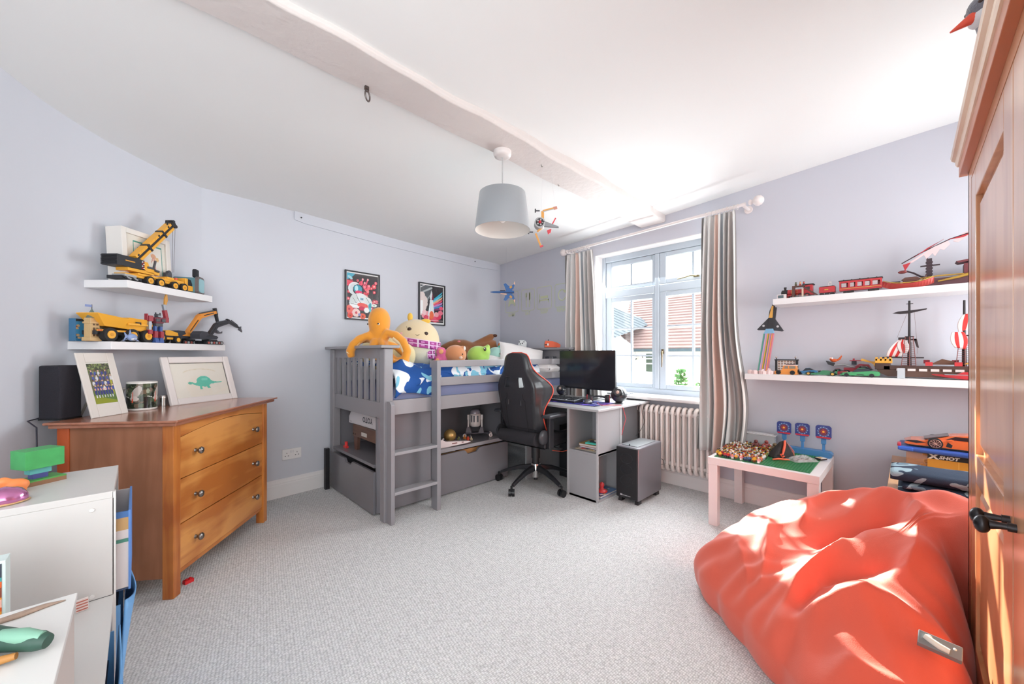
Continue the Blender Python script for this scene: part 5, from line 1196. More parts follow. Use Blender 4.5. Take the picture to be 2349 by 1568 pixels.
# orb speakers
def orb(loc, label, r, ped):
    t = thing('orb_speaker', label, 'speaker', loc, 0)
    d = Vector((-1, -.35, .45)).normalized()
    b = B(); b.sph((0, 0, r + ped), r, nu=26, nv=18); part('body', b, mat('34363a', .25, coat=.4), t)
    b = B(); b.lathe([(r * .6, 0), (r * .5, ped * .8 + .004)], (0, 0, 0), n=20); part('foot', b, mat('1c1c1e', .5), t)
    c = Vector((0, 0, r + ped)); f = B(); f.cyl(c + d * r * .80, c + d * r * 1.0, r * .60, r * .50, n=24); part('bezel_ring', f, mat('17181a', .3), t)
    f = B(); f.cyl(c + d * r * 1.0, c + d * r * 1.012, r * .40, r * .30, n=20); f.sph(tuple(c + d * r * .98), r * .22, nu=12, nv=8, mi=1); part('driver', f, [mat('4a4a4c', .5), mat('c9a898', .35)], t)
    return t
orb((3.10, 2.47, .752), 'black ball shaped speaker left of the monitor by the keyboard', .052, .028)
orb((3.12, 1.825, .752), 'black ball shaped speaker at the right front of the monitor', .072, .006)
# headset
t = thing('headset', 'black and red gaming headset lying on the desk before the monitor', 'headset', (3.03, 1.985, .755), radians(-58))
b = B(); b.tube([(.085 * cos(a), .09 * sin(a), .025 + .02 * sin(a)) for a in np.linspace(radians(10), radians(170), 18)], .009, n=8); part('headband', b, mat('202024', .5), t)
for s in (-1, 1):
    b = B(); b.cyl((s * .075, 0, .032), (s * .098, .002, .034), .036, n=22); part('ear_cup', b, mat('1b1b1f', .4), t)
    b = B(); b.cyl((s * .058, 0, .031), (s * .075, 0, .032), .033, .036, n=22); b.cyl((s * .057, 0, .031), (s * .059, 0, .031), .022, n=18, mi=1); b.tube([(s * .1, .034 * cos(a), .034 + .034 * sin(a)) for a in np.linspace(0, 6.1, 16)], .003, n=5, mi=1); part('ear_pad', b, [mat('2a2226', .7), mat('d4323c', .4)], t)
b = B(); b.tube([(-.09, -.03, .02), (-.07, -.08, .012), (-.04, -.1, .01)], .004, n=6); part('microphone', b, BK, t)
b = B(); b.tube([(2.98, 1.96, .758), (2.90, 1.90, .758), (2.86, 1.84, .758), (2.93, 1.79, .757), (2.985, 1.728, .756), (2.99, 1.708, .73), (3.02, 1.70, .64), (2.995, 1.71, .56), (2.985, 1.72, .50)], .0025, n=6)
simple('red_cable', 'thin red cable running off the desk mat and down the desk end', 'cable', b, mat('e0404a', .4))
b = B(); b.tube([(3.16, 1.79, .756), (3.25, 1.73, .756), (3.30, 1.708, .74), (3.31, 1.70, .66), (3.36, 1.70, .57), (3.33, 1.72, .50), (3.27, 1.74, .45)], .002, n=6)
simple('black_cable', 'thin black cable hanging from the desk edge above the computer tower', 'cable', b, mat('2a2a2c', .4))
t = thing('tablet', 'closed white tablet with dark edge lying on the window sill', 'tablet', (3.445, 1.92, .7975), radians(8))
b = B(); b.box(0, .15, 0, .22, .0, .008); part('shell', b, mat('4d5660', .4), t, bevel=.002)
b = B(); b.box(.004, .146, .004, .216, .008, .0095); part('cover', b, mat('e8ecee', .4), t)
# things in the pedestal
def book(label, loc, rz, sz, col, pages='d9d3c8', name='book', cat='book', printed=None):
    t = thing(name, label, cat, loc, rz); w, d, h = sz
    b = B(); b.box(0, w, 0, d, 0, h * .12 + .0008); b.box(0, w, 0, d, h * .88 - .0008, h); b.box(w - .003, w, 0, d, 0, h); part('cover', b, mat(col, .4), t)
    b = B(); b.box(.003, w - .004, .003, d - .003, h * .12 + .0009, h * .88 - .0009); part('pages', b, mat(pages, .8), t)
    if printed:
        cv = Canvas(40, 30, col); R = random.Random(printed)
        for i in range(26): cv.ell(R.random(), R.random(), R.uniform(.03, .12), R.uniform(.03, .12), R.choice(['d8b13c', '2f5f9f', 'c8402e', 'e8e2d4', '1f2328', '5c9a5a', '8a5a3a']), R.uniform(0, 3))
        cv.rect(.1, .08, .7, .2, 'f2efe6')
        picture('cover_print', cv, w, d, t, Matrix.Translation((0, 0, h + .0006)) @ Matrix.Rotation(-pi / 2, 4, 'X'), rough=.3)
    return t
book('colourful magazine at the bottom of the stack in the upper cube', (2.668, 1.77, .3925), 0, (.22, .22, .006), '8d8a86', printed=3)
book('second magazine with pictures in the upper cube stack', (2.675, 1.765, .399), .12, (.2, .2, .006), 'a89a80', printed=5)
book('white and purple book in the upper cube stack', (2.70, 1.765, .4075), 0, (.2, .19, .014), '9a90a8', 'e8e0e6')
book('thick white book with brown cover on top of the cube stack', (2.70, 1.768, .422), .05, (.2, .19, .020), 'b08a50', 'ded4d6')
b = B(); b.box(0, .07, 0, .12, 0, .014); b.box(.02, .06, .03, .09, .014, .026, 1); b.cyl((.03, .04, .026), (.03, .04, .032), .01, n=10, mi=2)
simple('game_controller', 'turquoise and black game controller on the top book', 'controller', b, [mat('4fc9b8', .4), BK, WT], (2.715, 1.775, .4435), .2, bevel=.003)
book('comic style magazine lying in the lower cube', (2.70, 1.745, .0185), 0, (.25, .115, .02), '4a6f9f', printed=8)
t = thing('red_plunger_toy', 'red plastic knob toy standing on the magazine in the lower cube', 'toy', (2.80, 1.80, .0405))
b = B(); b.lathe([(.045, 0), (.048, .008), (.04, .016), (.018, .022), (.014, .035), (.020, .05), (.020, .065), (.010, .076), (.001, .078)], n=22); part('body', b, mat('c8383c', .35), t)
b = B(); b.sph((0, 0, .03), .03, nu=18, nv=12); simple('orange_ball', 'small orange ball at the front of the lower cube', 'ball', b, mat('e87a48', .5), (2.672, 1.80, .0185))
book('yellow green magazine lying behind the computer tower', (3.03, 1.70, .455), 0, (.12, .09, .006), 'c8c86a') if False else None
# computer tower
t = thing('computer_tower', 'dark grey desktop computer tower on the carpet by the desk', 'computer', (2.81, 1.478, 0))
PCG = mat('86848a', .3, .35); PCB = mat('1c1c20', .45)
b = B(); b.box(.012, .415, 0, .198, .03, .452); part('case', b, PCG, t, bevel=.012, seg=3)
b = B(); b.box(0, .014, .006, .192, .038, .445); part('front_panel', b, PCB, t, bevel=.006, seg=3)
b = B()
for z in (.36, .27, .18):
    b.tube([(-.0006, .10 + .052 * cos(a), z + .04 * sin(a)) for a in np.linspace(0, 6.283, 20, endpoint=False)], .0012, n=4, closed=True)
q = part('fan_rings', b, mat('3a3a3f', .4), t); q['kind'] = 'stuff'
b = B(); b.box(.05, .36, .03, .168, .452, .456); part('top_vent', b, mat('8a8d90', .4, .3), t, bevel=.002)
b = B(); b.cyl((.05, .1, .455), (.05, .1, .466), .005, n=8); part('power_button', b, BK, t)
b = B(); b.box(-.001, .0, .135, .155, .055, .068)
for k in range(7): b.box(-.001, 0, .125 - k * .010, .131 - k * .010, .057, .064)
q = part('front_marking', b, mat('b9b9bd', .4), t); q['kind'] = 'stuff'
for x in (.03, .34):
    for y in (.01, .155):
        b = B(); b.hexa([(x - .01, y, 0), (x + .05, y, 0), (x + .05, y + .03, 0), (x - .01, y + .03, 0)], [(x, y, .032), (x + .045, y, .032), (x + .045, y + .03, .032), (x, y + .03, .032)]); part('foot', b, mat('2b2b2e', .5), t)
b = B(); b.tube([(.415, .06, .33), (.44, .04, .30), (.45, .0, .28), (.44, -.01, .24), (.425, .02, .25), (.416, .05, .28)], .0025, n=6); part('cable', b, BK, t)

# ================================================================ GAMING CHAIR
t = thing('gaming_chair', 'black gaming chair with red piping pushed in at the desk', 'chair', (2.61, 2.38, 0), radians(4))
CB = mat('2c2a2f', .85, bump=.25, bs=240); CL = mat('2a2a2e', .33, coat=.2); RT2 = mat('e8503c', .45)
hw = [(.44, .19), (.50, .21), (.58, .225), (.68, .24), (.78, .25), (.86, .262), (.92, .262), (.97, .24), (1.01, .205), (1.06, .165), (1.12, .145), (1.17, .13), (1.195, .105), (1.205, .07)]
def W_(z):
    for (a, wa), (c, wc) in zip(hw[:-1], hw[1:]):
        if a <= z <= c: return wa + (wc - wa) * (z - a) / (c - a)
    return hw[-1][1]
def xb(z): return -.205 - .10 * (z - .44) / .76 - .03 * sin((z - .44) / .76 * pi)
def wing(z): return .155 * math.exp(-((z - .89) / .13) ** 2) + .07 * math.exp(-((z - .5) / .12) ** 2) + .045
def cs(u, z):
    w = W_(z); x = xb(z); wg = wing(z)
    K = [(-1, x + wg), (-.93, x + wg * .5), (-.78, x + .012), (-.4, x), (0, x - .006), (.4, x), (.78, x + .012), (.93, x + wg * .5), (1, x + wg), (.90, x + wg * .95 + .01), (.72, x + .09), (.4, x + .075), (0, x + .08), (-.4, x + .075), (-.72, x + .09), (-.90, x + wg * .95 + .01), (-1, x + wg)]
    t_ = u * (len(K) - 1); i = min(int(t_), len(K) - 2); f = t_ - i
    return (K[i][1] * (1 - f) + K[i + 1][1] * f, w * (K[i][0] * (1 - f) + K[i + 1][0] * f), z)
b = B(); NU, NV = 64, 52; z0, z1 = .44, 1.205
b.grid(lambda u, v: cs(u, z0 + (z1 - z0) * v), NU, NV, mf=lambda i, j: 1 if (i < 9 or i > 22) else 0)
keep = []
for q, f in enumerate(b.f):
    c = sum((Vector(b.v[i]) for i in f), Vector()) / 4
    hole = .905 < c.z < 1.0 and .045 + (c.z - .905) * -.1 < abs(c.y) < .115 - (c.z - .905) * .25
    keep.append(not hole)
b.f = [f for f, k in zip(b.f, keep) if k]; b.m = [f for f, k in zip(b.m, keep) if k]; b.s = [f for f, k in zip(b.s, keep) if k]
b.add([cs(i / 16, z0) for i in range(16)], [list(range(16))]); b.add([cs(i / 16, z1) for i in range(16)], [list(range(16))])
part('backrest', b, [CB, CL], t)
for s in (-1, 1):
    b = B(); m = .08; b.tube([(xb(.905) + .004, s * .045, .905), (xb(.905) + .004, s * .115, .905), (xb(1) + .002, s * .092, 1.0), (xb(1.0) + .002, s * .038, 1.0)], .006, n=6, closed=True)
    b.hexa([(xb(.905) + .0, s * .046, .905), (xb(.905) + m, s * .046, .905), (xb(1) + m, s * .038, 1.0), (xb(1), s * .038, 1.0)], [(xb(.905), s * .044, .905), (xb(.905) + m, s * .044, .905), (xb(1) + m, s * .036, 1.0), (xb(1), s * .036, 1.0)])
    b.hexa([(xb(.905) + .0, s * .115, .905), (xb(.905) + m, s * .115, .905), (xb(1) + m, s * .092, 1.0), (xb(1), s * .092, 1.0)], [(xb(.905), s * .117, .905), (xb(.905) + m, s * .117, .905), (xb(1) + m, s * .094, 1.0), (xb(1), s * .094, 1.0)])
    part('vent_rim', b, CL, t)
pts = [(xb(z) + wing(z), -W_(z) - .002, z) for z in np.linspace(.5, 1.195, 34)]; pts2 = [(x, -y, z) for x, y, z in pts][::-1]
b = B(); b.tube(pts + [(xb(1.205) + .045, -.05, 1.21), (xb(1.205) + .045, .05, 1.21)] + pts2, .0045, n=7); part('red_piping', b, RT2, t)
b = B()
for y in (-.11, .11): b.tube([(xb(z) - .005, y * (.8 + .2 * (z < .8)), z) for z in np.linspace(.5, .86, 12)], .0022, n=5)
b.tube([(xb(.56) - .006, y, .56) for y in np.linspace(-.2, .2, 8)], .0022, n=5); q = part('stitching', b, mat('17171a', .8), t); q['kind'] = 'stuff'
for s in (-1, 1):
    b = B(); b.cyl((xb(.8) - .008, s * .07, .76), (xb(.8) - .008, s * .07, .80), .006, n=6); part('strap_slot', b, mat('4a4a4e', .4, .5), t)
b = B(); b.cyl((-.235, -.205, .478), (-.235, .205, .478), .055, n=20); part('rear_bolster', b, CB, t)
b = B()
def seat(u, v):
    y = (u - .5) * .52; x = -.2 + .50 * v; e = abs(u - .5) * 2
    return (x, y, .475 + .035 * (e > .62) * min(1, (e - .62) * 6) - .05 * max(0, e - .93) / .07 - .03 * max(0, v - .85) / .15)
b.grid(seat, 28, 20); b.grid(lambda u, v: (-.2 + .5 * v, (u - .5) * .50, .40), 4, 4); b.box(-.19, .28, -.25, .25, .40, .465); part('seat', b, CL, t, bevel=.01)
for s in (-1, 1):
    b = B(); b.lathe([(.06, 0), (.064, .012), (.05, .026), (.001, .03)], n=24, axis='Y'); b.v = [(x - .2, s * (.235 + y), z + .50) for x, y, z in b.v]; part('recliner_cover', b, mat('3c3c40', .35), t)
    b = B(); b.box(-.17, -.11, s * .27 - .015, s * .27 + .015, .40, .665); part('armrest_post', b, CL, t, bevel=.006)
    b = B(); b.box(-.22, .06, s * .28 - .045, s * .28 + .045, .66, .69); part('armrest_pad', b, mat('3f3f44', .4), t, bevel=.014, seg=3)
b = B(); b.box(-.10, .10, -.09, .09, .37, .41); b.cyl((0, -.1, .385), (0, -.26, .375), .007, n=8); b.box(-.012, .012, -.29, -.25, .368, .382); part('tilt_mechanism', b, BK, t, bevel=.004)
b = B(); b.cyl((0, 0, .19), (0, 0, .37), .03, n=20); b.cyl((0, 0, .25), (0, 0, .37), .038, n=20); part('gas_lift', b, mat('2a2a2c', .4), t)
b = B(); b.cyl((0, 0, .075), (0, 0, .15), .032, n=20, mi=0); b.cyl((0, 0, .05), (0, 0, .075), .018, n=14, mi=1); b.cyl((0, 0, .15), (0, 0, .20), .05, .042, n=22, mi=0); part('hub', b, [mat('c9c7c6', .25, .9), BK], t)
for k in range(5):
    a = radians(116 - 4 + 72 * k); c, s_ = cos(a), sin(a)
    b = B(); pp = [(.04, .165, .028, .024), (.16, .15, .024, .018), (.27, .115, .020, .014), (.345, .085, .018, .012)]
    v = []
    for r, z, w, h in pp: v += [(r * c + w * s_, r * s_ - w * c, z - h), (r * c - w * s_, r * s_ + w * c, z - h), (r * c - w * s_ * .7, r * s_ + w * c * .7, z + h), (r * c + w * s_ * .7, r * s_ - w * c * .7, z + h)]
    f = [(4 * i + j, 4 * i + (j + 1) % 4, 4 * (i + 1) + (j + 1) % 4, 4 * (i + 1) + j) for i in range(3) for j in range(4)] + [(0, 1, 2, 3), (12, 13, 14, 15)]
    b.add(v, f); part('base_leg', b, mat('26262a', .35), t, bevel=.006)
    x, y = .36 * c, .36 * s_; q = a + 1.2 + k
    b = B(); d = Vector((cos(q), sin(q), 0)); p = Vector((x, y, .030))
    for o_ in (-.016, .016): b.cyl(p + d * (o_ - .010), p + d * (o_ + .010), .030, n=22)
    b.cyl(p - d * .008, p + d * .008, .018, n=12); b.cyl((x, y, .04), (x, y, .085), .010, n=10); part('caster', b, mat('1d1d20', .35), t)

# ================================================================ RIGHT SHELVES AND THEIR TOYS
RR_ = radians(-90)
shelf('upper white floating shelf right of the window holding the red train', (3.30, .685), RR_, 1.45, .24, 1.595, .042)
shelf('lower white floating shelf right of the window holding toy cars and the pirate ship', (3.30, .866), RR_, 1.63, .24, 1.050, .042)
def RS(y, x, z): return (x, y, z)
ZU, ZL = 1.5955, 1.0505
RDT = mat('c03238', .4); BKT = mat('2a2527', .45); GO = mat('c8a04a', .35, .4); BRN = mat('5a3830', .5)
t = thing('mini_clock', 'tiny white box with a dark screen at the shelf end before the train', 'clock', (3.325, .665, ZU), RR_)
b = B(); b.box(0, .055, 0, .03, 0, .032); part('body', b, mat('e8dcdc', .4), t, bevel=.002)
b = B(); b.box(.006, .04, -.001, 0, .006, .026); part('screen', b, mat('5a6a70', .3), t)
# locomotive
t = thing('toy_locomotive', 'red and black toy steam locomotive on the upper right shelf', 'toy train', (3.36, .645, ZU), RR_)
b = B(); b.cyl((.02, .03, .045), (.13, .03, .045), .022, n=20, mi=0); b.cyl((.0, .03, .045), (.035, .03, .045), .0235, n=20, mi=1); b.cyl((-.004, .03, .045), (0, .03, .045), .017, n=18, mi=1)
for x in (.06, .09, .12): b.cyl((x, .03, .045), (x + .003, .03, .045), .0233, n=20, mi=2)
part('boiler', b, [RDT, BKT, GO], t)
b = B(); b.cyl((.018, .03, .065), (.018, .03, .088), .006, .009, n=12); b.cyl((.07, .03, .065), (.07, .03, .078), .008, .006, n=12); part('funnel', b, BKT, t)
b = B(); b.box(.13, .178, .004, .056, .028, .088); part('driver_cab', b, RDT, t, bevel=.001)
b = B(); b.box(.14, .165, .003, .0045, .055, .075); part('cab_window', b, mat('3a3032', .3), t)
b = B(); b.box(.122, .186, -.002, .062, .088, .094); part('cab_roof', b, BKT, t)
b = B(); b.box(-.008, .185, .004, .056, .018, .028); b.hexa([(-.02, .01, .004), (-.006, .01, .004), (-.006, .05, .004), (-.02, .05, .004)], [(-.008, .01, .02), (-.006, .01, .02), (-.006, .05, .02), (-.008, .05, .02)]); part('footplate', b, RDT, t)
for x, r in ((.015, .009), (.038, .009), (.075, .016), (.112, .016), (.15, .016)):
    b = B(); b.cyl((x, .0, r), (x, .006, r), r, n=16, mi=0); b.cyl((x, .054, r), (x, .06, r), r, n=16, mi=0); b.cyl((x, -.0015, r), (x, 0, r), r * .5, n=10, mi=1); part('wheel', b, [BKT, RDT], t)
b = B(); b.box(.07, .155, -.004, -.001, .013, .018); part('coupling_rod', b, LG, t)
t = thing('toy_station_arch', 'brown toy station footbridge with small figures in front of the locomotive', 'toy', (3.325, .575, ZU), RR_)
b = B(); b.box(0, .014, 0, .03, 0, .075); b.box(.055, .064, 0, .012, 0, .06, 1); b.box(0, .07, 0, .03, .075, .083); b.add([(.06, 0, .08), (.15, 0, .005), (.15, .012, .005), (.06, .012, .08), (.06, 0, .068), (.14, 0, .0), (.14, .012, 0), (.06, .012, .068)], [(0, 1, 2, 3), (4, 5, 6, 7), (0, 1, 5, 4), (3, 2, 6, 7)]); b.box(0, .15, -.002, .03, 0, .006, 2); part('bridge', b, [BRN, mat('d8c0a8', .5), LG], t)
for x, c1, c2 in ((.02, '5a4a38', '4a5a3c'), (.045, 'b8423c', 'd0b070'), (.065, '3a3a44', 'c04038')):
    b = B(); b.box(x - .006, x + .006, .008, .018, .083, .096, 0); b.cyl((x, .013, .096), (x, .013, .106), .005, n=10, mi=1); b.box(x - .004, x + .004, .009, .017, .106, .110, 0); part('figure', b, [mat(c1, .5), mat(c2, .5)], t)
t = thing('toy_tender', 'red toy coal tender coupled behind the locomotive', 'toy train', (3.36, .43, ZU), RR_)
b = B(); b.box(0, .085, .004, .056, .022, .062); b.box(.004, .081, .008, .052, .062, .066, 1); part('body', b, [RDT, BKT], t, bevel=.001)
b = B(); b.box(.03, .05, .002, .0045, .038, .046); part('gold_mark', b, GO, t)
for x in (.014, .042, .07):
    b = B(); b.cyl((x, .0, .011), (x, .006, .011), .011, n=14); b.cyl((x, .054, .011), (x, .06, .011), .011, n=14); part('wheel', b, BKT, t)
b = B(); b.box(0, .022, 0, .022, 0, .008); b.box(.003, .006, .003, .006, .008, .03); b.box(.016, .019, .003, .006, .008, .03); b.box(.003, .019, .003, .006, .026, .032); b.box(.003, .019, .014, .017, .02, .032); simple('white_toy_chair', 'tiny white toy seat standing on the red tender', 'toy', b, mat('e4dede', .4), (3.385, .385, ZU + .067), RR_)
t = thing('toy_carriage', 'red toy railway carriage with five windows and black roof', 'toy train', (3.355, .322, ZU), RR_)
b = B(); b.box(0, .205, .004, .056, .022, .044); b.box(0, .205, .004, .056, .074, .086); b.box(0, .008, .004, .056, .044, .074); b.box(.197, .205, .004, .056, .044, .074)
for k in range(1, 5): b.box(.036 * k + .008, .036 * k + .018, .004, .009, .044, .074)
b.box(0.008, .197, .05, .056, .044, .074); part('body', b, RDT, t)
for k in range(5):
    b = B(); x = .010 + k * .0375; b.box(x, x + .026, .006, .007, .046, .072); part('window_pane', b, mat('b8a8aa', .2), t)
b = B(); b.box(-.004, .209, 0, .06, .086, .092)
for k in range(5): b.cyl((.02 + k * .04, .03, .092), (.02 + k * .04, .03, .098), .004, n=8)
part('roof', b, BKT, t, bevel=.001)
b = B(); b.box(.002, .203, .002, .0035, .034, .037); part('gold_line', b, GO, t)
for x0 in (.02, .14):
    b = B(); b.box(x0, x0 + .05, .006, .054, .010, .022)
    for x in (x0 + .01, x0 + .04): b.cyl((x, .0, .010), (x, .06, .010), .010, n=12)
    part('bogie', b, BKT, t)
# red long boat and flying ship
t = thing('toy_longboat', 'red toy longboat with gold trim between the carriage and the sailing ship', 'toy boat', (3.335, .115, ZU), RR_)
b = B(); v = []; N = 18
for i in range(N + 1):
    s = i / N; w = .026 * sin(pi * min(1, max(0, s)) ** .8) ** .6 if 0 < s < 1 else .001; x = .22 * s; zb = .002 + .022 * abs(2 * s - 1) ** 3; zt = .032 + .028 * abs(2 * s - 1) ** 2.5
    v += [(x, .03, zb), (x, .03 - w, zt), (x, .03 + w, zt)]
f = []
for i in range(N): f += [(3 * i, 3 * i + 1, 3 * i + 4, 3 * i + 3), (3 * i, 3 * i + 3, 3 * i + 5, 3 * i + 2), (3 * i + 1, 3 * i + 2, 3 * i + 5, 3 * i + 4)]
b.add(v, f, 0, False); part('hull', b, mat('b8423c', .45), t)
b = B(); b.tube([(.22 * s, .03 - .027 * sin(pi * s) ** .6 if 0 < s < 1 else .03, .036 + .028 * abs(2 * s - 1) ** 2.5) for s in np.linspace(.02, .98, 16)], .0025, n=6); part('gold_trim', b, GO, t)
b = B(); b.box(.09, .16, .012, .048, .035, .055); b.prism([(.085, .055), (.165, .055), (.15, .068), (.1, .068)], .01, .05); b.box(.04, .08, .02, .04, .035, .05, 1); b.cyl((.17, .03, .04), (.19, .03, .075), .003, n=6); part('cabin', b, [BRN, BKT], t)
t = thing('toy_sailing_ship', 'dark toy flying ship with torn pink and white sails on the upper right shelf', 'toy ship', (3.37, -.02, ZU), RR_)
b = B(); b.prism([(.02, .03), (.08, .004), (.40, .004), (.46, .05), (.44, .075), (.30, .06), (.25, .05), (.05, .05)], 0, .075); part('hull', b, mat('5c3a40', .5), t, bevel=.003)
b = B(); b.tube([(.10, -.006, .03), (.18, -.01, .045), (.26, -.008, .07), (.34, -.006, .09)], [.004, .008, .008, .005], n=8); b.tube([(.02, -.004, .055), (.10, -.006, .062), (.2, -.004, .06)], .004, n=6); part('gold_trim', b, mat('b8923f', .4, .3), t)
b = B(); b.box(.055, .078, .025, .05, .05, .175); 
for k in range(6): b.box(.052, .081, .022, .053, .06 + k * .018, .066 + k * .018)
b.box(.03, .11, .03, .045, .13, .137); b.tube([(-.03, .04, .115), (0, .04, .10), (.03, .04, .075), (.06, .04, .06)], .005, n=6); part('mast', b, mat('3a2a32', .5), t)
b = B(); b.sph((-.045, .04, .112), (.022, .012, .010), nu=10, nv=6); b.box(-.06, -.04, .03, .05, .106, .116); part('prow_head', b, mat('7a3030', .5), t)
SP = [mat('dcc0c2', .6), mat('b0323a', .6)]
b = B()
sail = [(-.035, .155), (-.005, .175), (.03, .20), (.06, .225), (.10, .25), (.14, .268), (.15, .245), (.125, .215), (.11, .225), (.09, .185), (.08, .205), (.055, .175), (.045, .2), (.0, .165)]
b.prism(sail, .03, .034, mi=0); b.prism([(.0, .19), (.06, .24), (.12, .275), (.125, .28), (.06, .232)], .026, .032, mi=1)
b.prism([(-.045, .155), (-.035, .115), (-.01, .165)], .028, .031, mi=1)
b.prism([(.16, .26), (.20, .30), (.26, .32), (.26, .29), (.21, .275), (.18, .25)], .03, .034, mi=0); b.prism([(.14, .27), (.20, .285), (.24, .295), (.2, .275)], .02, .026, mi=1)
part('sail', b, SP, t)
b = B(); b.tube([(-.05, .04, .165), (.03, .035, .215), (.15, .03, .275), (.24, .03, .30)], .003, n=6); b.cyl((.06, .035, .17), (.05, .033, .21), .003, n=6); part('yard', b, mat('3a2a30', .5), t)
b = B(); b.box(.20, .36, .005, .07, .05, .115); b.prism([(.17, .135), (.28, .150), (.40, .158), (.40, .148), (.28, .138), (.18, .125)], -.01, .08); b.box(.20, .225, -.004, .01, .06, .12); b.box(.215, .30, .0, .075, .115, .135, 1); part('deck_house', b, [mat('6a3238', .5), mat('2f2a30', .5)], t)
b = B(); b.box(.235, .25, -.008, -.002, .07, .09, 0); b.cyl((.243, -.005, .09), (.243, -.005, .102), .005, n=8, mi=1); part('figure', b, [mat('6f7a5a', .5), mat('e0a83c', .5)], t)

# --- lower shelf
t = thing('toy_shuttle_rocket', 'black and yellow toy space shuttle standing on a rainbow striped plume', 'toy rocket', (3.35, .765, ZL), RR_)
cols = ['5f9a86', '4f8f8a', 'd49ac8', '9aa0b0', 'e8923c', '4f8f3c', 'e28a9a', '7f7fa8', 'e89a4a', 'c8707a']
for k, c in enumerate(cols):
    b = B(); x = -.030 + k * .0065; xt = .010 + k * .0065
    b.hexa([(x, 0, .02), (x + .0065, 0, .02), (x + .0065, .03, .02), (x, .03, .02)], [(xt, 0, .30), (xt + .0065, 0, .30), (xt + .0065, .03, .30), (xt, .03, .30)]); part('colour_strip', b, mat(c, .4), t)
b = B(); b.hexa([(.010, 0, .30), (.075, 0, .30), (.075, .03, .30), (.010, .03, .30)], [(.025, .003, .335), (.068, .003, .335), (.068, .027, .335), (.025, .027, .335)]); part('plume_top', b, mat('7fb0d0', .4), t)
SHT = Matrix.Translation((.048, .012, .325)) @ Matrix.Rotation(radians(6), 4, 'Y')
b = B(); b.T = SHT; b.box(-.018, .018, 0, .026, 0, .14); b.hexa([(-.018, 0, .14), (.018, 0, .14), (.018, .026, .14), (-.018, .026, .14)], [(-.004, .008, .195), (.008, .008, .195), (.008, .02, .195), (-.004, .02, .195)]); b.box(.008, .024, .004, .022, .02, .17); part('fuselage', b, mat('2b2a2e', .4), t, bevel=.002)
b = B(); b.T = SHT; b.hexa([(-.015, -.004, .095), (.008, -.004, .095), (.008, .0, .095), (-.015, .0, .095)], [(-.006, -.001, .18), (.004, -.001, .18), (.004, .002, .18), (-.006, .002, .18)]); b.box(-.016, .006, -.003, 0, .09, .10); part('yellow_panel', b, mat('d8a24a', .4), t)
for s in (-1, 1):
    b = B(); b.T = SHT; b.add([(s * .016, .008, .095), (s * .085, .008, .0), (s * .075, .008, -.005), (s * .012, .008, .0)] + [(s * .016, .016, .095), (s * .085, .016, .0), (s * .075, .016, -.005), (s * .012, .016, .0)], [(0, 1, 2, 3), (4, 5, 6, 7), (0, 1, 5, 4), (1, 2, 6, 5), (2, 3, 7, 6), (3, 0, 4, 7)], 0)
    b.cyl((s * .045, .006, .03), (s * .045, .008, .03), .008, n=12, mi=1); part('wing', b, [mat('35343a', .4), mat('c9c9cc', .4)], t)
b = B(); b.T = SHT
for x in (-.012, .012, 0): b.cyl((x, .01, 0), (x, .01, -.012), .008, .011, n=12)
part('engine_nozzle', b, mat('b9aeb0', .3, .5), t)
t = thing('smoke_base', 'lumpy white and pink brick built smoke cloud at the foot of the toy rocket', 'toy', (3.345, .79, ZL), RR_)
R = random.Random(21); b = B()
for k in range(26):
    x = R.uniform(-.05, .11); y = R.uniform(-.03, .05); r = R.uniform(.010, .020); h = R.uniform(.01, .035 if .0 < x < .07 else .022)
    b.cyl((x, y, 0), (x, y, h), r, n=8, sm=False); b.sph((x, y, h), (r, r, r * .5), nu=8, nv=5, sm=False)
q = part('smoke_bricks', b, mat('e6ccca', .45), t); q['kind'] = 'stuff'
t = thing('picture_board', 'black framed board of small portraits with two silver ball lamps behind the orange car', 'board', (3.44, .70, ZL), RR_)
b = B(); b.box(0, .014, 0, .014, 0, .10); b.box(.126, .14, 0, .014, 0, .10); b.box(-.004, .144, 0, .014, .10, .108); b.box(0, .14, -.002, .016, 0, .012); part('frame', b, mat('26262a', .45), t)
for x in (.007, .126):
    b = B(); b.cyl((x, .007, .108), (x, .007, .118), .003, n=8, mi=1); b.sph((x, .007, .124), .008, nu=12, nv=8, mi=0); part('ball_lamp', b, [mat('cfc6c2', .15, .9), BK], t)
cv = Canvas(60, 48, 'd8cec8')
for r in range(5):
    for c in range(6): cv.ell(.09 + c * .165, .1 + r * .2, .055, .07, ['6a4a3c', '3c2c28', '8a6a4c', '52342c'][(r * 3 + c) % 4]); cv.ell(.09 + c * .165, .12 + r * .2, .03, .03, 'e0b89c')
picture('portrait_sheet', cv, .112, .088, t, Matrix.Translation((.014, .006, .012)))
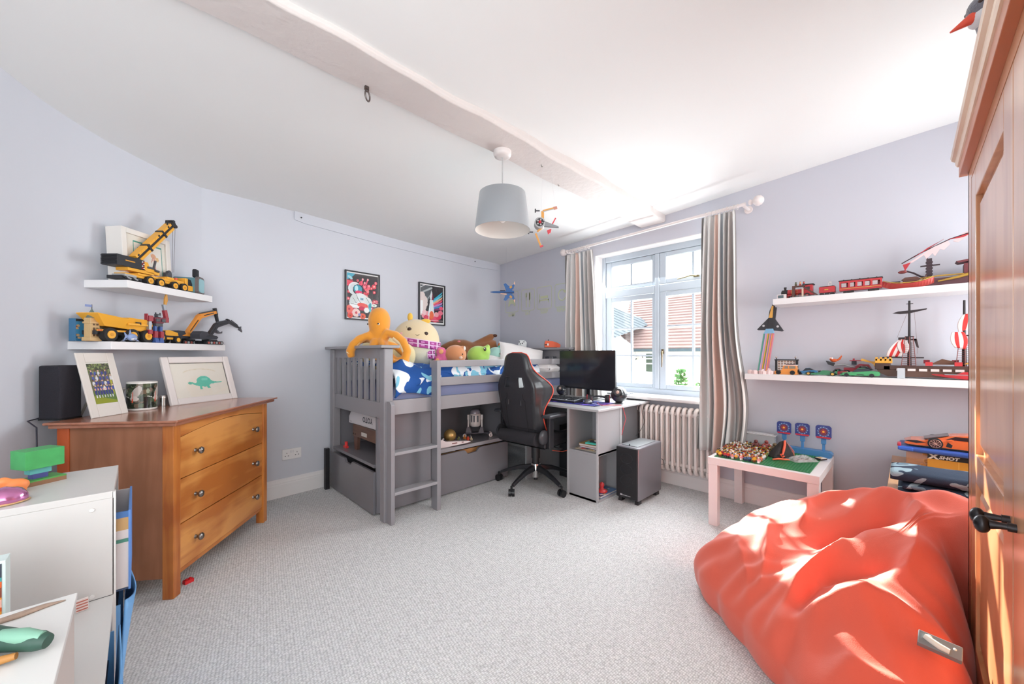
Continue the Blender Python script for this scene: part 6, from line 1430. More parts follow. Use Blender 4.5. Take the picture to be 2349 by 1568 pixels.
def toycar(name, label, y0, L, x, col, kind='sport', wd=.05, h=.035, glass='2a2e34', extra=None, cat='toy car', z=None, hubc='2a2a2e'):
    t = thing(name, label, cat, (x, y0, ZL if z is None else z), RR_); m = mat(col, .3, coat=.4)
    r = {'sport': .0115, 'suv': .015, 'f1': .013}[kind]
    if kind == 'suv': body = [(0, .012), (.02, .009), (1, .009), (1, .62), (.98, .62), (.34, .60), (.30, .40), (.02, .36), (0, .3)]; gl = [(.36, .62), (.98, .62), (.96, .97), (.40, .97)]
    elif kind == 'sport': body = [(0, .25), (.03, .16), (.97, .16), (1, .35), (.97, .62), (.80, .68), (.62, .62), (.30, .52), (.08, .44)]; gl = [(.30, .5), (.45, .93), (.64, .97), (.86, .66)]
    else: body = [(0, .18), (.25, .12), (.95, .12), (1, .3), (.9, .55), (.7, .80), (.55, .80), (.45, .5), (.2, .36), (.0, .26)]; gl = None
    S = lambda P: [(p[0] * L, p[1] * h) for p in P]
    b = B(); b.prism(S(body), .004, wd - .004)
    if kind == 'suv': b.prism(S(gl), .006, wd - .006)
    part('body', b, m, t, bevel=.003)
    if kind == 'sport':
        b = B(); b.prism(S(gl), .008, wd - .008); part('cabin_glass', b, mat(glass, .1), t, bevel=.003)
        b = B(); q = [(gl[1][0], gl[1][1] - .03), (gl[2][0], gl[2][1] - .03), (gl[2][0] - .0, gl[2][1] + .03), (gl[1][0], gl[1][1] + .03)]; b.prism(S(q), .010, wd - .010); part('roof', b, m, t)
        b = B(); b.prism(S([(.0, .30), (.05, .26), (.09, .34), (.03, .38)]), .003, .0045); b.prism(S([(.42, .22), (.62, .22), (.60, .30), (.45, .30)]), .003, .0042); part('side_vents', b, BK, t)
    if kind == 'suv':
        b = B(); b.prism(S([(.44, .64), (.60, .64), (.60, .92), (.47, .92)]), .0045, .006); part('window_pane', b, mat(glass, .15), t)
        b = B(); b.prism(S([(.66, .64), (.93, .64), (.91, .92), (.66, .92)]), .0045, .006); part('window_pane', b, mat(glass, .15), t)
        b = B(); b.prism(S([(.36, .97), (.99, .97), (.99, 1.03), (.38, 1.03)]), .004, wd - .004); part('roof', b, WT, t)
        b = B(); b.box(L * .5, L * .9, .01, wd - .01, h * 1.04, h * 1.14); part('roof_rack', b, mat('5a3a38', .5), t)
        b = B(); b.cyl((L, wd * .5, h * .4), (L + .008, wd * .5, h * .4), .012, n=14); part('spare_wheel', b, TY, t)
    if kind == 'f1':
        b = B(); b.box(0 - .01, .012, 0, wd, .004, .008); b.box(L - .012, L + .002, .004, wd - .004, h * .75, h * .95); b.box(L - .012, L, .004, .007, .2 * h, h * .95); part('wings', b, m, t)
        b = B(); b.box(L * .42, L * .5, wd * .3, wd * .7, h * .5, h * .75); part('cockpit', b, BK, t)
    for q in ((.18, .80) if kind != 'f1' else (.12, .86)):
        for yy in ((-.003, .009), (wd - .009, wd + .003)):
            b = B(); b.cyl((q * L, yy[0], r), (q * L, yy[1], r), r, n=20, mi=0)
            if yy[0] < 0: b.cyl((q * L, yy[0] - .0008, r), (q * L, yy[0], r), r * .62, n=14, mi=1)
            part('wheel', b, [TY, mat(hubc, .3, .5)], t)
    return t
toycar('toy_off_roader', 'orange toy off-roader with white roof at the left of the lower shelf', .683, .135, 3.335, 'e8923a', 'suv', wd=.055, h=.068, glass='8a8070')
toycar('toy_car', 'blue toy sports car behind the orange off-roader', .57, .125, 3.42, '3a84b8', 'sport', h=.05, wd=.05)
toycar('toy_racing_car', 'dark green open-wheel toy racing car with gold wheel rims', .505, .175, 3.335, '2f7a50', 'f1', h=.045, wd=.05, hubc='c89a4a')
toycar('toy_car', 'red toy racing car behind the green racing car', .405, .12, 3.42, 'b0303c', 'sport', h=.048, wd=.05)
toycar('toy_car', 'bright green toy sports car at the front of the lower shelf', .318, .195, 3.325, '35a05c', 'sport', h=.058, wd=.055)
toycar('toy_car', 'white and orange toy car behind the bright green one', .285, .15, 3.42, 'd8d0d0', 'sport', h=.066, wd=.05)
t = thing('toy_tractor', 'red toy tractor with a black front loader at the back of the lower shelf', 'toy tractor', (3.465, .37, ZL), RR_)
b = B(); b.box(.06, .13, .01, .05, .03, .055); b.box(.12, .17, .0, .06, .055, .066); b.prism([(.115, .06), (.14, .082), (.185, .078), (.2, .05), (.195, .05), (.175, .068), (.14, .07)], -.004, .064); b.box(.10, .125, .02, .04, .075, .10, 1); b.box(.09, .15, .01, .05, .10, .106); b.box(.105, .115, .025, .035, .106, .118, 0); part('body', b, [mat('b03040', .4), mat('3a3c48', .5)], t, bevel=.001)
b = B(); b.cyl((.165, -.008, .035), (.165, .014, .035), .035, n=24, mi=0); b.cyl((.165, -.010, .035), (.165, -.008, .035), .018, n=16, mi=1); part('rear_wheel', b, [TY, RDT], t)
b = B(); b.cyl((.075, -.004, .02), (.075, .012, .02), .02, n=20, mi=0); b.cyl((.075, -.006, .02), (.075, -.004, .02), .012, n=14, mi=1); part('front_wheel', b, [TY, WT], t)
b = B(); b.tube([(.11, .0, .06), (.06, .0, .075), (.01, .0, .07)], .004, n=6); b.tube([(.11, .055, .06), (.06, .055, .075), (.01, .055, .07)], .004, n=6); part('loader_arms', b, LG, t)
b = B(); b.prism([(-.035, .10), (.01, .085), (.005, .065), (-.022, .075)], -.005, .06); part('loader_bucket', b, mat('2c2a2e', .5), t)
b = B(); b.sph((0, 0, .012), (.02, .012, .012), nu=12, nv=8, mi=0); b.sph((-.014, -.004, .024), .011, nu=12, nv=8, mi=0); b.sph((-.017, -.010, .026), (.006, .004, .007), nu=8, nv=6, mi=1); b.sph((-.009, -.011, .026), (.006, .004, .007), nu=8, nv=6, mi=1); b.tube([(.015, 0, .012), (.03, 0, .022), (.042, 0, .045)], [.006, .007, .003], n=8, mi=0)
simple('toy_creature', 'small orange and white toy creature perched on the loader bucket', 'toy', b, [mat('d8602c', .5), WT], (3.475, .362, 1.142), RR_)
# pirate ship
t = thing('toy_pirate_ship', 'brown toy sailing ship with red and white striped sails and a tall black mast', 'toy ship', (3.38, .20, ZL), RR_)
HB = mat('5c4036', .5)
b = B(); b.prism([(.045, .075), (.07, .03), (.11, .008), (.52, .008), (.55, .04), (.55, .05), (.09, .05)], .0, .10); part('hull', b, HB, t, bevel=.008, seg=3)
b = B(); b.box(.09, .55, -.002, .102, .05, .075); b.box(.05, .12, -.002, .102, .05, .09); part('gunwale', b, mat('4a332c', .5), t, bevel=.002)
for k in range(6):
    b = B(); x = .148 + k * .048; b.box(x, x + .034, -.0045, -.002, .044, .058); part('white_plank', b, mat('e0d0cc', .5), t)
b = B(); b.prism([(-.02, .105), (.03, .09), (.05, .075), (.10, .08), (.10, .095), (.05, .10), (.03, .10), (-.015, .118)], .03, .07); b.box(.045, .055, .0, .10, .07, .09); b.box(.05, .13, -.003, .0, .09, .118)
for k in range(4): b.box(.052 + k * .021, .062 + k * .021, -.003, .103, .105, .128)
part('yellow_bow', b, mat('dfa338', .4), t, bevel=.001)
for x in (.27, .385):
    b = B(); b.box(x, x + .03, -.006, .02, .078, .10); part('red_gun_port', b, RDT, t)
    b = B(); b.box(x - .006, x + .02, .06, .08, .09, .112); part('red_gun_port', b, mat('8a2030', .5), t)
b = B(); b.prism([(.29, .085), (.34, .118), (.385, .105), (.40, .085)], .03, .08); part('rowing_boat', b, mat('6a4838', .5), t)
b = B(); b.prism([(.42, .09), (.46, .105), (.55, .112), (.55, .095)], -.002, .10); b.box(.48, .55, -.003, .103, .10, .112); part('yellow_stern', b, mat('dfa338', .4), t)
def mast(x, top):
    b = B(); b.cyl((x, .05, .07), (x, .05, .22), .010, .009, n=12); b.cyl((x, .05, .22), (x, .05, top), .0065, .005, n=10); b.box(x - .02, x + .02, .03, .07, .252, .258); part('mast', b, mat('221c20', .5), t)
mast(.204, .478); mast(.425, .46)
b = B(); v = [(-.075, .405), (-.05, .415), (.0, .418), (.075, .425), (.072, .418), (.0, .400), (-.04, .398)]; b.prism([(.204 + x, z) for x, z in v], .045, .053); b.box(.19, .22, .045, .055, .458, .461); part('yard', b, mat('2a2328', .5), t)
b = B(); b.box(.155, .205, .042, .058, .236, .252); b.hexa([(.235, .045, .19), (.245, .045, .185), (.245, .055, .185), (.235, .055, .19)], [(.222, .045, .24), (.236, .045, .24), (.236, .055, .24), (.222, .055, .24)]); b.box(.205, .235, .045, .055, .232, .242); part('yard', b, mat('2a2328', .5), t)
b = B(); b.box(.085, .265, .02, .028, .122, .130); b.box(.08, .095, .018, .03, .12, .127); part('lower_yard', b, mat('2a2328', .5), t)
STR = [mat('e4d8d6', .7), mat('cf3230', .7)]
def striped(name, P00, P10, P01, P11, belly, ns):
    b = B()
    def fn(u, v):
        p = (Vector(P00) * (1 - u) + Vector(P10) * u) * (1 - v) + (Vector(P01) * (1 - u) + Vector(P11) * u) * v
        p.y -= belly * sin(pi * v) * (1 - .4 * u); p.x += .012 * sin(pi * v) * (.5 - u) * 2 * -1; return tuple(p)
    b.grid(fn, ns * 4, 12, mf=lambda i, j: (i // 4) % 2); return part(name, b, STR, t, solid=.0012)
striped('striped_sail', (.100, .03, .13), (.165, .03, .13), (.155, .04, .236), (.185, .045, .244), .012, 5)
striped('striped_sail', (.165, .025, .155), (.195, .03, .155), (.158, .04, .236), (.187, .045, .240), .006, 3)
striped('striped_sail', (.385, -.01, .185), (.425, -.01, .175), (.375, .0, .275), (.420, .0, .275), .012, 4)
striped('striped_sail', (.40, .0, .275), (.44, .0, .29), (.418, .02, .375), (.445, .02, .38), .008, 3)
for x0 in (.204, .425):
    b = B()
    for dx, tx in ((-.035, -.018), (.0, -.0), (.028, .016)):
        b.cyl((x0 + dx, -.002, .075), (x0 + tx, .03, .255), .0018, n=5)
    for k in range(15):
        s = k / 15; xa = x0 - .035 + .017 * s; xc = x0 + .028 - .012 * s; b.cyl((xa, -.002 + .032 * s, .078 + .18 * s), (xc, -.002 + .032 * s, .078 + .18 * s), .0012, n=4)
    part('rigging_ladder', b, mat('7a3f3c', .5), t)
b = B(); b.cyl((.225, .045, .405), (.24, .045, .15), .0008, n=4); b.cyl((.195, .045, .405), (.15, .045, .25), .0008, n=4); part('stay_ropes', b, mat('6a4a46', .6), t)
t = thing('plastic_cup', 'small clear frosted plastic cup in front of the toy ship', 'cup', (3.325, .048, ZL), RR_)
b = B(); b.box(0, .034, 0, .034, 0, .003); 
for a in ((0, .034, 0, .0015), (0, .034, .0325, .034), (0, .0015, 0, .034), (.0325, .034, 0, .034)): b.box(a[0], a[1], a[2], a[3], .003, .062)
part('wall', b, clearmat('d8dce2', .55), t)
b = B(); b.box(.003, .031, .003, .031, .004, .025); part('contents', b, mat('b8bcc4', .5), t)
t = thing('toy_speedboat', 'red toy speedboat at the front right of the lower shelf', 'toy boat', (3.32, -.095, ZL), RR_)
b = B(); v = [];
for i in range(15):
    s = i / 14; w = .024 * min(1, (s * 2.2) ** .6 + .02); x = .22 * s; zb = .0 + .026 * (1 - s) ** 2.2; v += [(x, .025, zb), (x, .025 - w, .030 - .004 * s), (x, .025 + w, .030 - .004 * s)]
f = []
for i in range(14): f += [(3 * i, 3 * i + 1, 3 * i + 4, 3 * i + 3), (3 * i, 3 * i + 3, 3 * i + 5, 3 * i + 2), (3 * i + 1, 3 * i + 2, 3 * i + 5, 3 * i + 4)]
f.append((42, 43, 44)); b.add(v, f); part('hull', b, mat('d83c44', .3), t)
b = B(); b.prism([(.09, .028), (.12, .045), (.20, .048), (.21, .028)], .008, .042); part('canopy', b, mat('c02c36', .3), t); b = B(); b.box(.05, .2, .0, .05, .028, .031); part('deck', b, mat('8f969c', .4), t)
# ================================================================ HANGING TOY AIRCRAFT
t = thing('toy_jet', 'blue and gold toy fighter jet hanging on thread in the room corner', 'toy plane', (2.97, 3.20, 1.90), RZC)
JB = [mat('2c5f9c', .35), mat('22284a', .4), mat('c8923c', .4), mat('d8b098', .5)]
b = B(); b.hexa([(.02, -.012, -.014), (.12, -.016, -.014), (.12, .012, -.014), (.02, .008, -.014)], [(.02, -.01, .012), (.12, -.012, .014), (.12, .012, .014), (.02, .008, .012)]); b.cyl((-.15, 0, 0), (-.11, 0, 0), .003, .010, n=12); b.cyl((-.11, 0, 0), (.03, 0, 0), .010, .015, n=12); b.box(-.04, .02, -.012, .004, .006, .02, 1); b.box(.0, .12, -.018, -.012, -.01, -.004, 1); part('fuselage', b, JB[:2], t, bevel=.002)
for s in (-1, 1):
    b = B(); P = [(.02, s * .012), (-.01, s * .09), (.015, s * .10), (.09, s * .03), (.09, s * .012)]; b.prism([(x + .01, z) for x, z in P], -.004, .002, mi=0)
    b.prism([(.06, s * .045), (.115, s * .09), (.125, s * .075), (.11, s * .03)], -.008, -.003, mi=0); b.prism([(.062, s * .05), (.088, s * .072), (.10, s * .055), (.08, s * .038)], -.0095, -.008, mi=2)
    b.prism([(.112, s * .088), (.125, s * .125), (.132, s * .085)], -.008, -.003, mi=3); part('wing', b, JB, t)
b = B(); b.prism([(-.04, -.02), (.03, -.035), (.04, -.02), (-.03, -.012)], -.01, -.006); part('missile_rack', b, JB[3], t)
b = B(); b.cyl((.03, 0, .01), (.03, 0, .51), .0006, n=4); part('thread', b, mat('c9c9cc', .5), t)
t = thing('toy_gunship', 'white and orange toy propeller aircraft hanging from the beam beside the lamp', 'toy plane', (1.97, 1.72, 2.08), RZC)
GR = mat('b4b4b6', .4); OR = mat('e0a04e', .4)
b = B(); b.cyl((-.03, -.03, 0), (-.03, .03, 0), .036, n=24, mi=0); b.cyl((-.03, -.036, 0), (-.03, -.03, 0), .026, n=20, mi=1); b.sph((-.03, -.04, 0), .010, nu=12, nv=8, mi=2)
for k in range(5): b.cyl((-.03 + .017 * cos(k * 1.257), -.038, .017 * sin(k * 1.257)), (-.03 + .017 * cos(k * 1.257), -.034, .017 * sin(k * 1.257)), .006, n=8, mi=0)
part('engine', b, [GR, BK, mat('d0303c', .35)], t)
b = B(); b.box(-.055, -.028, -.042, -.038, -.003, .003); b.box(-.028, .0, -.042, -.038, .0, .005); part('propeller', b, BK, t)
b = B(); b.hexa([(-.015, -.012, -.018), (.10, -.006, -.028), (.10, .006, -.028), (-.015, .012, -.018)], [(-.015, -.012, .022), (.098, -.006, -.018), (.098, .006, -.018), (-.015, .012, .022)]); part('fuselage', b, [mat('8d9094', .4)], t, bevel=.001)
b = B(); b.box(-.018, .0, -.004, .004, .03, .085, 0); b.T = Matrix.Translation((-.008, 0, .085)) @ Matrix.Rotation(radians(-14), 4, 'Y'); b.box(0, .075, -.004, .004, -.004, .008, 0); b.box(.0, .075, -.006, -.004, -.007, -.002, 1); b.box(.075, .10, -.004, .004, -.008, .010, 2); part('wing', b, [OR, LG, mat('c88a78', .4)], t)
b = B(); b.T = Matrix.Translation((-.03, 0, -.04)) @ Matrix.Rotation(radians(-40), 4, 'Y'); b.box(-.02, .03, -.004, .004, -.006, .006, 0); b.T = Matrix.Translation((-.055, 0, -.065)) @ Matrix.Rotation(radians(68), 4, 'Y'); b.box(0, .09, -.004, .004, -.007, .006, 0); b.box(0, .09, -.006, -.004, .004, .009, 1); b.box(.09, .10, -.006, .006, -.008, .014, 2); part('wing', b, [OR, LG, mat('d0404a', .4)], t)
for z, x in ((.082, -.03), (-.062, -.075)):
    b = B(); b.box(x - .03, x, -.02, -.016, z - .004, z + .004); b.box(x - .034, x - .026, -.022, -.014, z - .012, z + .012); part('gun_pod', b, DG, t)
b = B(); b.T = Matrix.Translation((.055, 0, -.005)) @ Matrix.Rotation(radians(-62), 4, 'Y'); b.box(0, .05, -.003, .003, -.004, .004); part('tail_fin', b, mat('d0404a', .4), t)
b = B(); b.prism([(.02, -.045), (.05, -.035), (.045, -.06), (.028, -.072)], -.006, .006); part('tail_fin', b, mat('d0404a', .4), t)
for x in (-.02, .09):
    b = B(); b.cyl((x, 0, .0), (x * .5, 0, .375), .0005, n=4); part('thread', b, mat('d9d9dc', .5), t)

# ================================================================ SMALL TABLE
t = thing('side_table', 'white square-legged low table below the right shelves', 'table', (3.2, .67, 0))
TW = mat('ece2e0', .3)
WB('table_top', TW, t, (2.88, 3.518, .365, .985, .425, .475), bevel=.002)
for x in (2.882, 3.458):
    for y in (.367, .925): WB('leg', TW, t, (x, x + .058, y, y + .058, 0, .425), bevel=.002)
GP1 = mat('2f7a4a', .4)
for nm, y0, y1, lb in (('a', .685, .955, 'green studded baseplate under the crowd of toy figures'), ('b', .415, .683, 'green studded baseplate on the near right of the table, mostly bare')):
    t = thing('baseplate', lb, 'baseplate', (3.15, (y0 + y1) / 2, .4755))
    WB('plate', GP1, t, (2.915, 3.44, y0, y1, .4756, .479))
    b = B()
    nx = 33; ny = 17
    for i in range(nx):
        for j in range(ny):
            if nm == 'a' and (i % 2 or j % 2): continue
            x = 2.923 + i * .0159; y = y0 + .008 + j * .0159; r = .0048
            v = [(x + r * cos(a), y + r * sin(a), z) for z in (.479, .4808) for a in (.52, 1.57, 2.62, 3.67, 4.71, 5.76)]
            b.add(v, [(q, (q + 1) % 6, 6 + (q + 1) % 6, 6 + q) for q in range(6)] + [(6, 7, 8, 9, 10, 11)])
    k = part('studs', b, GP1, t, world=True); k['kind'] = 'stuff'
# toy figures
PAL = [('red', 'c23034', '2f2f34'), ('yellow', 'e2ab36', '7a4a2c'), ('white', 'dcd8d6', '8a8a90'), ('blue', '4a6f9a', '2c3a5a'), ('orange', 'e0743a', 'b8642c'), ('black', '2a2a2e', '4a3a30'), ('pink', 'd88a8c', 'e0d4d0'), ('green', '6a7a4a', '4a4a34')]
protos = []
for cn, tc_, lc in PAL:
    b = B()
    b.box(-.0075, -.0005, -.004, .004, 0, .013, 1); b.box(.0005, .0075, -.004, .004, 0, .013, 1)
    b.hexa([(-.008, -.0045, .013), (.008, -.0045, .013), (.008, .0045, .013), (-.008, .0045, .013)], [(-.006, -.004, .0265), (.006, -.004, .0265), (.006, .004, .0265), (-.006, .004, .0265)], 0)
    for s in (-1, 1): b.tube([(s * .0065, 0, .025), (s * .0105, -.002, .019), (s * .011, -.006, .015)], .0022, n=5, mi=0)
    b.cyl((0, 0, .0265), (0, 0, .0365), .0052, n=10, mi=2); b.sph((0, 0, .0355), (.0062, .0062, .0055), nu=10, nv=6, mi=3)
    protos.append((cn, b))
heads = [('d9a83c', '3a2a22'), ('e0b090', 'c9c4c0'), ('d9a83c', '8a2a2a'), ('e0b48c', '6a4a2c')]
meshes = []
for cn, b in protos:
    for k, (hc, hr) in enumerate(heads[:3]):
        i = [q[0] for q in PAL].index(cn)
        b2 = B(); b2.v, b2.f, b2.m, b2.s = b.v, b.f, b.m, b.s
        o = b2.build('toy_figure', [mat(PAL[i][1], .4), mat(PAL[i][2], .4), mat(hc, .4), mat(hr, .4)]); meshes.append((cn, o.data)); bpy.data.objects.remove(o)
R = random.Random(31); cnt = 0
OR_ = ['first', 'second', 'third', 'fourth', 'fifth', 'sixth', 'seventh', 'eighth', 'ninth', 'tenth', 'eleventh', 'twelfth', 'thirteenth', 'fourteenth', 'fifteenth', 'sixteenth']
def figlabel(cn, i, j):
    row = OR_[i] + ' row from the front' if i < 8 else ('back row' if i == 15 else OR_[15 - i] + ' row from the back')
    return '%s toy figure, %s from the left in the %s' % (cn, OR_[j], row), 'toy figures crowded on the green baseplate'
for i in range(16):
    jn = -1
    for j in range(11):
        if R.random() < .06: continue
        jn += 1
        x = 2.928 + i * .0300 + R.uniform(-.005, .005); y = .945 - j * .0255 + R.uniform(-.004, .004)
        wts = [0, 1, 2, 4, 6, 3] if i < 5 else ([0, 2, 3, 1, 5, 7, 2] if i < 9 else [5, 7, 0, 5, 7, 2, 1])
        cn0 = R.choice(wts); cn, me = meshes[cn0 * 3 + R.randrange(3)]
        o = bpy.data.objects.new('toy_figure', me); COL.objects.link(o); o.location = (x, y, .4808); o.rotation_euler = (0, 0, radians(-60) + R.uniform(-.6, .6)); sc = R.uniform(.92, 1.12); o.scale = (sc, sc, sc * 1.05)
        lb, g = figlabel(cn, i, jn); tag(o, lb, 'toy figure', g); cnt += 1
# larger brown figures at the back of the crowd
for (x, y, c, lb) in ((3.33, .80, '6a2f2c', 'large dark red toy creature at the back of the toy crowd'), (3.36, .74, '8a3a34', 'second large reddish toy creature at the back of the toy crowd'), (3.30, .675, '6a5234', 'large brown toy creature at the right end of the toy crowd')):
    b = B(); b.sph((0, 0, .035), (.022, .016, .022), nu=12, nv=8); b.sph((0, -.004, .062), .013, nu=10, nv=8)
    for s in (-1, 1): b.tube([(s * .018, 0, .045), (s * .03, -.006, .032), (s * .028, -.012, .016)], .007, n=8); b.cyl((s * .01, 0, 0), (s * .01, 0, .025), .008, n=8)
    simple('toy_creature', lb, 'toy', b, mat(c, .5), (x, y, .4808), radians(-50))
# targets
t = thing('target_stand', 'blue toy shooting target stand with three square targets on the table', 'toy target', (3.455, .53, .4756), RR_ )
TB = mat('4a86bc', .4)
b = B(); b.prism([(-.15, 0), (.15, 0), (.165, .012), (.165, .03), (.15, .042), (-.15, .042), (-.165, .03), (-.165, .012)], -.035, .03); part('base', b, TB, t, bevel=.008, seg=3)
cv = Canvas(56, 56, '2f3f86')
cv.rect(0, .88, 1, 1, 'c8303c')
for r, c in ((.40, '5a86b8'), (.37, '3a5a96'), (.30, '8a3a5a'), (.26, '3a3048'), (.2, 'c83a40'), (.17, '6a2f44'), (.11, 'e0582c'), (.07, 'f0c040')): cv.ell(.5, .47, r, r, c)
for k in range(12): a = k * .5236; cv.line(.5 + .36 * cos(a), .47 + .36 * sin(a), .5 + .42 * cos(a + .12), .47 + .42 * sin(a + .12), .014, 'c9d8ea')
for x, w, h, z0, lb in ((-.115, .088, .092, .128, 'left'), (-.005, .086, .092, .130, 'middle'), (.115, .088, .094, .128, 'right')):
    b = B(); b.box(x - .008, x + .008, -.006, .006, .04, z0 + .02); b.box(x - .014, x + .014, -.008, .008, .09, .13); st = part('target_post', b, TB, t, bevel=.002)
    b = B(); P = [(x + px_, z0 + pz) for px_, pz in ((-w / 2 + .01, 0), (w / 2 - .01, 0), (w / 2, .012), (w / 2, h - .012), (w / 2 - .012, h), (-w / 2 + .012, h), (-w / 2, h - .012), (-w / 2, .012))]; b.prism(P, -.014, -.006); part('target_plate', b, mat('33458c', .4), t)
    picture('target_print', cv, w - .008, h - .008, t, Matrix.Translation((x - w / 2 + .004, -.0146, z0 + .004)), rough=.35)
# pouch
t = thing('zip_pouch', 'black pouch with orange zip and strap standing on the green baseplate', 'pouch', (3.22, .62, .481), RZC)
b = B(); b.hexa([(-.085, -.05, 0), (.07, -.05, 0), (.075, .05, 0), (-.08, .05, 0)], [(-.005, -.012, .105), (.03, -.012, .115), (.03, .012, .115), (-.005, .012, .105)]); part('body', b, mat('2e2828', .8, bump=.4, bs=90), t, bevel=.014, seg=4)
b = B(); b.tube([(.015, -.016, .116), (.005, -.03, .09), (-.012, -.043, .055), (-.025, -.052, .03)], [.006, .008, .008, .006], n=8); b.tube([(-.025, -.054, .03), (-.045, -.058, .032), (-.035, -.062, .012), (-.02, -.06, .02)], .005, n=8); part('zip_strap', b, mat('e85c3c', .5), t)
b = B()
for k in range(4): b.tube([(.03 + .004 * k, -.014, .10 - .012 * k), (.05 + .003 * k, -.03, .07 - .01 * k), (.062, -.044, .045 - .01 * k)], .0016, n=5)
q = part('orange_stripes', b, mat('e07a5c', .5), t); q['kind'] = 'stuff'
b = B(); b.tube([(-.05, 0, 0), (-.01, .004, .004), (.03, .0, .002), (.055, -.004, 0)], [.004, .007, .006, .003], n=8); simple('orange_pen', 'orange plastic knife shaped tool on the bare green baseplate', 'tool', b, mat('e8643c', .4), (3.10, .60, .488), RZC - .12)
t = thing('plastic_bag', 'crumpled clear plastic bag of small brown parts on the baseplate', 'bag', (3.20, .50, .481), RZC + .1)
R = random.Random(6); b = B(); b.grid(lambda u, v: ((u - .5) * .17, (v - .5) * .10, .003 + .045 * (sin(pi * u) * sin(pi * v)) ** .5 * (.6 + .5 * noise.noise(Vector((u * 7, v * 6, 2))))), 24, 16, sm=False); part('film', b, clearmat('dcd4d4', .38), t)
b = B()
for k in range(26): x, y = R.uniform(-.05, .06), R.uniform(-.03, .03); b.box(x - .006, x + .006, y - .004, y + .004, .004, R.uniform(.008, .018))
k = part('small_parts', b, mat('6a4438', .5), t); k['kind'] = 'stuff'
t = thing('picture_card', 'small yellow and white card case at the right edge of the baseplate', 'card', (3.33, .415, .481), RZC + .25)
b = B(); b.box(-.03, .03, -.02, .02, 0, .012); part('case', b, mat('3a2e2e', .4), t, bevel=.001)
b = B(); b.box(-.026, .024, -.0205, .018, .009, .0135); b.box(-.02, .0, -.015, .012, .0135, .0142, 1); part('card', b, [mat('ded8d2', .4), mat('d8a23c', .4)], t)
t = thing('plastic_tub', 'clear plastic tub of dark parts at the back of the table by the curtain', 'tub', (3.47, .80, .4756), RR_)
b = B()
for a in ((-.10, .10, -.04, -.037, 0, .10), (-.10, .10, .037, .04, 0, .10), (-.10, -.097, -.04, .04, 0, .10), (.097, .10, -.04, .04, 0, .10)): b.box(*a)
part('tub_wall', b, clearmat('e0e0e4', .45), t)
b = B(); b.box(-.106, .106, -.045, .045, .10, .108); b.box(-.09, .09, -.03, .03, .108, .112); part('lid', b, clearmat('e8e4e6', .7), t, bevel=.002)
b = B()
for k in range(60): x, y, z = R.uniform(-.09, .09), R.uniform(-.03, .03), R.uniform(.005, .06); b.box(x - .01, x + .01, y - .005, y + .005, z, z + .012, R.choice([0, 0, 0, 1, 2]))
k = part('contents', b, [mat('3a3638', .5), mat('c8c0bc', .5), mat('d8603c', .5)], t); k['kind'] = 'stuff'

# ================================================================ PINE CHEST, BOX, CAR, BLANKETS
PI_ = [wood('c89468', 'dba878', 'X', scale=5), wood('bf8a60', 'd6a274', 'X', scale=6)]
t = thing('pine_chest', 'low pine wood chest in the corner beside the wardrobe', 'chest', (2.95, -.35, 0))
for k in range(6):
    y0 = .075 - .145 * (k + 1) + .002; WB('plank', PI_[k % 2], t, (2.49, 3.52, y0, y0 + .142, .515, .54), bevel=.002)
WB('front_panel', PI_[0], t, (2.50, 2.52, -.79, .07, 0, .515)); WB('side_panel', PI_[1], t, (2.52, 3.50, .05, .07, 0, .515)); WB('back_panel', PI_[0], t, (3.48, 3.50, -.79, .05, 0, .515)); WB('side_panel', PI_[1], t, (2.52, 3.48, -.79, -.77, 0, .515))
t = thing('storage_tub', 'clear orange tinted toy box with white lettering on a dark band and blue lid', 'box', (3.22, .01, .541), RR_)
BLU = mat('2f55a8', .35)
b = B(); b.box(0, .50, 0, .18, 0, .09); part('clear_box', b, clearmat('e8a878', .42), t, bevel=.006)
b = B()
for k in range(46): x, y, z = R.uniform(.01, .48), R.uniform(.01, .16), R.uniform(.006, .07); b.cyl((x, y, z), (x + .02, y, z), .010, n=7, mi=R.choice([0, 0, 1]))
k = part('foam_darts', b, [mat('e8ac3c', .5), mat('d8602c', .5)], t); k['kind'] = 'stuff'
b = B(); b.box(.085, .50, -.004, -.001, .012, .066, 0); b.box(.085, .50, -.004, -.001, .066, .092, 1); b.box(.085, .50, -.004, -.001, .0, .012, 2); b.box(.20, .203, -.0045, -.004, .012, .066, 3); part('label_band', b, [mat('d8993c', .35), mat('20222c', .4), mat('3a3a4a', .4), mat('e8b85c', .4)], t)
b = B(); addtext(b, 'X', .036, Matrix.Translation((.108, -.0046, .079)) @ Matrix.Rotation(radians(90), 4, 'X'), bold=.002, sx=1.3); part('letter', b, WT, t)
b = B(); addtext(b, 'SHOT', .024, Matrix.Translation((.165, -.0046, .078)) @ Matrix.Rotation(radians(90), 4, 'X'), bold=.0012, sx=1.15, shear=.2); part('lettering', b, WT, t)
b = B(); b.box(-.03, .54, -.035, .20, .096, .122); part('lid', b, BLU, t, bevel=.010, seg=3)
b = B(); b.box(-.034, .03, -.037, -.012, .10, .12); part('lid_clip', b, mat('3a6ad0', .3), t, bevel=.005)
b = B(); b.box(-.036, -.02, -.02, .04, .118, .136); part('red_corner', b, mat('c8364a', .4), t, bevel=.004)
